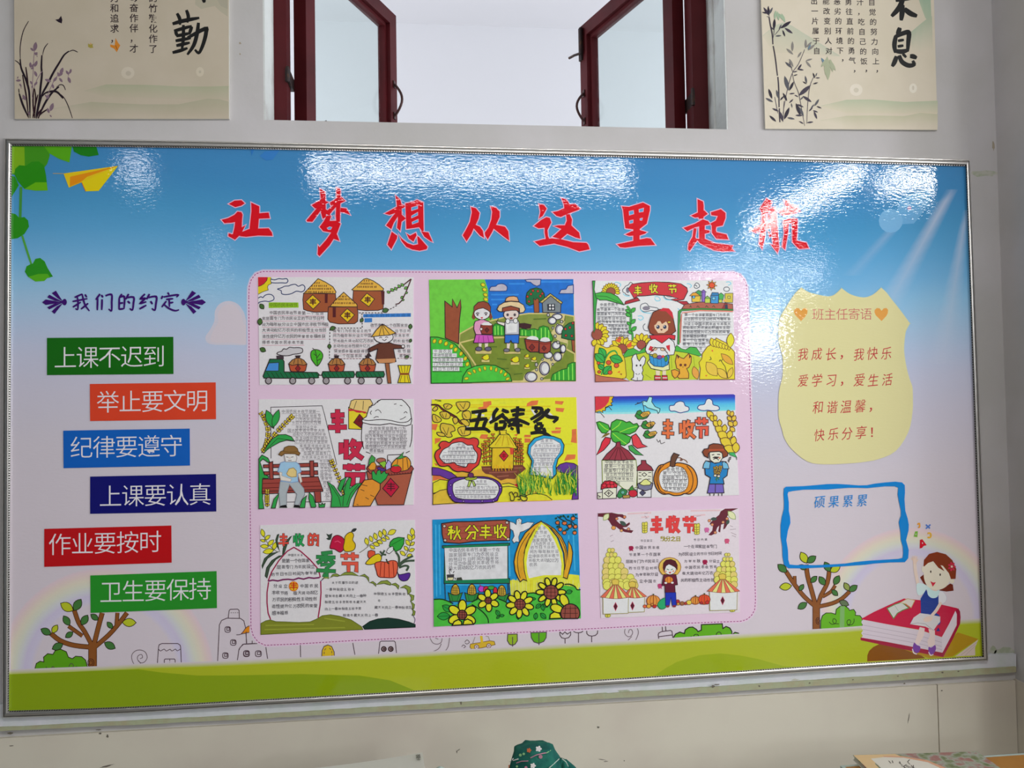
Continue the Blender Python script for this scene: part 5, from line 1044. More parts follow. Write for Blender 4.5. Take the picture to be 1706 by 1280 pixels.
A.f('ccc4c2', '325 650 440 648 455 690 445 728 340 730', o='8c8080', w=1).e('c0b0a8', 380, 690, 12, 8).ls('5c4c4c', 1, '345 680 368 684', '395 684 420 678', '365 715 400 716').f('7c5c34', '270 655 290 625 320 615 330 585 370 568 430 570 460 595 468 625 488 640 475 665 440 650 330 645 300 670', o='4c3820', w=1.1).ls('5c4424', 1, '315 622 390 632 468 625')
A.part('grass_leaf')
for p in ('480 1195 510 1110 555 1072 545 1110 535 1195', '580 1040 620 1080 650 1180 640 1192 600 1192 575 1100', '195 1200 220 1110 275 1048 255 1120 235 1200', '680 1192 675 1150 700 1170 712 1145 722 1165 742 1150 735 1190', '800 1190 810 1080 790 990 760 930 830 975 900 1080 940 1060 920 1000 955 940 985 885 1010 900 990 1000 1060 950 1115 945 1060 1010 1000 1110 980 1188', '870 1000 900 920 960 882 935 950 900 1040'): A.again().f('2f9044', p, o=INK, w=1.2)
A.ls(INK, .9, '800 970 880 1090 900 1180', '960 920 930 1060 920 1180', '1080 960 1000 1050 960 1170')
A.part('vegetable_basket').f('97503c', '1160 830 1600 820 1625 830 1540 1165 1275 1168 1250 1100 1200 1000', o=INK, w=1.3).f('8c4238', '1160 800 1175 770 1620 770 1640 800 1610 845 1400 865 1200 850', o=INK, w=1.3)
A.f('e0862c', '1460 700 1500 680 1560 675 1600 710 1610 760 1580 810 1500 825 1440 810 1415 760', o=INK, w=1.3, sm=1).ls(INK, 1, '1480 695 1465 815', '1530 685 1530 815', '1570 690 1585 800').f('3c8c44', '1465 700 1500 670 1540 628 1525 670 1560 680 1500 700', o=INK, w=1)
A.f('3f8c44', '1180 760 1190 705 1215 660 1250 690 1240 750', o=INK, w=1).f('e0862c', '1175 790 1210 740 1240 730 1260 760 1250 810 1200 815', o=INK, w=1).e('9c5c4c', 1310, 715, 48, 26, o=INK, w=1).f('7cac34', '1285 740 1350 720 1365 750 1340 795', o=INK, w=1).f('4c2c7c', '1265 790 1290 780 1360 810 1350 825 1290 822', o=INK, w=1).f('a49ad0', '1355 760 1385 710 1412 740 1410 790 1360 815', o=INK, w=1).e('b02430', 1460, 805, 55, 36, o=INK, w=1.1).f('3c7c34', '1420 765 1460 755 1500 765 1460 778')
A.ls('4c1c1c', 1, *['%d %d %d %d' % (x, 845 - abs(x - 1400) * .05, x + 6, 862 - abs(x - 1400) * .06) for x in range(1190, 1630, 28)])
A.f('2f9044', '1215 830 1235 820 1260 860 1270 820 1300 810 1310 850 1345 820 1360 850 1385 845 1360 900 1300 955 1220 910', o=INK, w=1.2).f('de8230', '1140 915 1220 905 1300 950 1300 1010 1250 1090 1200 1178 1025 1182 1040 1110 1080 1000', o=INK, w=1.4, sm=0).ls(INK, .9, '1110 960 1170 975', '1100 1010 1140 1025', '1200 1065 1240 1085', '1150 1090 1185 1110', '1060 1160 1080 1168')
A.f('a81c38', '1405 895 1490 985 1410 1085 1325 1000', o=INK, w=1.3).t('\u4e30', 1410, 985, 1410, 985, 15, INK, off=.01)
A.flush()

# ---------------------------------------------------------------- 5 centre: yellow five grains sheet
A = sheet('yellow marker drawing of a thatched granary under black brush lettering', (700, 650, D), '118 95 1585 72 1608 1110 128 1165', 'd6c52c')
A.m = M_mark
A.part('brush_streak')
rr = random.Random(11); A.L += 1
for i in range(46):
    y = 110 + i * 16; x0 = 130 + rr.uniform(0, 500); x1 = min(1570, x0 + rr.uniform(300, 1000)); A.rib(A.T([x0, y, x1, y - 8]), 2.2, hexc(rr.choice(['cfb424', 'dcd038', 'd2bc28', 'd9c430'])), newL=False)
for p in ('640 120 720 112 725 150 640 180', '600 175 700 160 660 200 580 190', '1130 110 1200 105 1190 150 1140 160 1080 165 1085 135', '1370 110 1460 115 1440 150 1370 140', '1375 180 1465 185 1450 225 1380 215', '120 345 180 345 160 410 120 400', '1375 378 1430 382 1425 400 1370 402', '1330 415 1430 408 1420 440 1340 440', '1540 400 1585 395 1590 540 1530 530 1540 470', '620 450 690 452 680 490 720 480 660 500 600 490', '1060 455 1125 455 1120 480 1055 480', '1060 490 1120 495 1118 530 1060 535', '150 490 215 488 200 520 150 550', '1490 655 1580 655 1570 700 1460 720', '130 870 200 870 280 915 200 905 128 925', '140 740 200 760 160 770', '950 455 1000 440 980 470'): A.f('d4683c', p)
A.part('hill').f('cc9c38', '125 1165 125 990 380 840 620 800 900 820 1000 900 1120 1000 1340 1110 1340 1125 700 1140').f('d8c030', '128 1050 130 945 200 910 300 920 290 1010', o=INK, w=1.2).f('5c3488', '122 785 180 790 260 815 320 840 370 880 310 915 280 905 200 870 122 865', o=INK, w=1.2).f('d2a638', '128 1165 130 1060 200 1020 280 1005 300 1060 400 1145', o=INK, w=1.2)
A.f('5c3488', '1385 790 1420 755 1480 735 1560 745 1600 770 1606 1108 1540 1112 1560 1000 1480 850 1400 830', o=INK, w=1.2).f('d8c030', '820 960 900 950 980 965 1060 1050 1100 1050 1180 1050 1260 1060 1345 1115 1200 1120 790 1135 800 1050').ls(INK, 1.3, '835 985 900 978 980 990 1060 1050', '830 955 900 945 960 965', '1060 1080 1120 1055 1200 1050 1280 1070 1340 1115').f('b42434', '950 965 990 945 1020 960 1005 998')
A.part('soil').f('6c3c30', '620 775 1040 760 1075 800 1000 860 960 905 880 900 820 920 720 860 660 850 630 820').ls('8c5444', 2, '640 800 1040 790', '700 840 980 830', '780 880 900 870')
A.part('branch').b('5c2c20', 3.6, '112 150 180 155 230 200 300 245 360 280 400 330 430 350', tip=.5).l('4c2418', 1.4, '370 240 440 190')
A.ls(INK, 1.4, '112 150 180 150 240 195 310 235 370 270 410 320', '150 100 210 105 170 112 215 112')
for p in ('240 150 265 140 300 145 325 165 290 195 250 185', '365 130 430 120 500 125 490 185 430 215 390 190', '125 200 160 165 180 190 150 215', '130 245 200 280 215 310 180 330 130 315', '200 230 260 220 305 250 290 290 230 285', '430 230 490 210 515 250 500 300 440 290', '330 290 370 280 385 320 350 345', '215 340 275 345 330 360 355 410 310 430 325 470 280 480 240 450 205 400', '170 430 240 440 250 470 190 465', '380 400 430 370 500 390 505 450 420 465', '410 310 460 300 500 340 480 370 440 350'): A.f('c0a638', p, o=INK, w=1.4, sm=1)
A.ls(INK, .9, '260 180 285 155', '400 140 440 190', '460 130 440 190', '230 380 270 460', '290 380 270 460', '410 400 430 450', '460 390 445 450', '220 240 240 280', '265 235 260 280', '150 260 175 315', '440 240 470 280')
A.part('title_lettering')
A.ls('dcdad2', 3.5, '560 240 650 260', '760 220 700 330', '1130 190 1180 270', '1290 220 1380 300', '540 390 470 380')
A.b('18161a', 6.2, '520 228 620 215 680 205', '610 225 590 300 560 395', '500 315 590 300 680 290', '680 290 655 340 640 390', '455 395 560 395 660 395 710 430', tip=.7)
A.b('18161a', 6.2, '790 185 750 240 745 300', '830 200 880 220 900 215', '850 240 780 290 705 335', '820 255 870 290 915 345', '800 325 870 320', '775 330 770 395 800 390', '770 395 860 385', '870 330 850 390', tip=.7)
A.b('18161a', 6.2, '920 215 1000 200 1065 205', '935 255 1060 240', '890 315 980 300 1110 350', '990 165 985 250 960 330 890 370', '1000 290 990 360 1000 445', '920 350 1040 360', '940 380 925 405', tip=.65)
A.b('18161a', 6.2, '1130 180 1230 190 1215 240 1120 300', '1165 205 1190 230', '1290 200 1240 270 1150 330', '1230 210 1300 270 1390 285 1350 330', '1310 190 1280 240', '1180 345 1240 340', '1180 350 1180 395 1240 385', '1240 345 1230 390', '1180 400 1230 430', '1120 440 1240 430 1340 485', '1250 385 1270 430', tip=.65)
A.part('granary')
for x, y0 in ((640, 560), (665, 530), (700, 500), (740, 460), (965, 500), (1010, 510), (1030, 560), (990, 540)): corn('%d 760 %d %d' % (x + 10, x, y0), 7, col='c8742c', ln=24, r=.35, w=.7)
A.f('d2a626', '730 585 950 585 945 800 725 800', o=INK, w=1.2).f('d8b42c', '695 575 760 510 810 440 850 430 900 450 945 520 990 600 900 585 720 588', o='2c2410', w=1.3).f('d8b42c', '815 445 805 410 875 408 870 440 900 455 810 455', o=INK, w=1.1).ls('a87c1c', 1, '820 470 760 560', '850 460 830 570', '880 470 900 560', '900 480 950 570').f('b82430', '850 615 895 668 850 722 803 668', o=INK, w=1.2).t('\u4e30', 850, 668, 850, 668, 8, '5c1018', off=.02).f('c04430', '910 590 950 590 945 655 915 655')
A.ls('c08c20', 1.4, '740 820 750 765', '770 825 775 760', '800 825 790 770', '830 820 820 770', '870 825 850 765', '900 820 905 765', '930 815 905 760')
A.part('red_cloud_frame').f('be3a36', '205 590 190 560 215 525 260 520 300 535 340 500 420 482 490 495 540 485 585 500 595 545 580 575 615 600 620 660 605 720 590 760 540 800 500 835 430 825 380 830 330 810 290 770 250 775 200 770 165 720 148 670 165 620', o=INK, w=1.6, sm=1).f('cfcdd4', '240 600 290 575 320 545 380 530 430 530 480 560 530 560 545 600 580 650 575 710 555 745 490 745 470 780 420 775 370 760 345 735 280 745 240 735 195 680 215 630', o=INK, w=1.4, sm=1)
A.part('handwriting').rows(HW, '370 555 460 555 280 595 545 595 235 637 560 637 220 680 545 680 225 720 560 720 380 760 460 760', 5.6, '605868', line='303038', ly=.75, lw=.8)
A.part('purple_frame').f('55308a', '290 920 350 890 460 885 640 880 760 910 820 960 830 1020 800 1080 740 1140 400 1145 320 1110 280 1040 278 970', o=INK, w=1.6, sm=1).f('cfcdd4', '345 940 430 905 560 895 700 905 770 940 800 990 790 1050 740 1105 560 1112 380 1100 335 1040 330 980', o=INK, w=1.3, sm=1)
A.part('handwriting').rows(HW[6:], '560 930 680 930 355 990 790 990 350 1035 770 1035 360 1085 720 1085', 5.8, '605868', line='303038', ly=.75, lw=.8)
for x, y in ((310, 965), (305, 1070), (440, 1130), (630, 1128), (745, 1125), (815, 990)): A.e('8a6ab8', x, y, 11, 11, o=INK, w=1)
A.f('8c9c34', '450 895 500 880 540 890 580 880 570 905 520 920 470 915', o=INK, w=1).e('5c2c5c', 515, 865, 28, 25, o=INK, w=1).f('9cb454', '495 920 525 925 500 985 480 980', o=INK, w=1).f('9cb454', '525 925 545 925 565 970 545 980', o=INK, w=1)
A.part('blue_frame').f('2c92bc', '1110 840 1135 720 1090 640 1100 560 1160 490 1250 460 1350 470 1430 500 1462 560 1450 640 1400 700 1378 780 1385 850 1340 900 1110 860', o=INK, w=1.5).f('cfcdd4', '1135 830 1155 720 1118 650 1125 580 1180 520 1260 490 1350 500 1420 540 1430 580 1415 640 1370 700 1345 780 1350 880 1135 860', o='4c4c5c', w=.8)
A.part('handwriting').rows(HW[12:], '1220 515 1350 515 1155 568 1420 568 1145 615 1410 615 1130 665 1390 665 1145 713 1360 713 1150 760 1350 760 1150 805 1230 805', 5.8, '605868', line='505060', ly=.75, lw=.7)
A.part('grass_tuft'); rr = random.Random(4)
for k in range(4):
    A.L += 1
    for i in range(55):
        x = rr.uniform(1010, 1600); y = 1080 + rr.uniform(-120, 10) - (abs((x % 300) - 150) * .2); h = rr.uniform(90, 210)
        if 1330 < x < 1385: continue
        A.rib(crom(A.T([x, y, x - 10 + rr.uniform(-25, 25), y - h * .6, x + rr.uniform(-70, 50), y - h]), False, 2), 1.5, hexc(['2f7c24', '7ca83c', 'c2c234', '1f6c2c'][(k + i) % 4]), taper=lambda t: 1.2 - t, newL=False)
A.part('footprint_doodle').ls(INK, 1.4, '915 1080 905 1050 930 1035 945 1060 965 1040 990 1050 985 1080 960 1090 950 1120 920 1120 915 1080', '945 1060 960 1090', '990 1080 1020 1090 1010 1115 990 1110', '1050 1080 1020 1070 1020 1100 1045 1125 1080 1120 1085 1090 1060 1085', '1040 1060 1070 1065 1080 1080', sm=1)
A.flush()

# ---------------------------------------------------------------- 6 middle right: peppers, pumpkin and farmer
A = sheet('drawing with red peppers, an orange pumpkin and a farmer in a brown hat', (970, 645, D), '132 98 1550 72 1592 1098 152 1138')
A.part('sky'); n = 10
SKY = ['33309a', '2b3ea6', '2456b0', '2f74bc', '3f92cc', '4aa4d2', '52acd4', '5cb2d6', '64b8d8', '86c4da']
tpx = lambda x: 98 - (x - 132) * .0183
for k in range(10):
    ya, yb = k * 18, (k + 1) * 18 + 1
    A.f(SKY[k], [150, tpx(150) + ya, 700, tpx(700) + ya, 1535, tpx(1535) + ya + 1, 1552, tpx(1552) + ya + 10 if k == 0 else tpx(1552) + ya, 1553, tpx(1553) + yb, 700, tpx(700) + yb, 150, tpx(150) + yb])
A.f('c4c1c3', '132 262 300 285 560 270 900 268 1300 250 1556 236 1556 300 132 320')
A.part('cloud').f('cfcfd6', '885 225 890 190 930 185 950 160 990 145 1030 155 1045 190 1080 205 1080 240 1030 255 990 262 940 245 900 245', o='26407c', w=1.5, sm=1).f('cfcfd6', '1170 215 1190 185 1240 175 1260 130 1290 118 1320 140 1330 180 1380 195 1392 225 1360 240 1310 240 1270 235 1240 240 1200 235', o='26407c', w=1.5, sm=1).ls(INK, 1.1, '145 262 185 262 205 285 225 310', '235 240 240 210 270 200 300 235', '280 180 300 195')
A.part('sun').f('d8a624', '132 98 320 96 300 130 310 150 290 165 305 185 270 190 255 200 235 205 235 240 205 240 210 260 175 245 135 258', o=INK, w=1.1).f('bb303c', '132 98 280 96 268 150 235 195 190 225 134 242')
A.part('bird').f('8ec8c8', '605 150 630 140 655 150 680 98 712 105 705 150 740 200 790 220 785 250 770 270 760 240 710 225 660 210 640 190 620 190', o='24404c', w=1.3).l(INK, 1.2, '535 180 600 155').ls(INK, 1.1, '555 160 590 165', '620 190 630 250').e('20303c', 620, 158, 5, 5)
A.part('corn_cob')
for cx, cy, r in ((615, 290, 1.0), (670, 392, .92), (690, 488, .9)):
    A.again()
    A.f('2f7c34', [v for a, b in nums('-80 5 -55 -45 -25 -55 0 -25 40 -20 60 0 40 25 0 38 -50 35') for v in (cx + a * r, cy + b * r)], o=INK, w=1.3).f('c89c3c', [v for a, b in nums('-30 -5 0 -35 60 -45 78 -25 50 5 0 20') for v in (cx + a * r, cy + b * r)], o=INK, w=1.1)
    A.ls(INK, .9, *['%f %f %f %f' % (cx + (a - 10) * r, cy - 28 * r, cx + (a + 10) * r, cy + 6 * r) for a in (0, 16, 32, 48)])
    A.ls(INK, 1, '%f %f %f %f' % (cx - 60 * r, cy - 20 * r, cx + 10 * r, cy + 25 * r))
A.ls(INK, 1.0, '755 530 775 560 790 540 800 575 840 560', '690 340 700 430', '560 395 600 395', sm=1)
A.part('red_pepper').f('bf2c3c', '235 510 290 520 280 570 220 640 145 690 180 620 200 560', o=INK, w=1.4).f('c43a44', '500 500 545 475 580 520 610 580 660 605 560 625 515 590', o=INK, w=1.4).f('3c9048', '470 600 500 590 550 640 620 695 540 685 480 640', o=INK, w=1.3)
A.part('leafy_branch').f('3c9a34', '145 360 175 350 220 365 265 385 280 430 240 470 200 465 165 420', o='244c14', w=1.6).f('3c9a34', '285 420 300 360 350 330 410 340 450 360 480 350 520 380 555 370 575 400 540 450 480 480 380 470 300 455', o='244c14', w=1.7).f('3c9a34', '295 455 350 450 430 480 495 510 480 560 430 595 370 580 310 550 290 500', o='244c14', w=1.6)
A.ls('8cc43c', 1.3, '300 440 370 390 395 350', '380 460 470 420 555 400', '310 470 380 530 450 580', '170 365 230 420 270 440').f('6c5c24', '190 520 225 480 265 465 285 475 240 500')
A.part('granary').f('c9c6b4', '200 745 545 740 560 860 550 1020 440 1050 330 960 205 970', o='6c7c2c', w=1.3).f('84303c', '205 740 250 680 340 600 350 560 385 555 390 600 470 650 542 735 400 745', o=INK, w=1.4).ls('4c1820', 1, '355 610 270 740', '365 610 330 742', '375 610 400 742', '385 615 460 740')
A.f('c9c6b4', '560 850 712 850 715 1000 560 1000', o=INK, w=1.1).f('84303c', '555 850 560 810 600 780 600 745 645 745 650 775 700 810 722 848', o=INK, w=1.3).ls(INK, 1.1, '572 868 600 870', '670 870 700 868', '572 900 600 905', '665 905 700 910', '572 935 600 932', '660 938 690 935', '605 888 630 870 655 890 630 908 605 888')
A.part('handwriting').rows(HW, '230 762 520 762 225 805 525 805 220 848 520 848 235 888 520 888 240 932 520 932 355 975 385 975', 6.6, '2c2830', line='4c4850', ly=.6, off=.004)
A.f('cfccb4', '205 1030 350 1020 345 1130 205 1135', o=INK, w=1.2).f('cfccb4', '155 1075 205 1070 205 1135 155 1136', o=INK, w=1.1).f('b02434', '190 1040 195 990 230 955 280 950 330 965 355 990 350 1025 280 1015', o=INK, w=1.3)
for x, y in ((225, 1000), (260, 975), (300, 975), (335, 1000), (270, 1005), (305, 1008)): A.e('bf2c3c', x, y, 20, 18, o='5c1018', w=.9)
A.f('cfccb4', '268 1045 312 1078 268 1115 225 1080', o=INK, w=1.3).ls(INK, 1.3, '268 1060 268 1100', '250 1078 286 1078', '160 1100 185 1115 165 1120')
A.f('c4c4cc', '560 1020 700 1010 700 1120 560 1120', o=INK, w=1.2).f('6a6a82', '560 985 600 965 680 960 718 980 705 1035 640 1055 570 1030', o=INK, w=1.3).f('c4cc7c', '580 985 620 945 650 935 700 970 690 995 620 1000', o=INK, w=1.1).f('44445c', '610 1045 645 1075 610 1105 582 1075', o=INK, w=1)
A.f('2f7c44', '350 1110 370 1060 400 1030 440 1040 460 1060 440 1100 380 1130', o=INK, w=1.1).e('5c9c8c', 412, 1070, 20, 18, o=INK, w=.9).e('b02434', 515, 1080, 45, 38, o=INK, w=1.2).f('a08444', '410 1100 480 1095 485 1125 415 1130', o=INK, w=1).f('3c7c34', '470 1050 490 1020 510 1000 520 1035 555 1045', o=INK, w=1)
A.part('pumpkin').f('d27c20', '860 770 905 755 940 780 960 770 1020 775 1090 800 1140 850 1168 930 1160 1020 1100 1085 1040 1082 1000 1098 930 1102 880 1085 820 1088 760 1040 728 950 740 870 780 800 830 785', o=INK, w=1.8, sm=1).ls('5c3410', 1.6, '830 790 780 850 765 950 790 1050 850 1085', '1060 800 1110 870 1125 960 1100 1050 1050 1080', '800 800 755 880 750 960 780 1040', sm=1)
A.f('c9c6c6', '850 830 905 800 1000 810 1050 850 1078 930 1070 1010 1030 1060 960 1075 880 1062 820 1040 790 990 778 920 800 860', o='7c4c10', w=1.3, sm=1).f('5c3c2c', '890 800 905 710 930 670 985 690 965 715 945 760 940 805 915 812', o=INK, w=1.4).ls('6c3c14', 1.3, '965 720 1000 720 1015 745 995 745 1010 730 1050 745 1070 770', sm=1)
A.part('handwriting').rows(HW[4:], '850 838 1035 838 815 875 1060 875 810 915 1070 915 810 955 1065 955 820 995 1065 995 830 1035 1045 1035', 7.0, '28242c', line='4c4850', ly=.58, off=.006)
A.part('title_lettering')
for ch, x, y, em, sk_ in (('\u4e30', 868, 420, 30, .0), ('\u6536', 1060, 430, 31, -.1), ('\u8282', 1218, 415, 33, -.05)):
    A.again().hz(ch, *{'\u4e30': (805, 318, 935, 522), '\u6536': (980, 332, 1145, 522), '\u8282': (1142, 300, 1282, 522)}[ch], 4.6, 'c8643a' if ch != '\u8282' else 'c8503a', INK, 2.2)
A.part('wheat_ear'); A.ls('5c3c10', 1, '1275 245 1400 420 1560 670')
for a in ((1330, 320, 1270, 245), (1345, 350, 1300, 290), (1350, 345, 1350, 285), (1390, 400, 1330, 345), (1395, 400, 1395, 330), (1440, 460, 1350, 405), (1440, 460, 1450, 380), (1480, 520, 1375, 460), (1485, 525, 1510, 440), (1520, 590, 1400, 530), (1525, 590, 1545, 500), (1550, 660, 1440, 605), (1558, 670, 1562, 560)): A.leaf('cfb032', *a, r=.34, o='5c3c10', w=1.3)
for a in ((1500, 290, 1480, 235), (1510, 300, 1530, 245), (1515, 340, 1475, 300), (1525, 345, 1555, 290), (1530, 400, 1485, 350), (1545, 400, 1560, 340), (1550, 450, 1500, 410)): A.leaf('c8a838', *a, r=.36, o='5c3c10', w=1.2)
A.f('3c9c5c', '1490 665 1540 665 1570 715 1500 690', o='1c5c34', w=1).ls(INK, 1, '1495 715 1510 712 1505 735 1490 730 1495 715', '1480 740 1495 742 1488 762 1480 745', '1565 710 1570 740')
A.part('farmer_figure').f('6658a4', '1290 980 1430 985 1440 1075 1270 1078', o=INK, w=1.3).ls(INK, 1.3, '1352 985 1350 1070', '1295 1080 1298 1105', '1340 1082 1335 1105', '1385 1082 1385 1105', '1420 1080 1418 1105').f('1f70a8', '1255 750 1300 755 1350 775 1420 755 1460 760 1480 830 1470 900 1430 930 1440 985 1290 985 1300 920 1250 890 1245 830', o=INK, w=1.6).f('68a4c0', '1255 750 1300 765 1290 830 1225 825 1235 780', o=INK, w=1.1).f('68a4c0', '1440 755 1475 780 1490 830 1430 830 1420 770', o=INK, w=1.1)
A.f('d6c4b4', '1290 660 1420 655 1425 720 1395 765 1340 772 1298 740', o=INK, w=1.2).f('7a3c24', '1220 660 1240 630 1280 625 1290 590 1330 575 1380 578 1430 590 1445 630 1480 670 1475 700 1430 720 1420 670 1390 655 1300 660 1280 680 1280 720 1240 700', o=INK, w=1.5).f('a4482c', '1282 632 1440 630 1440 645 1285 648').ls(INK, 1.4, '1315 690 1340 685', '1370 685 1400 685', '1325 720 1345 710 1385 712 1395 730', '1330 735 1350 725 1375 730 1385 745').f('2c2424', '1325 720 1350 708 1390 716 1370 724 1350 722').e('c87c64', 1395, 718, 12, 8)
A.part('wheat_ear'); corn('1365 900 1360 850 1370 815', 6, col='c8b04c', ln=22); corn('1372 900 1395 850 1405 810', 6, col='c8b04c', ln=22); corn('1360 900 1350 860 1345 820', 5, col='c8b04c', ln=20); A.ls('3c6c2c', 1.2, '1365 900 1365 960', '1350 940 1380 925', '1372 905 1390 945').e('d6c4b4', 1350, 900, 16, 12, o=INK, w=.9).e('d6c4b4', 1385, 905, 16, 12, o=INK, w=.9)
A.flush()

# ---------------------------------------------------------------- 7 bottom left
D7 = 280 / 1629.0
A = sheet('drawing of a pointed red outlined house and fruits over dark green hills', (420, 850, D7), '78 148 1578 95 1582 1135 85 1208')
A.part('hill').f('72782a', '85 1100 130 1075 175 1065 230 1082 330 1085 450 1090 560 1085 620 1060 680 1025 760 1015 850 1030 960 1065 1060 1130 1075 1160 600 1180 85 1208', o='4c5418', w=1).ls('868c34', 2, '130 1120 600 1110', '120 1160 900 1140', '700 1050 900 1080').f('16342c', '1070 1130 1140 1080 1220 1055 1320 1045 1420 1058 1520 1085 1582 1110 1582 1136 1090 1158', o='0c1c14', w=1)
A.part('wheat_ear')
for a in ((115, 262, 92, 185), (120, 290, 175, 245), (130, 305, 80, 290), (150, 345, 210, 290), (160, 355, 80, 350), (200, 390, 235, 310), (210, 390, 105, 410)): A.leaf('cfc02c', *a, r=.24, o='3c3c1c', w=1)
A.ls('4c4c2c', 1, '112 250 160 340 240 405 265 405')
for a in ((1122, 340, 1100, 270), (1140, 345, 1190, 375), (1165, 310, 1140, 250), (1170, 320, 1235, 345), (1205, 290, 1185, 222), (1210, 295, 1265, 325), (1250, 270, 1235, 200), (1250, 275, 1300, 300), (1290, 250, 1275, 185), (1290, 255, 1330, 285), (1315, 235, 1395, 195)): A.leaf('d4bc34', *a, r=.28, o='3c3c1c', w=1)
for a in ((1560, 250, 1548, 175), (1545, 290, 1575, 240), (1545, 300, 1510, 235), (1530, 345, 1490, 290), (1535, 345, 1575, 310), (1510, 395, 1475, 350), (1520, 400, 1575, 378), (1485, 440, 1435, 400), (1500, 450, 1550, 430)): A.leaf('d4bc34', *a, r=.28, o='3c3c1c', w=1)
A.ls('4c4c2c', 1, '1110 350 1180 320 1260 275 1320 235', '1555 240 1545 310 1510 400 1480 450', '1130 350 1080 390 1040 415')
A.part('grass_leaf')
for p in ('270 405 240 350 228 290 245 240 260 235 245 300 255 360', '295 435 300 370 330 300 370 260 385 252 345 320 318 400 305 440', '258 405 180 420 120 470 95 540 100 568 115 530 150 470 210 430', '300 440 230 480 170 560 145 660 125 640 140 560 190 490 260 445'): A.again().f('3c4c3c', p, o='1c2a1c', w=1)
A.part('house_outline').ls('8c1c44', 2.0, '155 690 190 600 260 490 340 400 405 362 470 400 560 480 630 560 655 620 660 655', '160 700 145 800 145 900 155 1000 180 1062', '665 690 668 800 660 920 640 1045').ls('6c2a54', 2.6, '155 690 200 680 250 688 300 675 350 672 400 678 450 660 500 670 550 655 600 662 655 655')
A.part('title_lettering')
for ch, x, y, em, c in (('\u4e30', 305, 290, 23, 'd8483c'), ('\u6536', 450, 288, 24, '2a8c4c'), ('\u7684', 592, 285, 23, 'd8483c'), ('\u5b63', 715, 520, 45, '2f7c44'), ('\u8282', 945, 515, 41, 'dc5040')): A.again().hz(ch, x - em * 2.25, y - em * 2.75, x + em * 2.25, y + em * 2.75, em * .125, c, '2c2424', 1.2)
A.part('apple').f('a8143c', '770 300 790 260 830 245 880 270 902 320 895 370 855 410 800 380 755 370', o='4c0c1c', w=1.3, sm=1).f('303c34', '718 228 745 240 778 225 770 265 760 290 735 290 718 275 740 268').l('c84c6c', 1.2, '800 310 830 300 860 320')
A.part('pear').f('d0a51c', '900 260 930 225 965 215 985 245 975 290 1000 330 995 375 960 400 900 400 885 360 895 310', o='4c3c0c', w=1.3, sm=1).leaf('303434', 960, 210, 1015, 180, r=.25)
A.part('mixed_vegetables').f('c04c34', '1120 440 1125 400 1155 390 1190 400 1195 435 1150 470 1130 465', o=INK, w=1.1).f('d4b020', '1100 520 1130 480 1180 440 1230 425 1255 460 1240 500 1190 520 1140 530', o=INK, w=1.2, sm=1).ls('3c4c3c', 3, '1240 400 1265 430 1300 435', '1265 430 1250 450', '1265 425 1285 390').f('2f9038', '1330 350 1340 310 1370 280 1420 265 1475 270 1470 330 1440 380 1390 405 1370 370', o='143c1c', w=1.4).l('1c5c24', 1, '1350 340 1420 300 1470 275').f('c4cccc', '1300 410 1320 370 1365 350 1370 390 1330 425', o=INK, w=1)
A.f('d4573c', '1190 520 1240 500 1300 505 1350 490 1400 500 1412 550 1400 620 1370 655 1290 655 1225 645 1205 590', o='5c1810', w=1.4, sm=1).ls('7c2418', 1.2, '1250 510 1240 640', '1285 510 1280 650', '1325 505 1330 650', '1365 500 1375 645').l('243428', 2, '1300 475 1315 515 1330 520')
A.f('4c2880', '1405 580 1420 625 1470 620 1525 610 1530 640 1505 680 1460 688 1425 660', o='1c1030', w=1.2, sm=1).ls('3c4c3c', 3.4, '1395 410 1425 460 1420 540', '1420 540 1470 490 1560 445', '1420 550 1480 500 1575 490', '1425 560 1480 540 1515 550 1495 590', sm=1)
A.part('scalloped_frame').f('78863a', '665 690 690 655 720 648 760 660 700 665')
for a in ('760 655 780 625 820 618 850 635 830 645 790 640', '845 640 900 605 970 602 1035 640 970 630 900 630', '1040 640 1090 622 1130 655 1135 700 1110 655 1080 642', '1140 705 1170 692 1200 715 1200 740 1175 712', '1205 725 1250 690 1310 682 1345 710 1340 730 1280 712', '1345 722 1390 708 1425 735 1418 768 1395 735', '1435 755 1490 728 1535 750 1540 790 1510 820 1505 775 1480 755', '1520 812 1570 830 1565 870 1535 890 1545 850', '1540 888 1575 915 1570 955 1550 965 1555 930', '1555 960 1582 985 1575 1020 1550 1022 1562 995'): A.again().f('78863a', a, o='3c4420', w=1)
A.ls('4c2c5c', 1.1, '1560 1022 1580 1060 1570 1100', '665 690 700 660', sm=1)
A.part('handwriting')
A.part('handwriting').rows('\u4e2d\u56fd\u519c\u6c11\u4e30\u6536\u8282', '345 438 495 438', 4.6, '3c3840')
A.part('handwriting').rows(HW[7:], '290 495 560 490 240 555 610 548 185 625 635 610 200 738 350 738 460 738 645 735 190 800 350 805 400 805 640 800 195 870 630 862 190 935 635 928 195 1000 350 998', 7.2, '3c3840', off=.003, pitch=.9)
A.part('handwriting').rows('\u5173\u4e8e\u519c\u4e8b\u8282\u65e5\u7684\u8c1a\u8bed', '770 705 1030 705', 5.2, '3c3840')
A.part('handwriting').rows('\u4e00\u6625\u79cd\u79cb\u6536\u4e94\u8c37\u4e30\u767b\u79cb\u6536\u51ac\u85cf\u5929\u5929\u5411\u4e0a', '710 770 995 770 705 835 1110 832 705 892 1110 890 705 960 1060 955 880 1022 1225 1020 1175 812 1490 815 1215 880 1250 880 1185 945 1550 945', 5.6, '3c3840', off=.002)
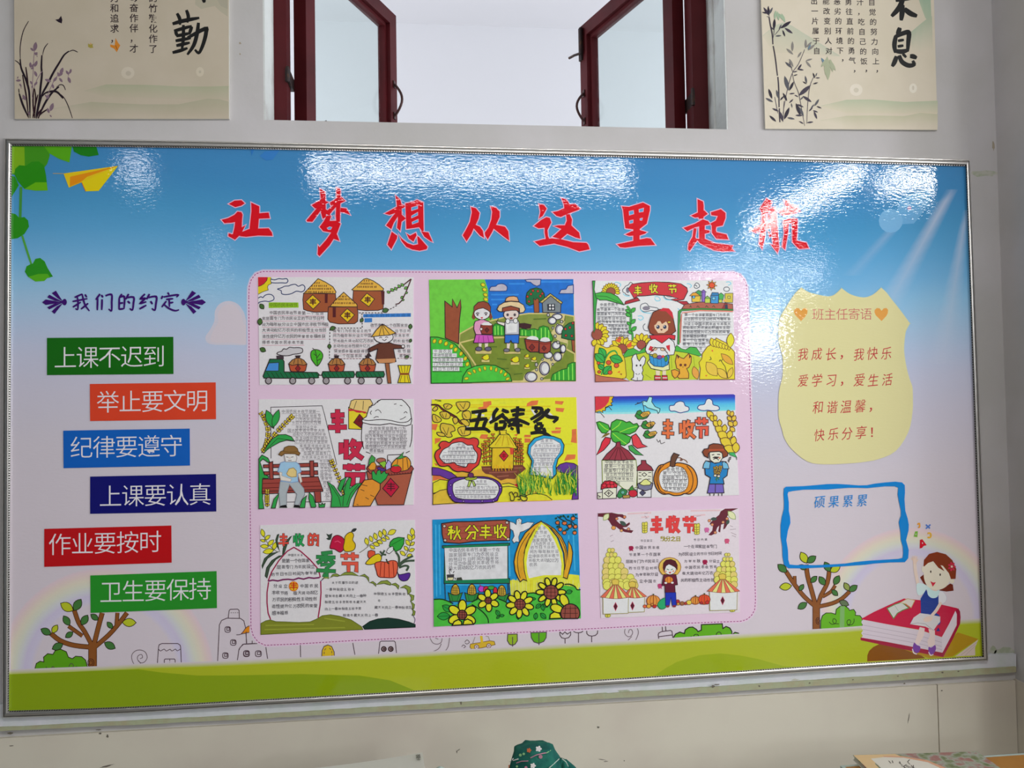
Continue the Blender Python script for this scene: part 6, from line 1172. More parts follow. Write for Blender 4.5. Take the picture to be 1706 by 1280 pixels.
A.e('dcae2c', 403, 740, 42, 44, o='c86c20', w=1.6, n=14).t('\u4e30', 403, 740, 403, 740, 13, 'b0201c', off=.03)
A.flush()

# ---------------------------------------------------------------- 8 bottom middle: sunflowers
A = sheet('blue and green drawing of sunflowers below a brown sign and white dove', (700, 840, D7), '118 152 1528 92 1558 1108 133 1190', '2f8cb8')
A.m = M_mark
A.part('sky').f('1f80b4', '118 152 1528 92 1548 690 870 760 850 900 140 930').ls('3c9cc8', 2.2, '150 200 160 900', '185 200 195 880', '1480 200 1500 650', '1440 300 1440 340', '860 300 870 700', '250 780 700 790')
A.part('straw').f('cfca3c', '868 742 900 735 960 745 1040 735 1200 700 1250 680 1340 672 1400 705 1450 680 1540 690 1552 800 1530 830 1300 900 1000 870 880 890')
rr = random.Random(8); A.L += 1
for i in range(70):
    x = rr.uniform(880, 1540); A.rib(A.T([x, 720 + rr.uniform(0, 50), x + rr.uniform(-5, 5), 860]), 1.0, hexc(rr.choice(['d8cf7c', 'c4b820', 'd2cc54'])), newL=False)
A.part('sign_board').f('974c3c', '208 190 330 172 520 170 700 160 830 155 868 170 874 270 865 355 700 355 500 365 380 382 230 372 212 290', o=INK, w=1.8).ls('7c3a2c', 1, '230 230 850 200', '230 340 840 320', '240 290 850 260')
for ch, x in (('\u79cb', 330), ('\u5206', 500), ('\u4e30', 635), ('\u6536', 775)): A.again().hz(ch, x - 68, 205 - (x - 330) * .03, x + 66, 348 - (x - 330) * .03, 2.6, 'd4c42c', INK, 1.9)
for x, y in ((235, 215), (842, 180), (242, 352), (852, 340)): A.e('b4a89c', x, y, 15, 14, o=INK, w=1)
A.part('notice_panel').f('17724c', '215 405 868 378 866 400 850 402 852 722 868 722 868 770 232 772 238 430 215 425', o=INK, w=1.3).f('c4c4cc', '236 428 845 408 845 722 250 742').ls(INK, 1.3, '238 770 245 925', '862 770 870 880', '850 770 852 870')
A.part('handwriting').rows(HW, '275 450 775 440 275 495 765 485 275 542 765 525 275 582 765 565 275 625 730 608', 7.4, '4a4450', pitch=.95)
A.part('teapot_doodle').f('c8c094', '262 712 325 710 318 740 270 742', o=INK, w=1).f('3c3a3c', '255 685 330 680 328 712 262 714').ls(INK, 1.2, '290 680 282 650 292 630 300 655', '330 715 342 722 335 735', '320 670 330 650', sm=1).f('3c4038', '350 742 355 715 400 710 412 740')
A.part('corn_cob')
for cx, cy in ((340, 850), (500, 850), (790, 860)):
    A.again()
    A.f('2f7c3c', '%d %d %d %d %d %d %d %d %d %d %d %d' % (cx - 68, cy + 10, cx - 20, cy + 30, cx + 10, cy + 30, cx + 70, cy + 10, cx + 40, cy + 95, cx - 50, cy + 95), o=INK, w=1.4).f('c4a238', '%d %d %d %d %d %d %d %d %d %d' % (cx - 35, cy + 25, cx - 30, cy - 45, cx + 2, cy - 72, cx + 32, cy - 45, cx + 38, cy + 25), o=INK, w=1.4, sm=1)
    A.ls(INK, .8, *['%d %d %d %d' % (cx - 30, cy - 40 + k * 16, cx + 34, cy - 44 + k * 16) for k in range(5)]).ls(INK, .8, *['%d %d %d %d' % (cx - 20 + k * 18, cy - 55, cx - 22 + k * 19, cy + 25) for k in range(3)]).ls('1c5c2c', .9, '%d %d %d %d' % (cx - 40, cy + 20, cx - 25, cy + 90), '%d %d %d %d' % (cx + 40, cy + 20, cx + 18, cy + 90))
A.e('a83cb0', 595, 825, 32, 30, o=INK, w=1).e('b82838', 640, 830, 28, 34, o=INK, w=1).e('3c9438', 690, 812, 34, 20, o=INK, w=1).e('b82838', 728, 845, 20, 40, o=INK, w=1).f('7c3468', '575 775 595 795 580 800')
A.part('dove').f('cfced4', '868 170 905 180 930 200 935 150 965 138 985 155 980 195 1040 175 1105 180 1060 235 1000 265 970 275 955 320 960 370 930 365 910 380 890 350 912 310 900 260 870 240', o='3c4858', w=1.1).f('d8982c', '962 178 975 182 968 195').e('202028', 955, 160, 4, 4)
A.part('persimmon_branch')
for x, y in ((1400, 185), (1332, 180), (1450, 215), (1505, 218), (1358, 245), (1398, 278), (1498, 278), (1482, 140)): A.e('d8693c', x, y, 23 if x == 1400 else 19, 19, o=INK, w=1.1).ls('18402c', 2.2, '%d %d %d %d' % (x - 12, y - 16, x + 12, y - 18))
A.ls('18303c', 1.6, '1330 120 1370 150 1400 165', '1400 120 1420 150 1470 170 1500 200', '1460 175 1490 240', '1350 170 1350 230', '1420 200 1440 240 1400 260', '1480 100 1500 130 1530 140', sm=1)
for a in ((1325, 130, 1310, 150), (1350, 130, 1375, 115), (1395, 130, 1385, 105), (1430, 135, 1440, 110), (1345, 215, 1320, 225), (1500, 105, 1520, 100), (1420, 235, 1430, 260)): A.leaf('18402c', *a, r=.4)
A.part('corn_frame').f('df9428', '1175 165 1110 200 1020 280 960 380 925 480 910 560 920 650 945 710 970 755 1000 730 1035 745 1010 650 1002 540 1020 430 1070 320 1130 230 1180 180', o=INK, w=1.5).f('df9428', '1180 168 1230 195 1300 240 1370 320 1410 400 1425 470 1430 540 1438 360 1465 410 1478 470 1470 560 1445 650 1425 725 1385 710 1400 600 1395 480 1340 330 1260 230', o=INK, w=1.5)
A.f('d6cc34', '1175 175 1120 240 1060 340 1020 440 1005 540 1012 640 1035 745 1200 710 1385 710 1395 600 1380 470 1320 320 1240 220', sm=0).f('c8c8cc', '1178 195 1130 270 1080 370 1045 470 1030 570 1040 670 1055 720 1200 690 1365 690 1370 580 1350 470 1300 350 1240 250').ls(INK, 1.1, '1060 280 980 400 945 520 950 640 970 720', '1110 240 1040 360 1005 480', '1270 230 1350 320 1400 420 1415 520 1400 640', sm=1)
A.part('handwriting').rows(HW[3:], '1130 235 1230 235 1110 275 1235 275 1095 315 1270 315 1085 352 1280 350 1075 385 1300 382 1065 420 1310 418 1058 465 1345 460 1050 505 1350 500 1050 548 1345 545 1050 588 1140 585', 6.4, '4a4450')
A.part('hill').f('46a83c', '133 930 200 918 280 950 330 990 380 960 430 1000 520 940 600 900 700 910 800 930 860 960 960 900 1050 870 1200 860 1300 850 1400 790 1480 800 1552 840 1558 1108 133 1190').ls('14301c', 2.0, '133 925 220 925 320 965', '500 975 560 1010 620 1060 655 1110 662 1155', '500 950 560 920', '760 920 820 945 860 975', '1030 870 1100 862 1150 880', '1400 780 1450 778 1500 800 1520 830 1555 830', sm=1)
for a in ((310, 1040, 215, 985), (290, 1085, 165, 1090), (770, 1085, 735, 1030), (770, 1085, 815, 1080), (770, 1085, 740, 1110), (1075, 920, 1120, 920), (950, 1060, 950, 1120), (1170, 970, 1120, 1010), (1185, 970, 1195, 1035), (1190, 970, 1235, 1000), (1115, 1120, 1125, 1055), (1220, 1110, 1165, 1060), (1410, 860, 1475, 845)): A.leaf('2a8c3c', *a, r=.3, o='143c1c', w=1.2, vein='143c1c')
A.part('sunflower')
def sunf(cx, cy, r, R, n, rot, clip=None):
    A.again()
    for i in range(n):
        t = math.tau * i / n + rot; x, y = cx + (r + (R - r) * .45) * math.cos(t), cy + (r + (R - r) * .45) * math.sin(t)
        if clip and not clip(x, y): continue
        A.e('dcc22c', x, y, (R - r) * .62, (R - r) * .62 * .62 * (8 / n) ** .3, rot=math.degrees(t), o='14101c', w=2.0)
    if cx + r > 1540:
        q = nums([v for k in range(28) for v in (min(1555, cx + r * math.cos(math.tau * k / 28)), min(1110, cy + r * math.sin(math.tau * k / 28)))]); A.f('84463c', [v for a in q for v in a], o='14101c', w=1.8)
    else: A.e('84463c', cx, cy, r, r, o='14101c', w=1.8)
    for k in (-.5, 0, .5): A.ls('30141c', .9, '%f %f %f %f' % (cx + k * r, cy - r * .8, min(1555, cx + k * r * 1.2), min(1105 if cx > 1400 else 2000, cy + r * .8)), '%f %f %f %f' % (cx - r * .8, cy + k * r, min(1555, cx + r * .8), cy + k * r * 1.1))
inb = lambda x, y: x < 1530 and y < 1175
sunf(407, 1075, 46, 140, 6, .55, lambda x, y: y < 1150); sunf(660, 935, 33, 105, 6, .45, inb); sunf(968, 972, 52, 130, 9, .25, inb); sunf(1268, 855, 70, 140, 10, 0, inb); sunf(1455, 1060, 92, 195, 8, .35, lambda x, y: x < 1500 and y < 1060)
A.f('dcc22c', '1255 1112 1262 1070 1300 1045 1350 1060 1368 1100 1360 1108', o='14101c', w=2).f('dcc22c', '310 1178 330 1140 370 1120 400 1140 402 1172', o='14101c', w=2).f('dcc22c', '415 1172 425 1130 460 1115 500 1135 515 1166', o='14101c', w=2)
A.flush()

# ---------------------------------------------------------------- 9 bottom right
A = sheet('pale pink drawing of striped tents and a child holding a pumpkin', (970, 835, D), '160 122 1588 72 1600 1130 188 1190', 'c8bcc2')
A.part('pale_wash').ls('cfa8ac', 2.5, '460 130 700 120', '1100 100 1400 95', '600 165 680 160', '1120 150 1250 140').ls('8a7480', .7, '630 130 665 125', '635 150 655 170', '640 175 665 172', '1160 155 1205 150', '280 360 310 345', '290 415 320 400', '1500 250 1530 262', '1500 290 1560 285', '1510 320 1565 345', '1520 350 1560 365')
A.part('tree_branch').f('5c2430', '160 125 300 118 360 132 410 135 445 165 430 185 380 160 350 165 340 190 380 230 440 240 480 215 485 235 450 265 410 268 430 285 520 300 500 325 430 315 380 290 340 260 300 250 270 200 230 165 160 158').f('5c2430', '1585 74 1450 78 1405 105 1390 140 1340 180 1300 220 1290 240 1330 230 1320 300 1280 345 1310 350 1350 330 1370 270 1390 250 1380 310 1400 320 1410 240 1440 230 1430 290 1450 280 1480 230 1470 160 1500 110')
for x, y, c in ((350, 180, 'c87c54'), (430, 162, 'c87c54'), (318, 272, 'd88c4c'), (398, 300, 'd0945c'), (470, 285, 'c08060'), (1290, 200, 'c8845c'), (1320, 240, 'c8845c'), (1470, 180, 'c8845c'), (1430, 215, 'c88c64'), (1350, 320, 'c8845c')): A.e(c, x, y, 22 if x == 318 else 15, 20 if x == 318 else 14, o='5c3430', w=.8)
A.leaf('c4cc9c', 215, 195, 270, 130, r=.3, o='7c8c54', w=1).leaf('c4cc9c', 1555, 185, 1480, 105, r=.28, o='7c8c54', w=1).leaf('3c4c44', 1300, 185, 1370, 180, r=.25).leaf('3c4c44', 380, 205, 450, 250, r=.25).leaf('3c4c44', 1465, 240, 1490, 190, r=.3)
A.part('title_lettering')
for ch, x, y, em in (('\u4e30', 755, 240, 27), ('\u6536', 920, 232, 27), ('\u8282', 1088, 240, 28)): A.again().hz(ch, x - 72, y - 92, x + 72, y + 92, 5.0, 'cf3c3c', '8c2c2c', .9)
A.t('\u79cb\u5206\u4e4b\u65e5', 820, 385, 975, 385, 8.6, '8c842c', off=.04)
A.part('small_wheat')
for cx, cy in ((630, 275), (1160, 290), (255, 1130), (1520, 1075)):
    A.again()
    for k in range(4): A.leaf('c8bc4c', cx + 6, cy + 50 - k * 24, cx - 18, cy + 20 - k * 26, r=.4, o='6c6c2c', w=.9).leaf('c8bc4c', cx + 6, cy + 50 - k * 24, cx + 26, cy + 15 - k * 26, r=.4, o='6c6c2c', w=.9)
A.part('maple_leaf')
for x, y, c in ((497, 482, '8c1440'), (790, 865, 'a83c68'), (1265, 295, 'b45c8c'), (1470, 408, 'b44c6c'), (1247, 622, '8c1440'), (1335, 1000, 'a03c6c')): A.again().f(c, [v for a, b in nums('-25 0 -22 -22 0 -26 20 -22 26 0 15 12 22 28 0 20 -14 28 -18 14') for v in (x + a, y + b)])
A.part('handwriting')
A.t('\u8282\u65e5\u8bbe\u7acb', 605, 405, 700, 402, 4.4, '3c3440').t('\u8282\u65e5\u5185\u6db5', 1145, 395, 1255, 390, 4.4, '3c3440')
A.part('handwriting').rows(HW, '535 475 790 472 475 545 800 540 445 615 780 608 470 685 765 680 540 750 770 742 575 815 755 812', 6.2, '3c3440', off=.002)
A.part('handwriting').rows(HW[9:], '1030 462 1370 462 975 542 1420 532 1030 615 1205 608 1285 612 1400 612 1040 675 1370 668 1015 735 1335 730 1000 805 1340 800', 6.2, '3c3440', off=.002)
A.part('corn_stack')
def stack(pts, rows):
    for (y, x0, x1, n) in rows:
        for i in range(n):
            x = x0 + (x1 - x0) * (i + .5) / n; w_ = (x1 - x0) / n * .62; A.e('cfc45c' if (i + int(y)) % 3 else 'd2b468', x, y, w_, w_ * 1.05, rot=20, o='8c8434', w=.9)
stack(0, [(500, 260, 325, 2), (545, 245, 350, 3), (600, 225, 390, 3), (660, 215, 420, 4), (720, 210, 460, 4), (780, 210, 520, 5), (830, 215, 550, 5), (860, 220, 560, 5)])
A.again()
stack(0, [(545, 1450, 1500, 2), (590, 1430, 1525, 3), (640, 1410, 1545, 3), (695, 1370, 1555, 4), (750, 1345, 1565, 4), (800, 1345, 1570, 4), (850, 1400, 1570, 3)])
A.part('striped_tent')
def tent(cx, top, wl, wr, yb, yw, n):
    A.again()
    A.f('c9c6c8', [cx + wl * .85, yb - 5, cx + wr * .85, yb - 5, cx + wr * .83, yw, cx + wl * .83, yw + 8], o='8c8448', w=1)
    for i in range(n):
        a = wl + (wr - wl) * i / n; b = wl + (wr - wl) * (i + 1) / n; s1 = 18 * math.sin(math.pi * i / n); s2 = 18 * math.sin(math.pi * (i + 1) / n)
        A.f('d0644c' if i % 2 == 0 else 'c9c478', [cx + a * .12, top, cx + b * .12, top, cx + b, yb + s2, cx + a, yb + s1], o='7c4434', w=.8)
    A.f('c4ac4c', [cx - 30, top + 5, cx - 40, top - 40, cx, top - 55, cx + 35, top - 40, cx + 30, top + 5], o='7c6424', w=.9)
    A.f('4c1428', [cx, yb + 55, cx + 20, yb + 95, cx, yb + 140, cx - 20, yb + 95], o='b03c5c', w=.8)
tent(510, 870, -90, 145, 968, 1125, 7); tent(338, 845, -150, 155, 975, 1140, 7); tent(1425, 790, -155, 175, 915, 1105, 7)
A.part('fruit_row')
for cx, cy, rx, ry, c in ((722, 1015, 68, 58, 'd8843c'), (1150, 1010, 48, 40, 'd8843c'), (1240, 1000, 60, 50, 'c8442c')):
    A.e(c, cx, cy, rx, ry, o='6c2c10', w=1)
    for k in (-.5, 0, .5): A.e(None, cx, cy, max(2, rx * abs(k)), ry, o='8c4420', w=.8)
    A.ls('3c4424', 2.4, '%d %d %d %d' % (cx, cy - ry, cx + 2, cy - ry - 14))
A.f('2a9460', '765 1060 780 1020 830 985 850 1000 848 1080 800 1098', o='145c34', w=1, sm=1)
for cx, cy, r, c in ((635, 1070, 18, 'c85c3c'), (675, 1068, 22, 'c8943c'), (735, 1070, 18, 'b02c2c'), (970, 1020, 20, 'a02c34'), (975, 1045, 14, 'c8943c'), (1015, 1040, 22, '8c5c3c'), (1050, 1040, 16, 'a03c34'), (1085, 1030, 26, 'cfb44c'), (1210, 1035, 14, 'a02c34'), (1270, 1030, 20, 'b0302c'), (710, 1050, 14, 'b87c3c')): A.e(c, cx, cy, r, r * .9, o='5c2420', w=.8)
A.part('child_figure').e('dca850', 890, 672, 112, 98, o='8c5c28', w=1.1).e('cf9848', 890, 680, 88, 78).e('d9cec4', 890, 690, 64, 58, o='5c3434', w=.8).f('4c1824', '820 680 825 630 850 600 900 592 945 610 965 650 965 700 940 670 880 640 850 660 832 720', o='2c1018', w=.8).ls('3c6c44', 1.2, '858 690 880 700', '900 700 920 690').f('a83034', '875 722 905 718 892 740').e('c87c64', 848, 715, 10, 8).e('c87c64', 925, 712, 10, 8)
A.f('5c1830', '830 745 880 750 950 745 962 800 968 850 940 855 945 930 842 930 840 860 810 855 818 800', o='2c1018', w=1).f('20309c', '845 930 950 930 955 1060 915 1062 900 980 885 1062 845 1062', o='18205c', w=1).e('7c2c3c', 868, 1070, 18, 12).e('7c2c3c', 935, 1068, 18, 12).e('c87830', 880, 800, 42, 34, o='5c2c10', w=1).ls('8c4c20', .9, '865 770 862 832', '895 770 900 832').e('d9cec4', 848, 832, 14, 10).e('d9cec4', 915, 830, 14, 10)
A.flush()
# ================================================================== WALL POSTERS (boards hung either side of the window)
def poster(label, corners, colour, grp='ink painted wall plaques beside the window'):
    q = nums(corners); cx = sum(a for a, b in q) / 4; yb = max(b for a, b in q)
    t = thing('wall_plaque', label, 'poster', P(cx, yb, 0.012), grp)
    m = MB(); fr = [P(a, b, 0.012) for a, b in q]; bk = [P(a, b, WY - 0.0005) for a, b in q]
    bk = [Vector((p.x, WY - 0.0005, p.z)) for p in fr]
    m.quad8([bk[3], bk[2], bk[1], bk[0], fr[3], fr[2], fr[1], fr[0]])
    m.build('foam_board', M_white, t)
    a_ = Art(t, 0.0118, M_post, 5e-6); a_.part('printed_face').crop(0, 0, 1).f(colour, corners)
    return a_
# left plaque
A = poster('pale ink plaque with orchid painting and a large black character left of the window', '22 -260 381 -250 381.5 198 24.5 198', 'a69c8c')
A.crop(0, 0, .25205).f('9b9584', '1290 -60 1505 -60 1505 110 1455 75 1420 40 1370 50 1330 60 1290 30').f('948f80', '1400 -60 1505 -60 1505 60 1460 40')
g1, g2 = 'a29988', '95967f'
A.grad('560 600 700 558 850 560 1000 562 1200 572 1400 572 1511 568', '560 604 700 640 850 645 1000 650 1200 655 1400 660 1511 660', g2, 'a49b8a')
A.grad('340 720 600 674 800 684 940 690 1180 690 1290 668 1370 652 1450 655 1511 672', '340 724 600 760 800 760 940 765 1180 765 1290 765 1370 765 1450 765 1511 765', '989480', 'a69c8c')
A.e('afa697', 845, 482, 44, 40).e('a2998a', 848, 485, 18, 16).e('b1a898', 1322, 475, 26, 32).e('a39a8a', 1322, 475, 8, 9)
A.part('large_lettering')
A.b('141012', 6.8, '1345 -20 1350 18', '1140 158 1210 138 1318 118', '1240 250 1355 190 1362 215 1350 270 1330 325 1312 350 1288 328', '1312 150 1302 225 1280 300 1238 362', tip=.4)
A.b('141012', 6.0, '1170 88 1188 125 1190 165', '1232 66 1245 110 1238 150', '1150 205 1210 188 1268 172', '1160 205 1170 238', '1268 175 1250 228', '1165 238 1255 220', '1160 270 1262 252', '1165 302 1255 282', '1212 165 1212 250 1202 330', '1140 348 1190 335 1240 318', tip=.45)
A.part('small_lettering')
for x, s0, y0 in ((1012, '\u7684\u7af9\u97ad\u5316\u4f5c\u4e86', -12), (885, '\u52e4\u594b\u4f5c\u4f34\uff0c\u624d', -14), (757, '\u529b\u548c\u8ffd\u6c42\uff0c', -12)):
    for i, ch in enumerate(s0): A.t(ch, x, y0 + i * 67.2, x, y0 + i * 67.2, 14.6, '30262a', off=.012)
A.part('butterfly').f('241c26', '365 130 388 126 404 104 412 132 408 155 385 146').f('b4712a', '764 252 782 285 795 300 785 318 772 345 755 322 730 310 727 294 758 300').l('5c3010', .8, '764 300 776 330').f('8f8340', '582 288 600 296 615 288 612 305 618 315 598 318 582 310').f('b8863c', '596 280 604 290 600 300')
A.part('painted_orchid').crop(0, 0, 130 / 792)
A.b('2a2028', 1.6, '290 215 235 320 205 480 210 650', '150 612 185 635 205 665', '487 440 450 490 432 560', '790 530 740 510 690 530', '665 915 645 870 610 860 570 890', '735 1200 690 1070 640 980 570 930', '190 900 195 950', tip=.25)
A.b('241a24', 3.6, '205 600 215 690 260 800 290 900 300 1000 305 1200', '425 560 420 680 425 760 410 900 400 1000 360 1200', '700 520 650 560 600 640 540 740 480 860 420 980 370 1200', '600 880 520 950 450 1060 385 1200', '195 950 230 1060 290 1195', '640 1000 570 930 470 940 430 980', tip=.15)
A.b('2c1c22', 2.6, '228 760 250 880 270 1000 290 1200', '262 680 275 780 290 900', '345 890 335 1020 345 1200', '350 900 362 1000 350 1200', '385 960 360 1060 330 1200', '430 1100 390 1150 370 1205', '480 1110 410 1160 390 1205', tip=.15)
A.b('7a6670', 1.2, '365 430 345 560 335 760 325 930 330 1000', '430 720 380 800 345 900', '610 740 560 800 510 900 470 1000', '715 700 690 780', '210 850 215 900', tip=.5)
for a in ((350, 520, 365, 425), (345, 520, 308, 485), (345, 545, 385, 535), (350, 555, 385, 550), (375, 560, 378, 580), (310, 690, 308, 630), (320, 690, 345, 645), (350, 680, 378, 615), (310, 700, 345, 690), (350, 720, 375, 780), (330, 860, 305, 820), (345, 870, 380, 830), (325, 900, 330, 860), (600, 790, 635, 835), (600, 780, 585, 730), (610, 760, 640, 685), (580, 770, 640, 745), (520, 830, 455, 805), (530, 850, 545, 900), (540, 830, 580, 780), (700, 760, 668, 715), (705, 750, 725, 700), (690, 780, 715, 845), (160, 820, 215, 815), (175, 800, 185, 775), (195, 850, 220, 880), (230, 960, 260, 1020), (245, 985, 225, 1010), (470, 1010, 500, 960), (480, 990, 455, 960), (510, 1130, 540, 1045), (500, 1150, 480, 1095), (505, 1165, 525, 1190), (300, 1170, 290, 1130)): A.leaf('6f5c68', *a, r=.22)
A.flush()
# right plaque
A = poster('pale ink plaque with bamboo painting and black lettering right of the window', '1259 -260 1549 -250 1562 216.5 1275 214.5', 'bab1a0')
A.crop(1250, 0, .2673)
A.grad('78 220 150 160 200 140 260 160 330 205 420 260 500 310 560 348', '78 230 150 330 200 330 260 330 330 330 420 345 500 352 560 350', 'a6a896', 'b6ae9c')
A.grad('1040 -40 1075 -40 1122 -40', '1060 30 1090 110 1131 160', '849a86', '9aa590').grad('970 215 1010 192 1060 150 1100 118 1132 100', '972 218 1010 320 1060 330 1100 320 1138 320', '98a28e', 'bab1a0')
A.grad('440 660 600 622 760 620 960 636 1168 628', '440 664 600 705 760 706 960 710 1168 708', '9fa58d', 'b8b09c')
A.grad('440 750 600 722 760 720 960 724 1060 704 1168 712', '440 754 600 790 760 790 960 790 1060 790 1168 790', 'aaa78f', 'bab1a0')
A.e('c4bcae', 660, 560, 40, 38).e('b4ac9c', 660, 562, 16, 15).e('c8c0b2', 1015, 550, 24, 30).e('b4ac9c', 1015, 548, 7, 14)
A.part('large_lettering')
A.b('120e10', 9.0, '905 0 960 -10 1035 -20', '955 -20 930 45 880 102', '948 30 946 80 940 128', '960 55 1000 85 1040 100', tip=.45)
A.b('120e10', 8.0, '932 172 925 195 915 215', '908 222 898 280 905 330', '905 228 960 205 988 205 985 260 980 322', '905 318 945 322 985 312', '912 350 900 385 884 415', '928 345 945 385 985 408 1020 402 1012 378', '995 350 1015 352 1038 362', tip=.45)
A.b('120e10', 5.0, '920 255 958 248', '918 290 955 284', '950 335 972 358', tip=.6)
A.part('small_lettering')
for xa, xb, s0, y0, y1 in ((757, 783, '\u81ea\u89c9\u7684\u52aa\u529b\u5411\u4e0a', 15, 383), (684, 708, '\u6c41\uff0c\u5403\u81ea\u5df1\u7684\u996d', 14, 383), (612, 635, '\u52c7\u5f80\u76f4\u524d\u7684\u52c7\u6c14', 12, 378), (541, 560, '\u6076\u52a3\u7684\u73af\u5883\u4e0b', 10, 316), (472, 490, '\u80fd\u6539\u53d8\u522b\u4eba\u5bf9', 8, 318), (398, 414, '\u51fa\u4e00\u7247\u5c5e\u4e8e\u81ea', 8, 318)):
    n = len(s0)
    for i, ch in enumerate(s0): A.t(ch, xa + (xb - xa) * i / (n - 1), y0 + (y1 - y0) * i / (n - 1), xa, y0, 11.6, '2e262a', off=.01, slope=0) if False else A.t(ch, xa + (xb - xa) * i / (n - 1), y0 + (y1 - y0) * i / (n - 1), xa + (xb - xa) * i / (n - 1), y0 + (y1 - y0) * i / (n - 1), 11.6, '2e262a', off=.01)
for x, y in ((795, 440), (727, 438), (654, 440), (580, 372)): A.t('\uff0c', x + 8, y - 8, x + 8, y - 8, 11.6, '2e262a', off=.02)
A.part('painted_bamboo').crop(1265, 0, 110 / 640)
A.b('3a333c', 2.3, '95 165 105 230 125 330 132 430', '135 445 155 560 176 735', '180 745 188 850 192 1040', '194 1050 196 1120 200 1185', tip=.8)
A.b('4a434c', 1.2, '90 60 95 165', '150 230 140 330 132 380', '200 280 150 340', '440 480 380 620 320 710 270 880 230 1100', '320 710 340 800 380 900 400 1000 440 1220', '530 740 490 840 470 1000 460 1200', '290 600 325 700', '240 980 230 1180', '150 940 180 1100', tip=.5)
rr = random.Random(21)
for a in ((95, 150, 40, 70), (95, 150, 85, 60), (95, 140, 130, 70), (80, 130, 25, 118), (95, 165, 70, 160), (140, 290, 150, 180), (205, 275, 310, 205), (245, 270, 325, 325), (225, 290, 250, 355), (155, 350, 215, 345), (140, 290, 105, 255), (190, 290, 215, 235), (320, 500, 322, 400), (330, 530, 262, 470), (450, 470, 450, 380), (455, 460, 510, 405), (470, 490, 540, 430), (370, 560, 410, 500), (450, 590, 515, 570), (450, 590, 502, 655), (320, 660, 250, 600), (330, 650, 290, 570), (370, 680, 412, 620), (370, 670, 432, 680), (325, 700, 370, 690), (330, 735, 372, 722), (285, 880, 245, 735), (290, 880, 335, 790), (290, 910, 345, 905), (380, 930, 500, 825), (420, 930, 508, 990), (380, 940, 340, 920), (395, 970, 430, 935), (365, 1010, 430, 1040), (125, 960, 90, 860), (135, 990, 60, 950), (200, 975, 240, 930), (190, 960, 165, 870), (165, 1180, 98, 1120), (190, 1080, 125, 1050), (240, 1160, 292, 1040), (270, 1140, 345, 1155), (400, 1120, 355, 1000), (430, 1130, 390, 1040), (420, 1120, 350, 1118), (535, 1030, 580, 960), (555, 1030, 605, 1050), (530, 1080, 560, 1155), (520, 1070, 570, 1090), (500, 1050, 535, 1010), (480, 1080, 520, 1040), (460, 1190, 525, 1182), (430, 1200, 385, 1175), (540, 760, 520, 705), (545, 755, 590, 755), (545, 745, 560, 705), (460, 810, 445, 735), (460, 815, 422, 790), (520, 815, 570, 800), (270, 980, 230, 900), (230, 1180, 200, 1080), (290, 1000, 330, 960), (310, 1000, 320, 1045)):
    A.leaf(rr.choice(['3c3642', '2c2832', '4c4c52']) if a[1] > 650 or a[0] < 260 else '74706c', *a, r=.13)
for a in ((150, 190, 160, 100), (190, 200, 175, 110), (215, 130, 250, 220), (240, 200, 190, 130), (650, 640, 600, 560), (470, 480, 500, 430)): A.leaf('8a9c84' if a[0] < 400 else '5c7484', *a, r=.14)
A.crop(1250, 0, .2673)
for a in ((485, 360, 440, 420), (485, 370, 484, 500), (490, 370, 532, 440), (480, 350, 470, 470), (500, 370, 515, 450)): A.leaf('93987f', *a, r=.12)
A.flush()

# ================================================================== DESKS AND THE THINGS ON THEM
DZ = 0.75
def desk(label, x0, x1, y0, y1):
    t = thing('school_desk', label, 'desk', ((x0 + x1) / 2, (y0 + y1) / 2, 0))
    MB().box(x0 + .008, x1 - .008, y0 + .008, y1 - .008, DZ - .018, DZ).build('desk_top', M_desk, t)
    r = MB(); 
    for a in ((x0, x1, y1 - .008, y1), (x0, x1, y0, y0 + .008), (x0, x0 + .008, y0 + .008, y1 - .008), (x1 - .008, x1, y0 + .008, y1 - .008)): r.box(*a, DZ - .022, DZ)
    r.build('edge_rim', M_rim, t, label='pale green edge strip')
    for x in (x0 + .05, x1 - .05):
        for y in (y0 + .05, y1 - .05): MB().tube([(x, y, 0), (x, y, DZ - .018)], 0.012, 8).build('leg', M_steel, t)
    MB().box(x0 + .04, x1 - .04, y0 + .05, y1 - .04, DZ - .16, DZ - .15).build('book_shelf', M_steel, t)
    return t
by = PZ(1680, 1257, DZ).y
xl = PZ(1406, 1279, DZ).x - .004
desk('orange topped school desk with pale green rim at the lower right', xl, 1.36, by - 0.42, by)
ly = -0.235
desk('school desk below the frame under the paper and green cloth bag', -0.62, 0.14, ly - 0.42, ly)

# picture book lying on the right desk
bk0 = PZ(1421, 1258.5, DZ + .012); bk1 = PZ(1628, 1252.5, DZ + .012)
t = thing('picture_book', 'open topped corner of a flowery picture book on the orange desk', 'book', (bk0.x, bk0.y, DZ))
t['label'] = 'large soft picture book with leafy cover lying on the orange desk'
ux = (bk1 - bk0); ux.z = 0; ln = ux.length; ux.normalize(); uy = Vector((ux.y, -ux.x, 0)); uy = uy if uy.y < 0 else -uy
def bp(a, b, z): return bk0 + ux * a + uy * b + Vector((0, 0, z - bk0.z))
MB().quad8([bp(0.002, 0.002, DZ + .0015), bp(ln - .002, 0.002, DZ + .0015), bp(ln - .002, .28, DZ + .0015), bp(0.002, .28, DZ + .0015), bp(0.002, 0.002, DZ + .0105), bp(ln - .002, 0.002, DZ + .0105), bp(ln - .002, .28, DZ + .0105), bp(0.002, .28, DZ + .0105)]).build('page_block', M_pages, t)
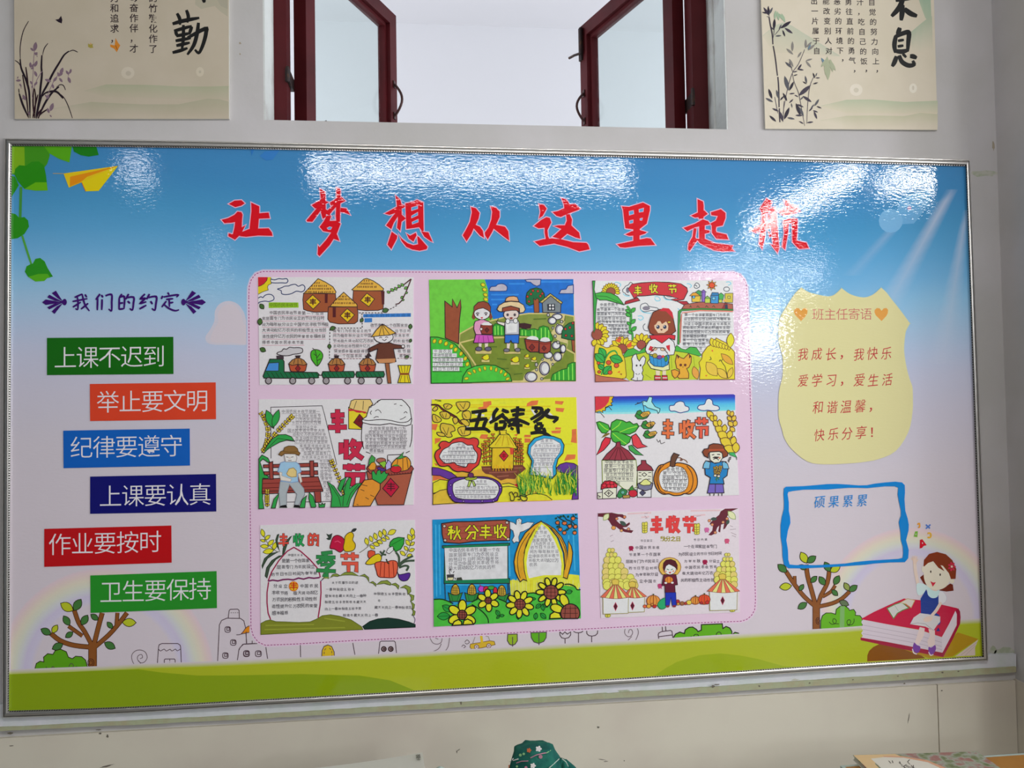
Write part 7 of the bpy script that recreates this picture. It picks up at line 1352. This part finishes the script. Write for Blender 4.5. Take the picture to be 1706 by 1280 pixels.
def cover_mat():
    m = mat('leafy_cover', rough=0.35, spec=0.4); nt = m.node_tree; b = nt.nodes['Principled BSDF']
    tc = nt.nodes.new('ShaderNodeTexCoord'); n = nt.nodes.new('ShaderNodeTexNoise'); n.inputs['Scale'].default_value = 34; n.inputs['Detail'].default_value = 4
    v = nt.nodes.new('ShaderNodeTexVoronoi'); v.inputs['Scale'].default_value = 55
    r = nt.nodes.new('ShaderNodeValToRGB'); r.color_ramp.interpolation = 'LINEAR'
    for i, (p, c) in enumerate(((0.38, (.10, .14, .05, 1)), (0.52, (.20, .24, .12, 1)), (0.64, (.36, .38, .32, 1)), (0.76, (.34, .16, .14, 1)))):
        e = r.color_ramp.elements[i] if i < 2 else r.color_ramp.elements.new(p); e.position = p; e.color = c
    nt.links.new(tc.outputs['Object'], n.inputs['Vector']); nt.links.new(tc.outputs['Object'], v.inputs['Vector'])
    a = nt.nodes.new('ShaderNodeMath'); a.operation = 'MULTIPLY_ADD'; a.inputs[1].default_value = 0.25; nt.links.new(v.outputs['Distance'], a.inputs[0]); nt.links.new(n.outputs['Fac'], a.inputs[2])
    nt.links.new(a.outputs[0], r.inputs[0]); nt.links.new(r.outputs[0], b.inputs['Base Color']); return m
cv = MB().quad8([bp(0, 0, DZ + .0105), bp(ln, 0, DZ + .0105), bp(ln, .282, DZ + .0105), bp(0, .282, DZ + .0105), bp(0, 0, DZ + .012), bp(ln, 0, DZ + .012), bp(ln, .282, DZ + .012), bp(0, .282, DZ + .012)]).build('cover', cover_mat(), t)
MB().quad8([bp(0, 0, DZ + .0), bp(ln, 0, DZ + .0), bp(ln, .282, DZ + .0), bp(0, .282, DZ + .0), bp(0, 0, DZ + .0015), bp(ln, 0, DZ + .0015), bp(ln, .282, DZ + .0015), bp(0, .282, DZ + .0015)]).build('back_cover', M_white, t)
def flat(nm, pts, z, colh, parent, rgh=.4):
    v = [bp(a, b, DZ + z) for a, b in pts]; return obj(nm, v, [tuple(range(len(v)))], mat(nm + '_ink', hexc(colh), rgh), parent)
flat('tan_border', [(0.001, 0.001), (.105, 0.001), (.115, .018), (.055, .02), (.03, .05), (.03, .28), (.001, .28)], .0122, 'b59a72', cv)
flat('cream_panel', [(.034, .022), (.07, .016), (.115, .022), (.16, .05), (.18, .1), (.18, .27), (.034, .27)], .0123, 'b4b0a6', cv)
flat('orange_arc', [(.07, .010), (.115, .014), (.165, .040), (.19, .09), (.18, .1), (.16, .05), (.115, .022), (.07, .016)], .0124, 'b08468', cv)
ik = MB(); rr = random.Random(2)
for i in range(16):
    a, b = .07 + .045 * rr.random(), .035 + .05 * rr.random(); p_ = bp(a, b, DZ + .0125); d = Vector((rr.uniform(-1, 1), rr.uniform(-1, 1), 0)).normalized(); e_ = d.cross(Vector((0, 0, 1)))
    ik.obox(p_, d * .014, e_ * .0016, Vector((0, 0, .0002)))
ik.build('handwritten_title', M_bead, cv, kind='stuff')

# sheet of paper on exercise books, lower left
def slab(pts, z0, z1): return MB().quad8([(p.x, p.y, z0) for p in pts] + [(p.x, p.y, z1) for p in pts])
zt = DZ + .0545
c0 = PZ(500, 1281, zt - .004); c1 = PZ(704, 1254, zt + .006)
dx = (c1 - c0); dx.z = 0; wd = dx.length; dx.normalize(); dy = Vector((dx.y, -dx.x, 0)); dy = dy if dy.y < 0 else -dy
o_ = c0 + dx * .01 + dy * .008
t = thing('file_box', 'thin box file under the white paper sheet at the lower left', 'box', (o_.x, o_.y, DZ))
slab([o_, o_ + dx * (wd - .03), o_ + dx * (wd - .03) + dy * .2, o_ + dy * .2], DZ + .0002, DZ + .046).build('box_body', M_steel, t)
t = thing('paper_sheet', 'white paper sheet with small black print at its corner, lower left', 'paper', (c0.x, c0.y, DZ + .0465))
v = []; f = []; N = 14
for j in range(N + 1):
    for i in range(N + 1):
        u, w_ = i / N, j / N; p = c0 + dx * wd * u + dy * .26 * w_; z = zt - .004 + .012 * u * u * (1 - w_) * 1.0 - .002
        v.append((p.x, p.y, z + .0 * w_))
n1 = len(v); v += [(a, b, c - .0012) for a, b, c in v]
for j in range(N):
    for i in range(N):
        q = j * (N + 1) + i; f.append((q, q + N + 1, q + N + 2, q + 1)); f.append((n1 + q, n1 + q + 1, n1 + q + N + 2, n1 + q + N + 1))
for i in range(N):
    f.append((i, i + 1, n1 + i + 1, n1 + i)); q = i * (N + 1) + N; f.append((q, q + N + 1, n1 + q + N + 1, n1 + q))
obj('sheet', v, f, M_white, t, smooth=False)
for k, ch in enumerate('\u7b54\u9898\u5361'):
    vs, fs = glyph(ch, 0.01); org = c0 + dx * (wd - .012) + dy * (.016 + .0105 * k); u = dx * -1
    vv = [tuple(org + dy * ((gx - GX) * .0115 * -1 * -1) * 1.0 + dx * ((gy - GY) * .0115) + Vector((0, 0, zt + .0072 - org.z))) for gx, gy in vs]
    obj('printed_character', vv, fs, M_bead, t)

# green floral drawstring bag
bx, bz = 0.0, 0.0
y_b = -0.30
pt = P(893, 1239, y_b); top_z = pt.z; pl = P(838, 1280, y_b).x; pr = P(950, 1280, y_b).x; cxb = P(893, 1260, y_b).x
bag = thing('drawstring_bag', 'dark green cotton bag with white and orange flowers standing on the left desk', 'bag', (cxb, y_b, DZ))
H_ = top_z - DZ; prof = [(0.0, .070), (.15, .076), (.35, .072), (.5, .066), (.62, .060), (.74, .055), (.87, .046), (.95, .043), (1.0, .034)]
v = []; f = []; NA = 36; rr = random.Random(9)
for (h, r) in prof:
    for k in range(NA):
        a = math.tau * k / NA; wob = 1 + .05 * math.sin(3 * a + h * 4) + .04 * math.sin(7 * a - h * 6) * (0.4 + h) + .02 * math.sin(13 * a)
        v.append((cxb + math.cos(a) * r * wob * 1.0 - .004 * h, y_b + math.sin(a) * r * .72 * wob, DZ + H_ * h - (.006 * abs(math.sin(a * 1.5)) if h > .95 else 0)))
for j in range(len(prof) - 1):
    for k in range(NA): f.append((j * NA + k, j * NA + (k + 1) % NA, (j + 1) * NA + (k + 1) % NA, (j + 1) * NA + k))
v.append((cxb - .004, y_b, DZ + H_ * 1.002)); c_ = len(v) - 1; b_ = (len(prof) - 1) * NA
for k in range(NA): f.append((b_ + k, b_ + (k + 1) % NA, c_))
f.append(tuple(reversed(range(NA))))
obj('cloth_body', v, f, M_cloth, bag, smooth=True)
# bunched side flap with its pale cord
fl = MB()
q0 = P(935, 1262, y_b - .02); q1 = P(945, 1268, y_b - .02); q2 = P(962, 1290, y_b - .02); q3 = P(934, 1292, y_b - .03)
fl.tube([P(932, 1292, y_b - .01), P(934, 1275, y_b - .01), P(937, 1265, y_b - .01)], .010, 10, .006)
fl.tube([P(945, 1294, y_b - .015), P(941, 1278, y_b - .015), P(938, 1266, y_b - .01)], .012, 10, .005)
fl.tube([P(962, 1294, y_b - .01), P(952, 1280, y_b - .01), P(941, 1268, y_b - .008)], .011, 10, .005)
fl.build('gathered_flap', M_cloth, bag, smooth=True)
M_cord = mat('pale_green_cord', (.42, .55, .48, 1), .7)
def onbag(px, py, off=.001):   # first point where the viewing ray meets the bag's elliptical body
    d = ray(px, py); best = None
    for i in range(400):
        tt = 1.3 + i * .002; p = CAM + d * tt; h = (p.z - DZ) / H_
        if h > 1 or h < 0: continue
        r = None
        for (h0, r0), (h1, r1) in zip(prof, prof[1:]):
            if h0 <= h <= h1: r = r0 + (r1 - r0) * (h - h0) / (h1 - h0)
        if r and ((p.x - cxb + .004 * h) / (r * 1.04)) ** 2 + ((p.y - y_b) / (r * .75)) ** 2 <= 1: return p - d.normalized() * (off + .002)
    return CAM + d * 1.72
B_ = lambda x, y: (820 + x * .0938, 1220 + y * .0938)
MB().tube([onbag(*B_(1010, 640)), onbag(*B_(1100, 560)), onbag(*B_(1190, 475))], .0011, 6).build('cord', M_cord, bag)
MB().tube([P(*B_(1240, 475), y_b - .03), P(*B_(1310, 530), y_b - .032), P(*B_(1350, 610), y_b - .032)], .0012, 6).build('cord', M_cord, bag)
MF = {'w': mat('flower_white', hexc('c8d0cc'), .8), 'o': mat('flower_orange', hexc('a85c3c'), .8), 'g': mat('flower_green', hexc('6f9a6c'), .8), 'p': mat('flower_pink', hexc('9c7080'), .8), 'k': mat('flower_dark', hexc('1c2c30'), .8)}
def disc(nm, x, y, r, c, n=9, petal=0):
    cpt = onbag(*B_(x, y)); rx = M3 @ Vector((1, 0, 0)); ry = M3 @ Vector((0, 1, 0)); v = [tuple(cpt)]; R = r * .0938 / F * 1.75
    for k in range(n * 2):
        a = math.tau * k / (n * 2); rr_ = R * (1 if not petal else (.62 + .38 * abs(math.cos(a * 2.5)))); v.append(tuple(cpt + rx * math.cos(a) * rr_ + ry * math.sin(a) * rr_))
    obj(nm, v, [(0, 1 + k, 1 + (k + 1) % (2 * n)) for k in range(2 * n)], MF[c], bag)
disc('flower', 825, 300, 58, 'w', 10, 1); disc('flower', 653, 325, 44, 'o', 10, 1); disc('flower', 725, 600, 52, 'w', 10, 1); disc('flower', 320, 612, 40, 'o', 10, 1); disc('flower', 500, 410, 26, 'g'); disc('flower', 560, 390, 22, 'g'); disc('flower', 860, 440, 34, 'p'); disc('flower', 380, 490, 26, 'w'); disc('flower', 600, 632, 26, 'p'); disc('flower', 440, 612, 20, 'g')
for s_, c in (('680 460 780 410 900 380 960 370', 'p'), ('960 375 1000 350 1040 325', 'g'), ('310 530 380 505 460 480', 'w'), ('430 550 520 520 640 515', 'p')):
    q = [onbag(*B_(a, b)) for a, b in nums(s_)]; MB().tube(q, .0011, 5).build('stem_print', MF[c], bag)
# small pale round thing peeping up right of the paper
pb = P(733, 1283, -.3); t = thing('eraser_ball', 'tiny pale green round knob just right of the white paper', 'toy', (pb.x, pb.y, DZ))
r_ = .012; MB().tube([(pb.x, pb.y, DZ), (pb.x, pb.y, pb.z - r_)], .006, 8).build('stand', M_white, t)
v = []; f = []
for j in range(9):
    for k in range(12): th = math.pi * j / 8; ph = math.tau * k / 12; v.append((pb.x + r_ * math.sin(th) * math.cos(ph), pb.y + r_ * math.sin(th) * math.sin(ph), pb.z - r_ * .4 + r_ * math.cos(th)))
for j in range(8):
    for k in range(12): f.append((j * 12 + k, (j + 1) * 12 + k, (j + 1) * 12 + (k + 1) % 12, j * 12 + (k + 1) % 12))
obj('ball', v, f, M_rim, t, smooth=True)

# ------------------------------------------------------------------ wear on the wall: marks, stains and chips
M_mk = mat('dark_scuff', hexc('5c564c'), .8)
M_gs = mat('green_old_paint', hexc('8d9480'), .8, noise=(60, 5, hexc('a09f96'), .4, .6))
M_bs = mat('brown_stain', hexc('8c8272'), .8)
def mark(nm, px, py, w_, h_, y, m, rot=0):
    p = P(px, py, y); s_ = 1.72 / 1300 if y > -.1 else 1 / 1300; s_ = (p - CAM).length / F; rr = random.Random(int(px * 7 + py)); v = []
    for k in range(12):
        a = math.tau * k / 12; r = 1 + rr.uniform(-.3, .3); X = math.cos(a) * w_ / 2 * r; Z = math.sin(a) * h_ / 2 * r
        v.append((p.x + (X * math.cos(rot) - Z * math.sin(rot)) * s_, y, p.z + (X * math.sin(rot) + Z * math.cos(rot)) * s_))
    o = obj(nm, v, [tuple(range(12))[::1]], m, wall_back); return o
yd = .0107; yw = WY - .0003
for a in ((164.5, 1216.5, 7, 1.6), (167, 1222.5, 4, 2.4), (179, 1227, 3, 4), (17, 1222, 8, 2.5), (19, 1243, 6, 1.2), (177, 1277, 18, 2.2, .2), (764, 1250, 6, 1.2, .6), (761, 1253, 1.5, 4), (997, 1212, 4, 3), (1003, 1266, 12, 1.0, -.2), (1010, 1269, 8, 1), (1040, 1268, 1.6, 2), (1507, 1139, 3, 2), (1569, 1151, 2.4, 1.6), (1514, 1196, 1.2, 14, -.2)): mark('scuff', a[0], a[1], a[2], a[3], yd, M_mk, a[4] if len(a) > 4 else 0)
for a in ((768, 1172, 2, 5), (1265, 1143.5, 3, 2.6), (1349, 1138.5, 3, 2), (1421, 1133, 2.6, 1.6), (1496, 1127, 2.6, 1.4), (1570, 1121, 3.4, 2.4), (1597, 1119, 3, 1.6), (1188, 1144, 5, 4), (1195, 1141, 9, 2)): mark('nick', a[0], a[1], a[2], a[3], .0026, M_mk)
for a in ((1642, 289, 40, 9), (1676, 575, 6, 42)): mark('old_paint_patch', a[0], a[1], a[2], a[3], yw, M_gs)
for a in ((1672, 1086, 34, 11), (1654, 1084, 12, 12)): mark('old_paint_patch', a[0], a[1], a[2], a[3], yw, M_gs)
for a in ((1000, 1157, 26, 5), (1040, 1152, 22, 5), (1325, 1133, 12, 3)): mark('old_paint_patch', a[0], a[1], a[2], a[3], .0087, M_gs)
for a in ((400, 72, 3, 3), (400, 90, 2.4, 2.4), (1655, 243, 4, 12)): mark('scuff', a[0], a[1], a[2], a[3], yw, M_bs)
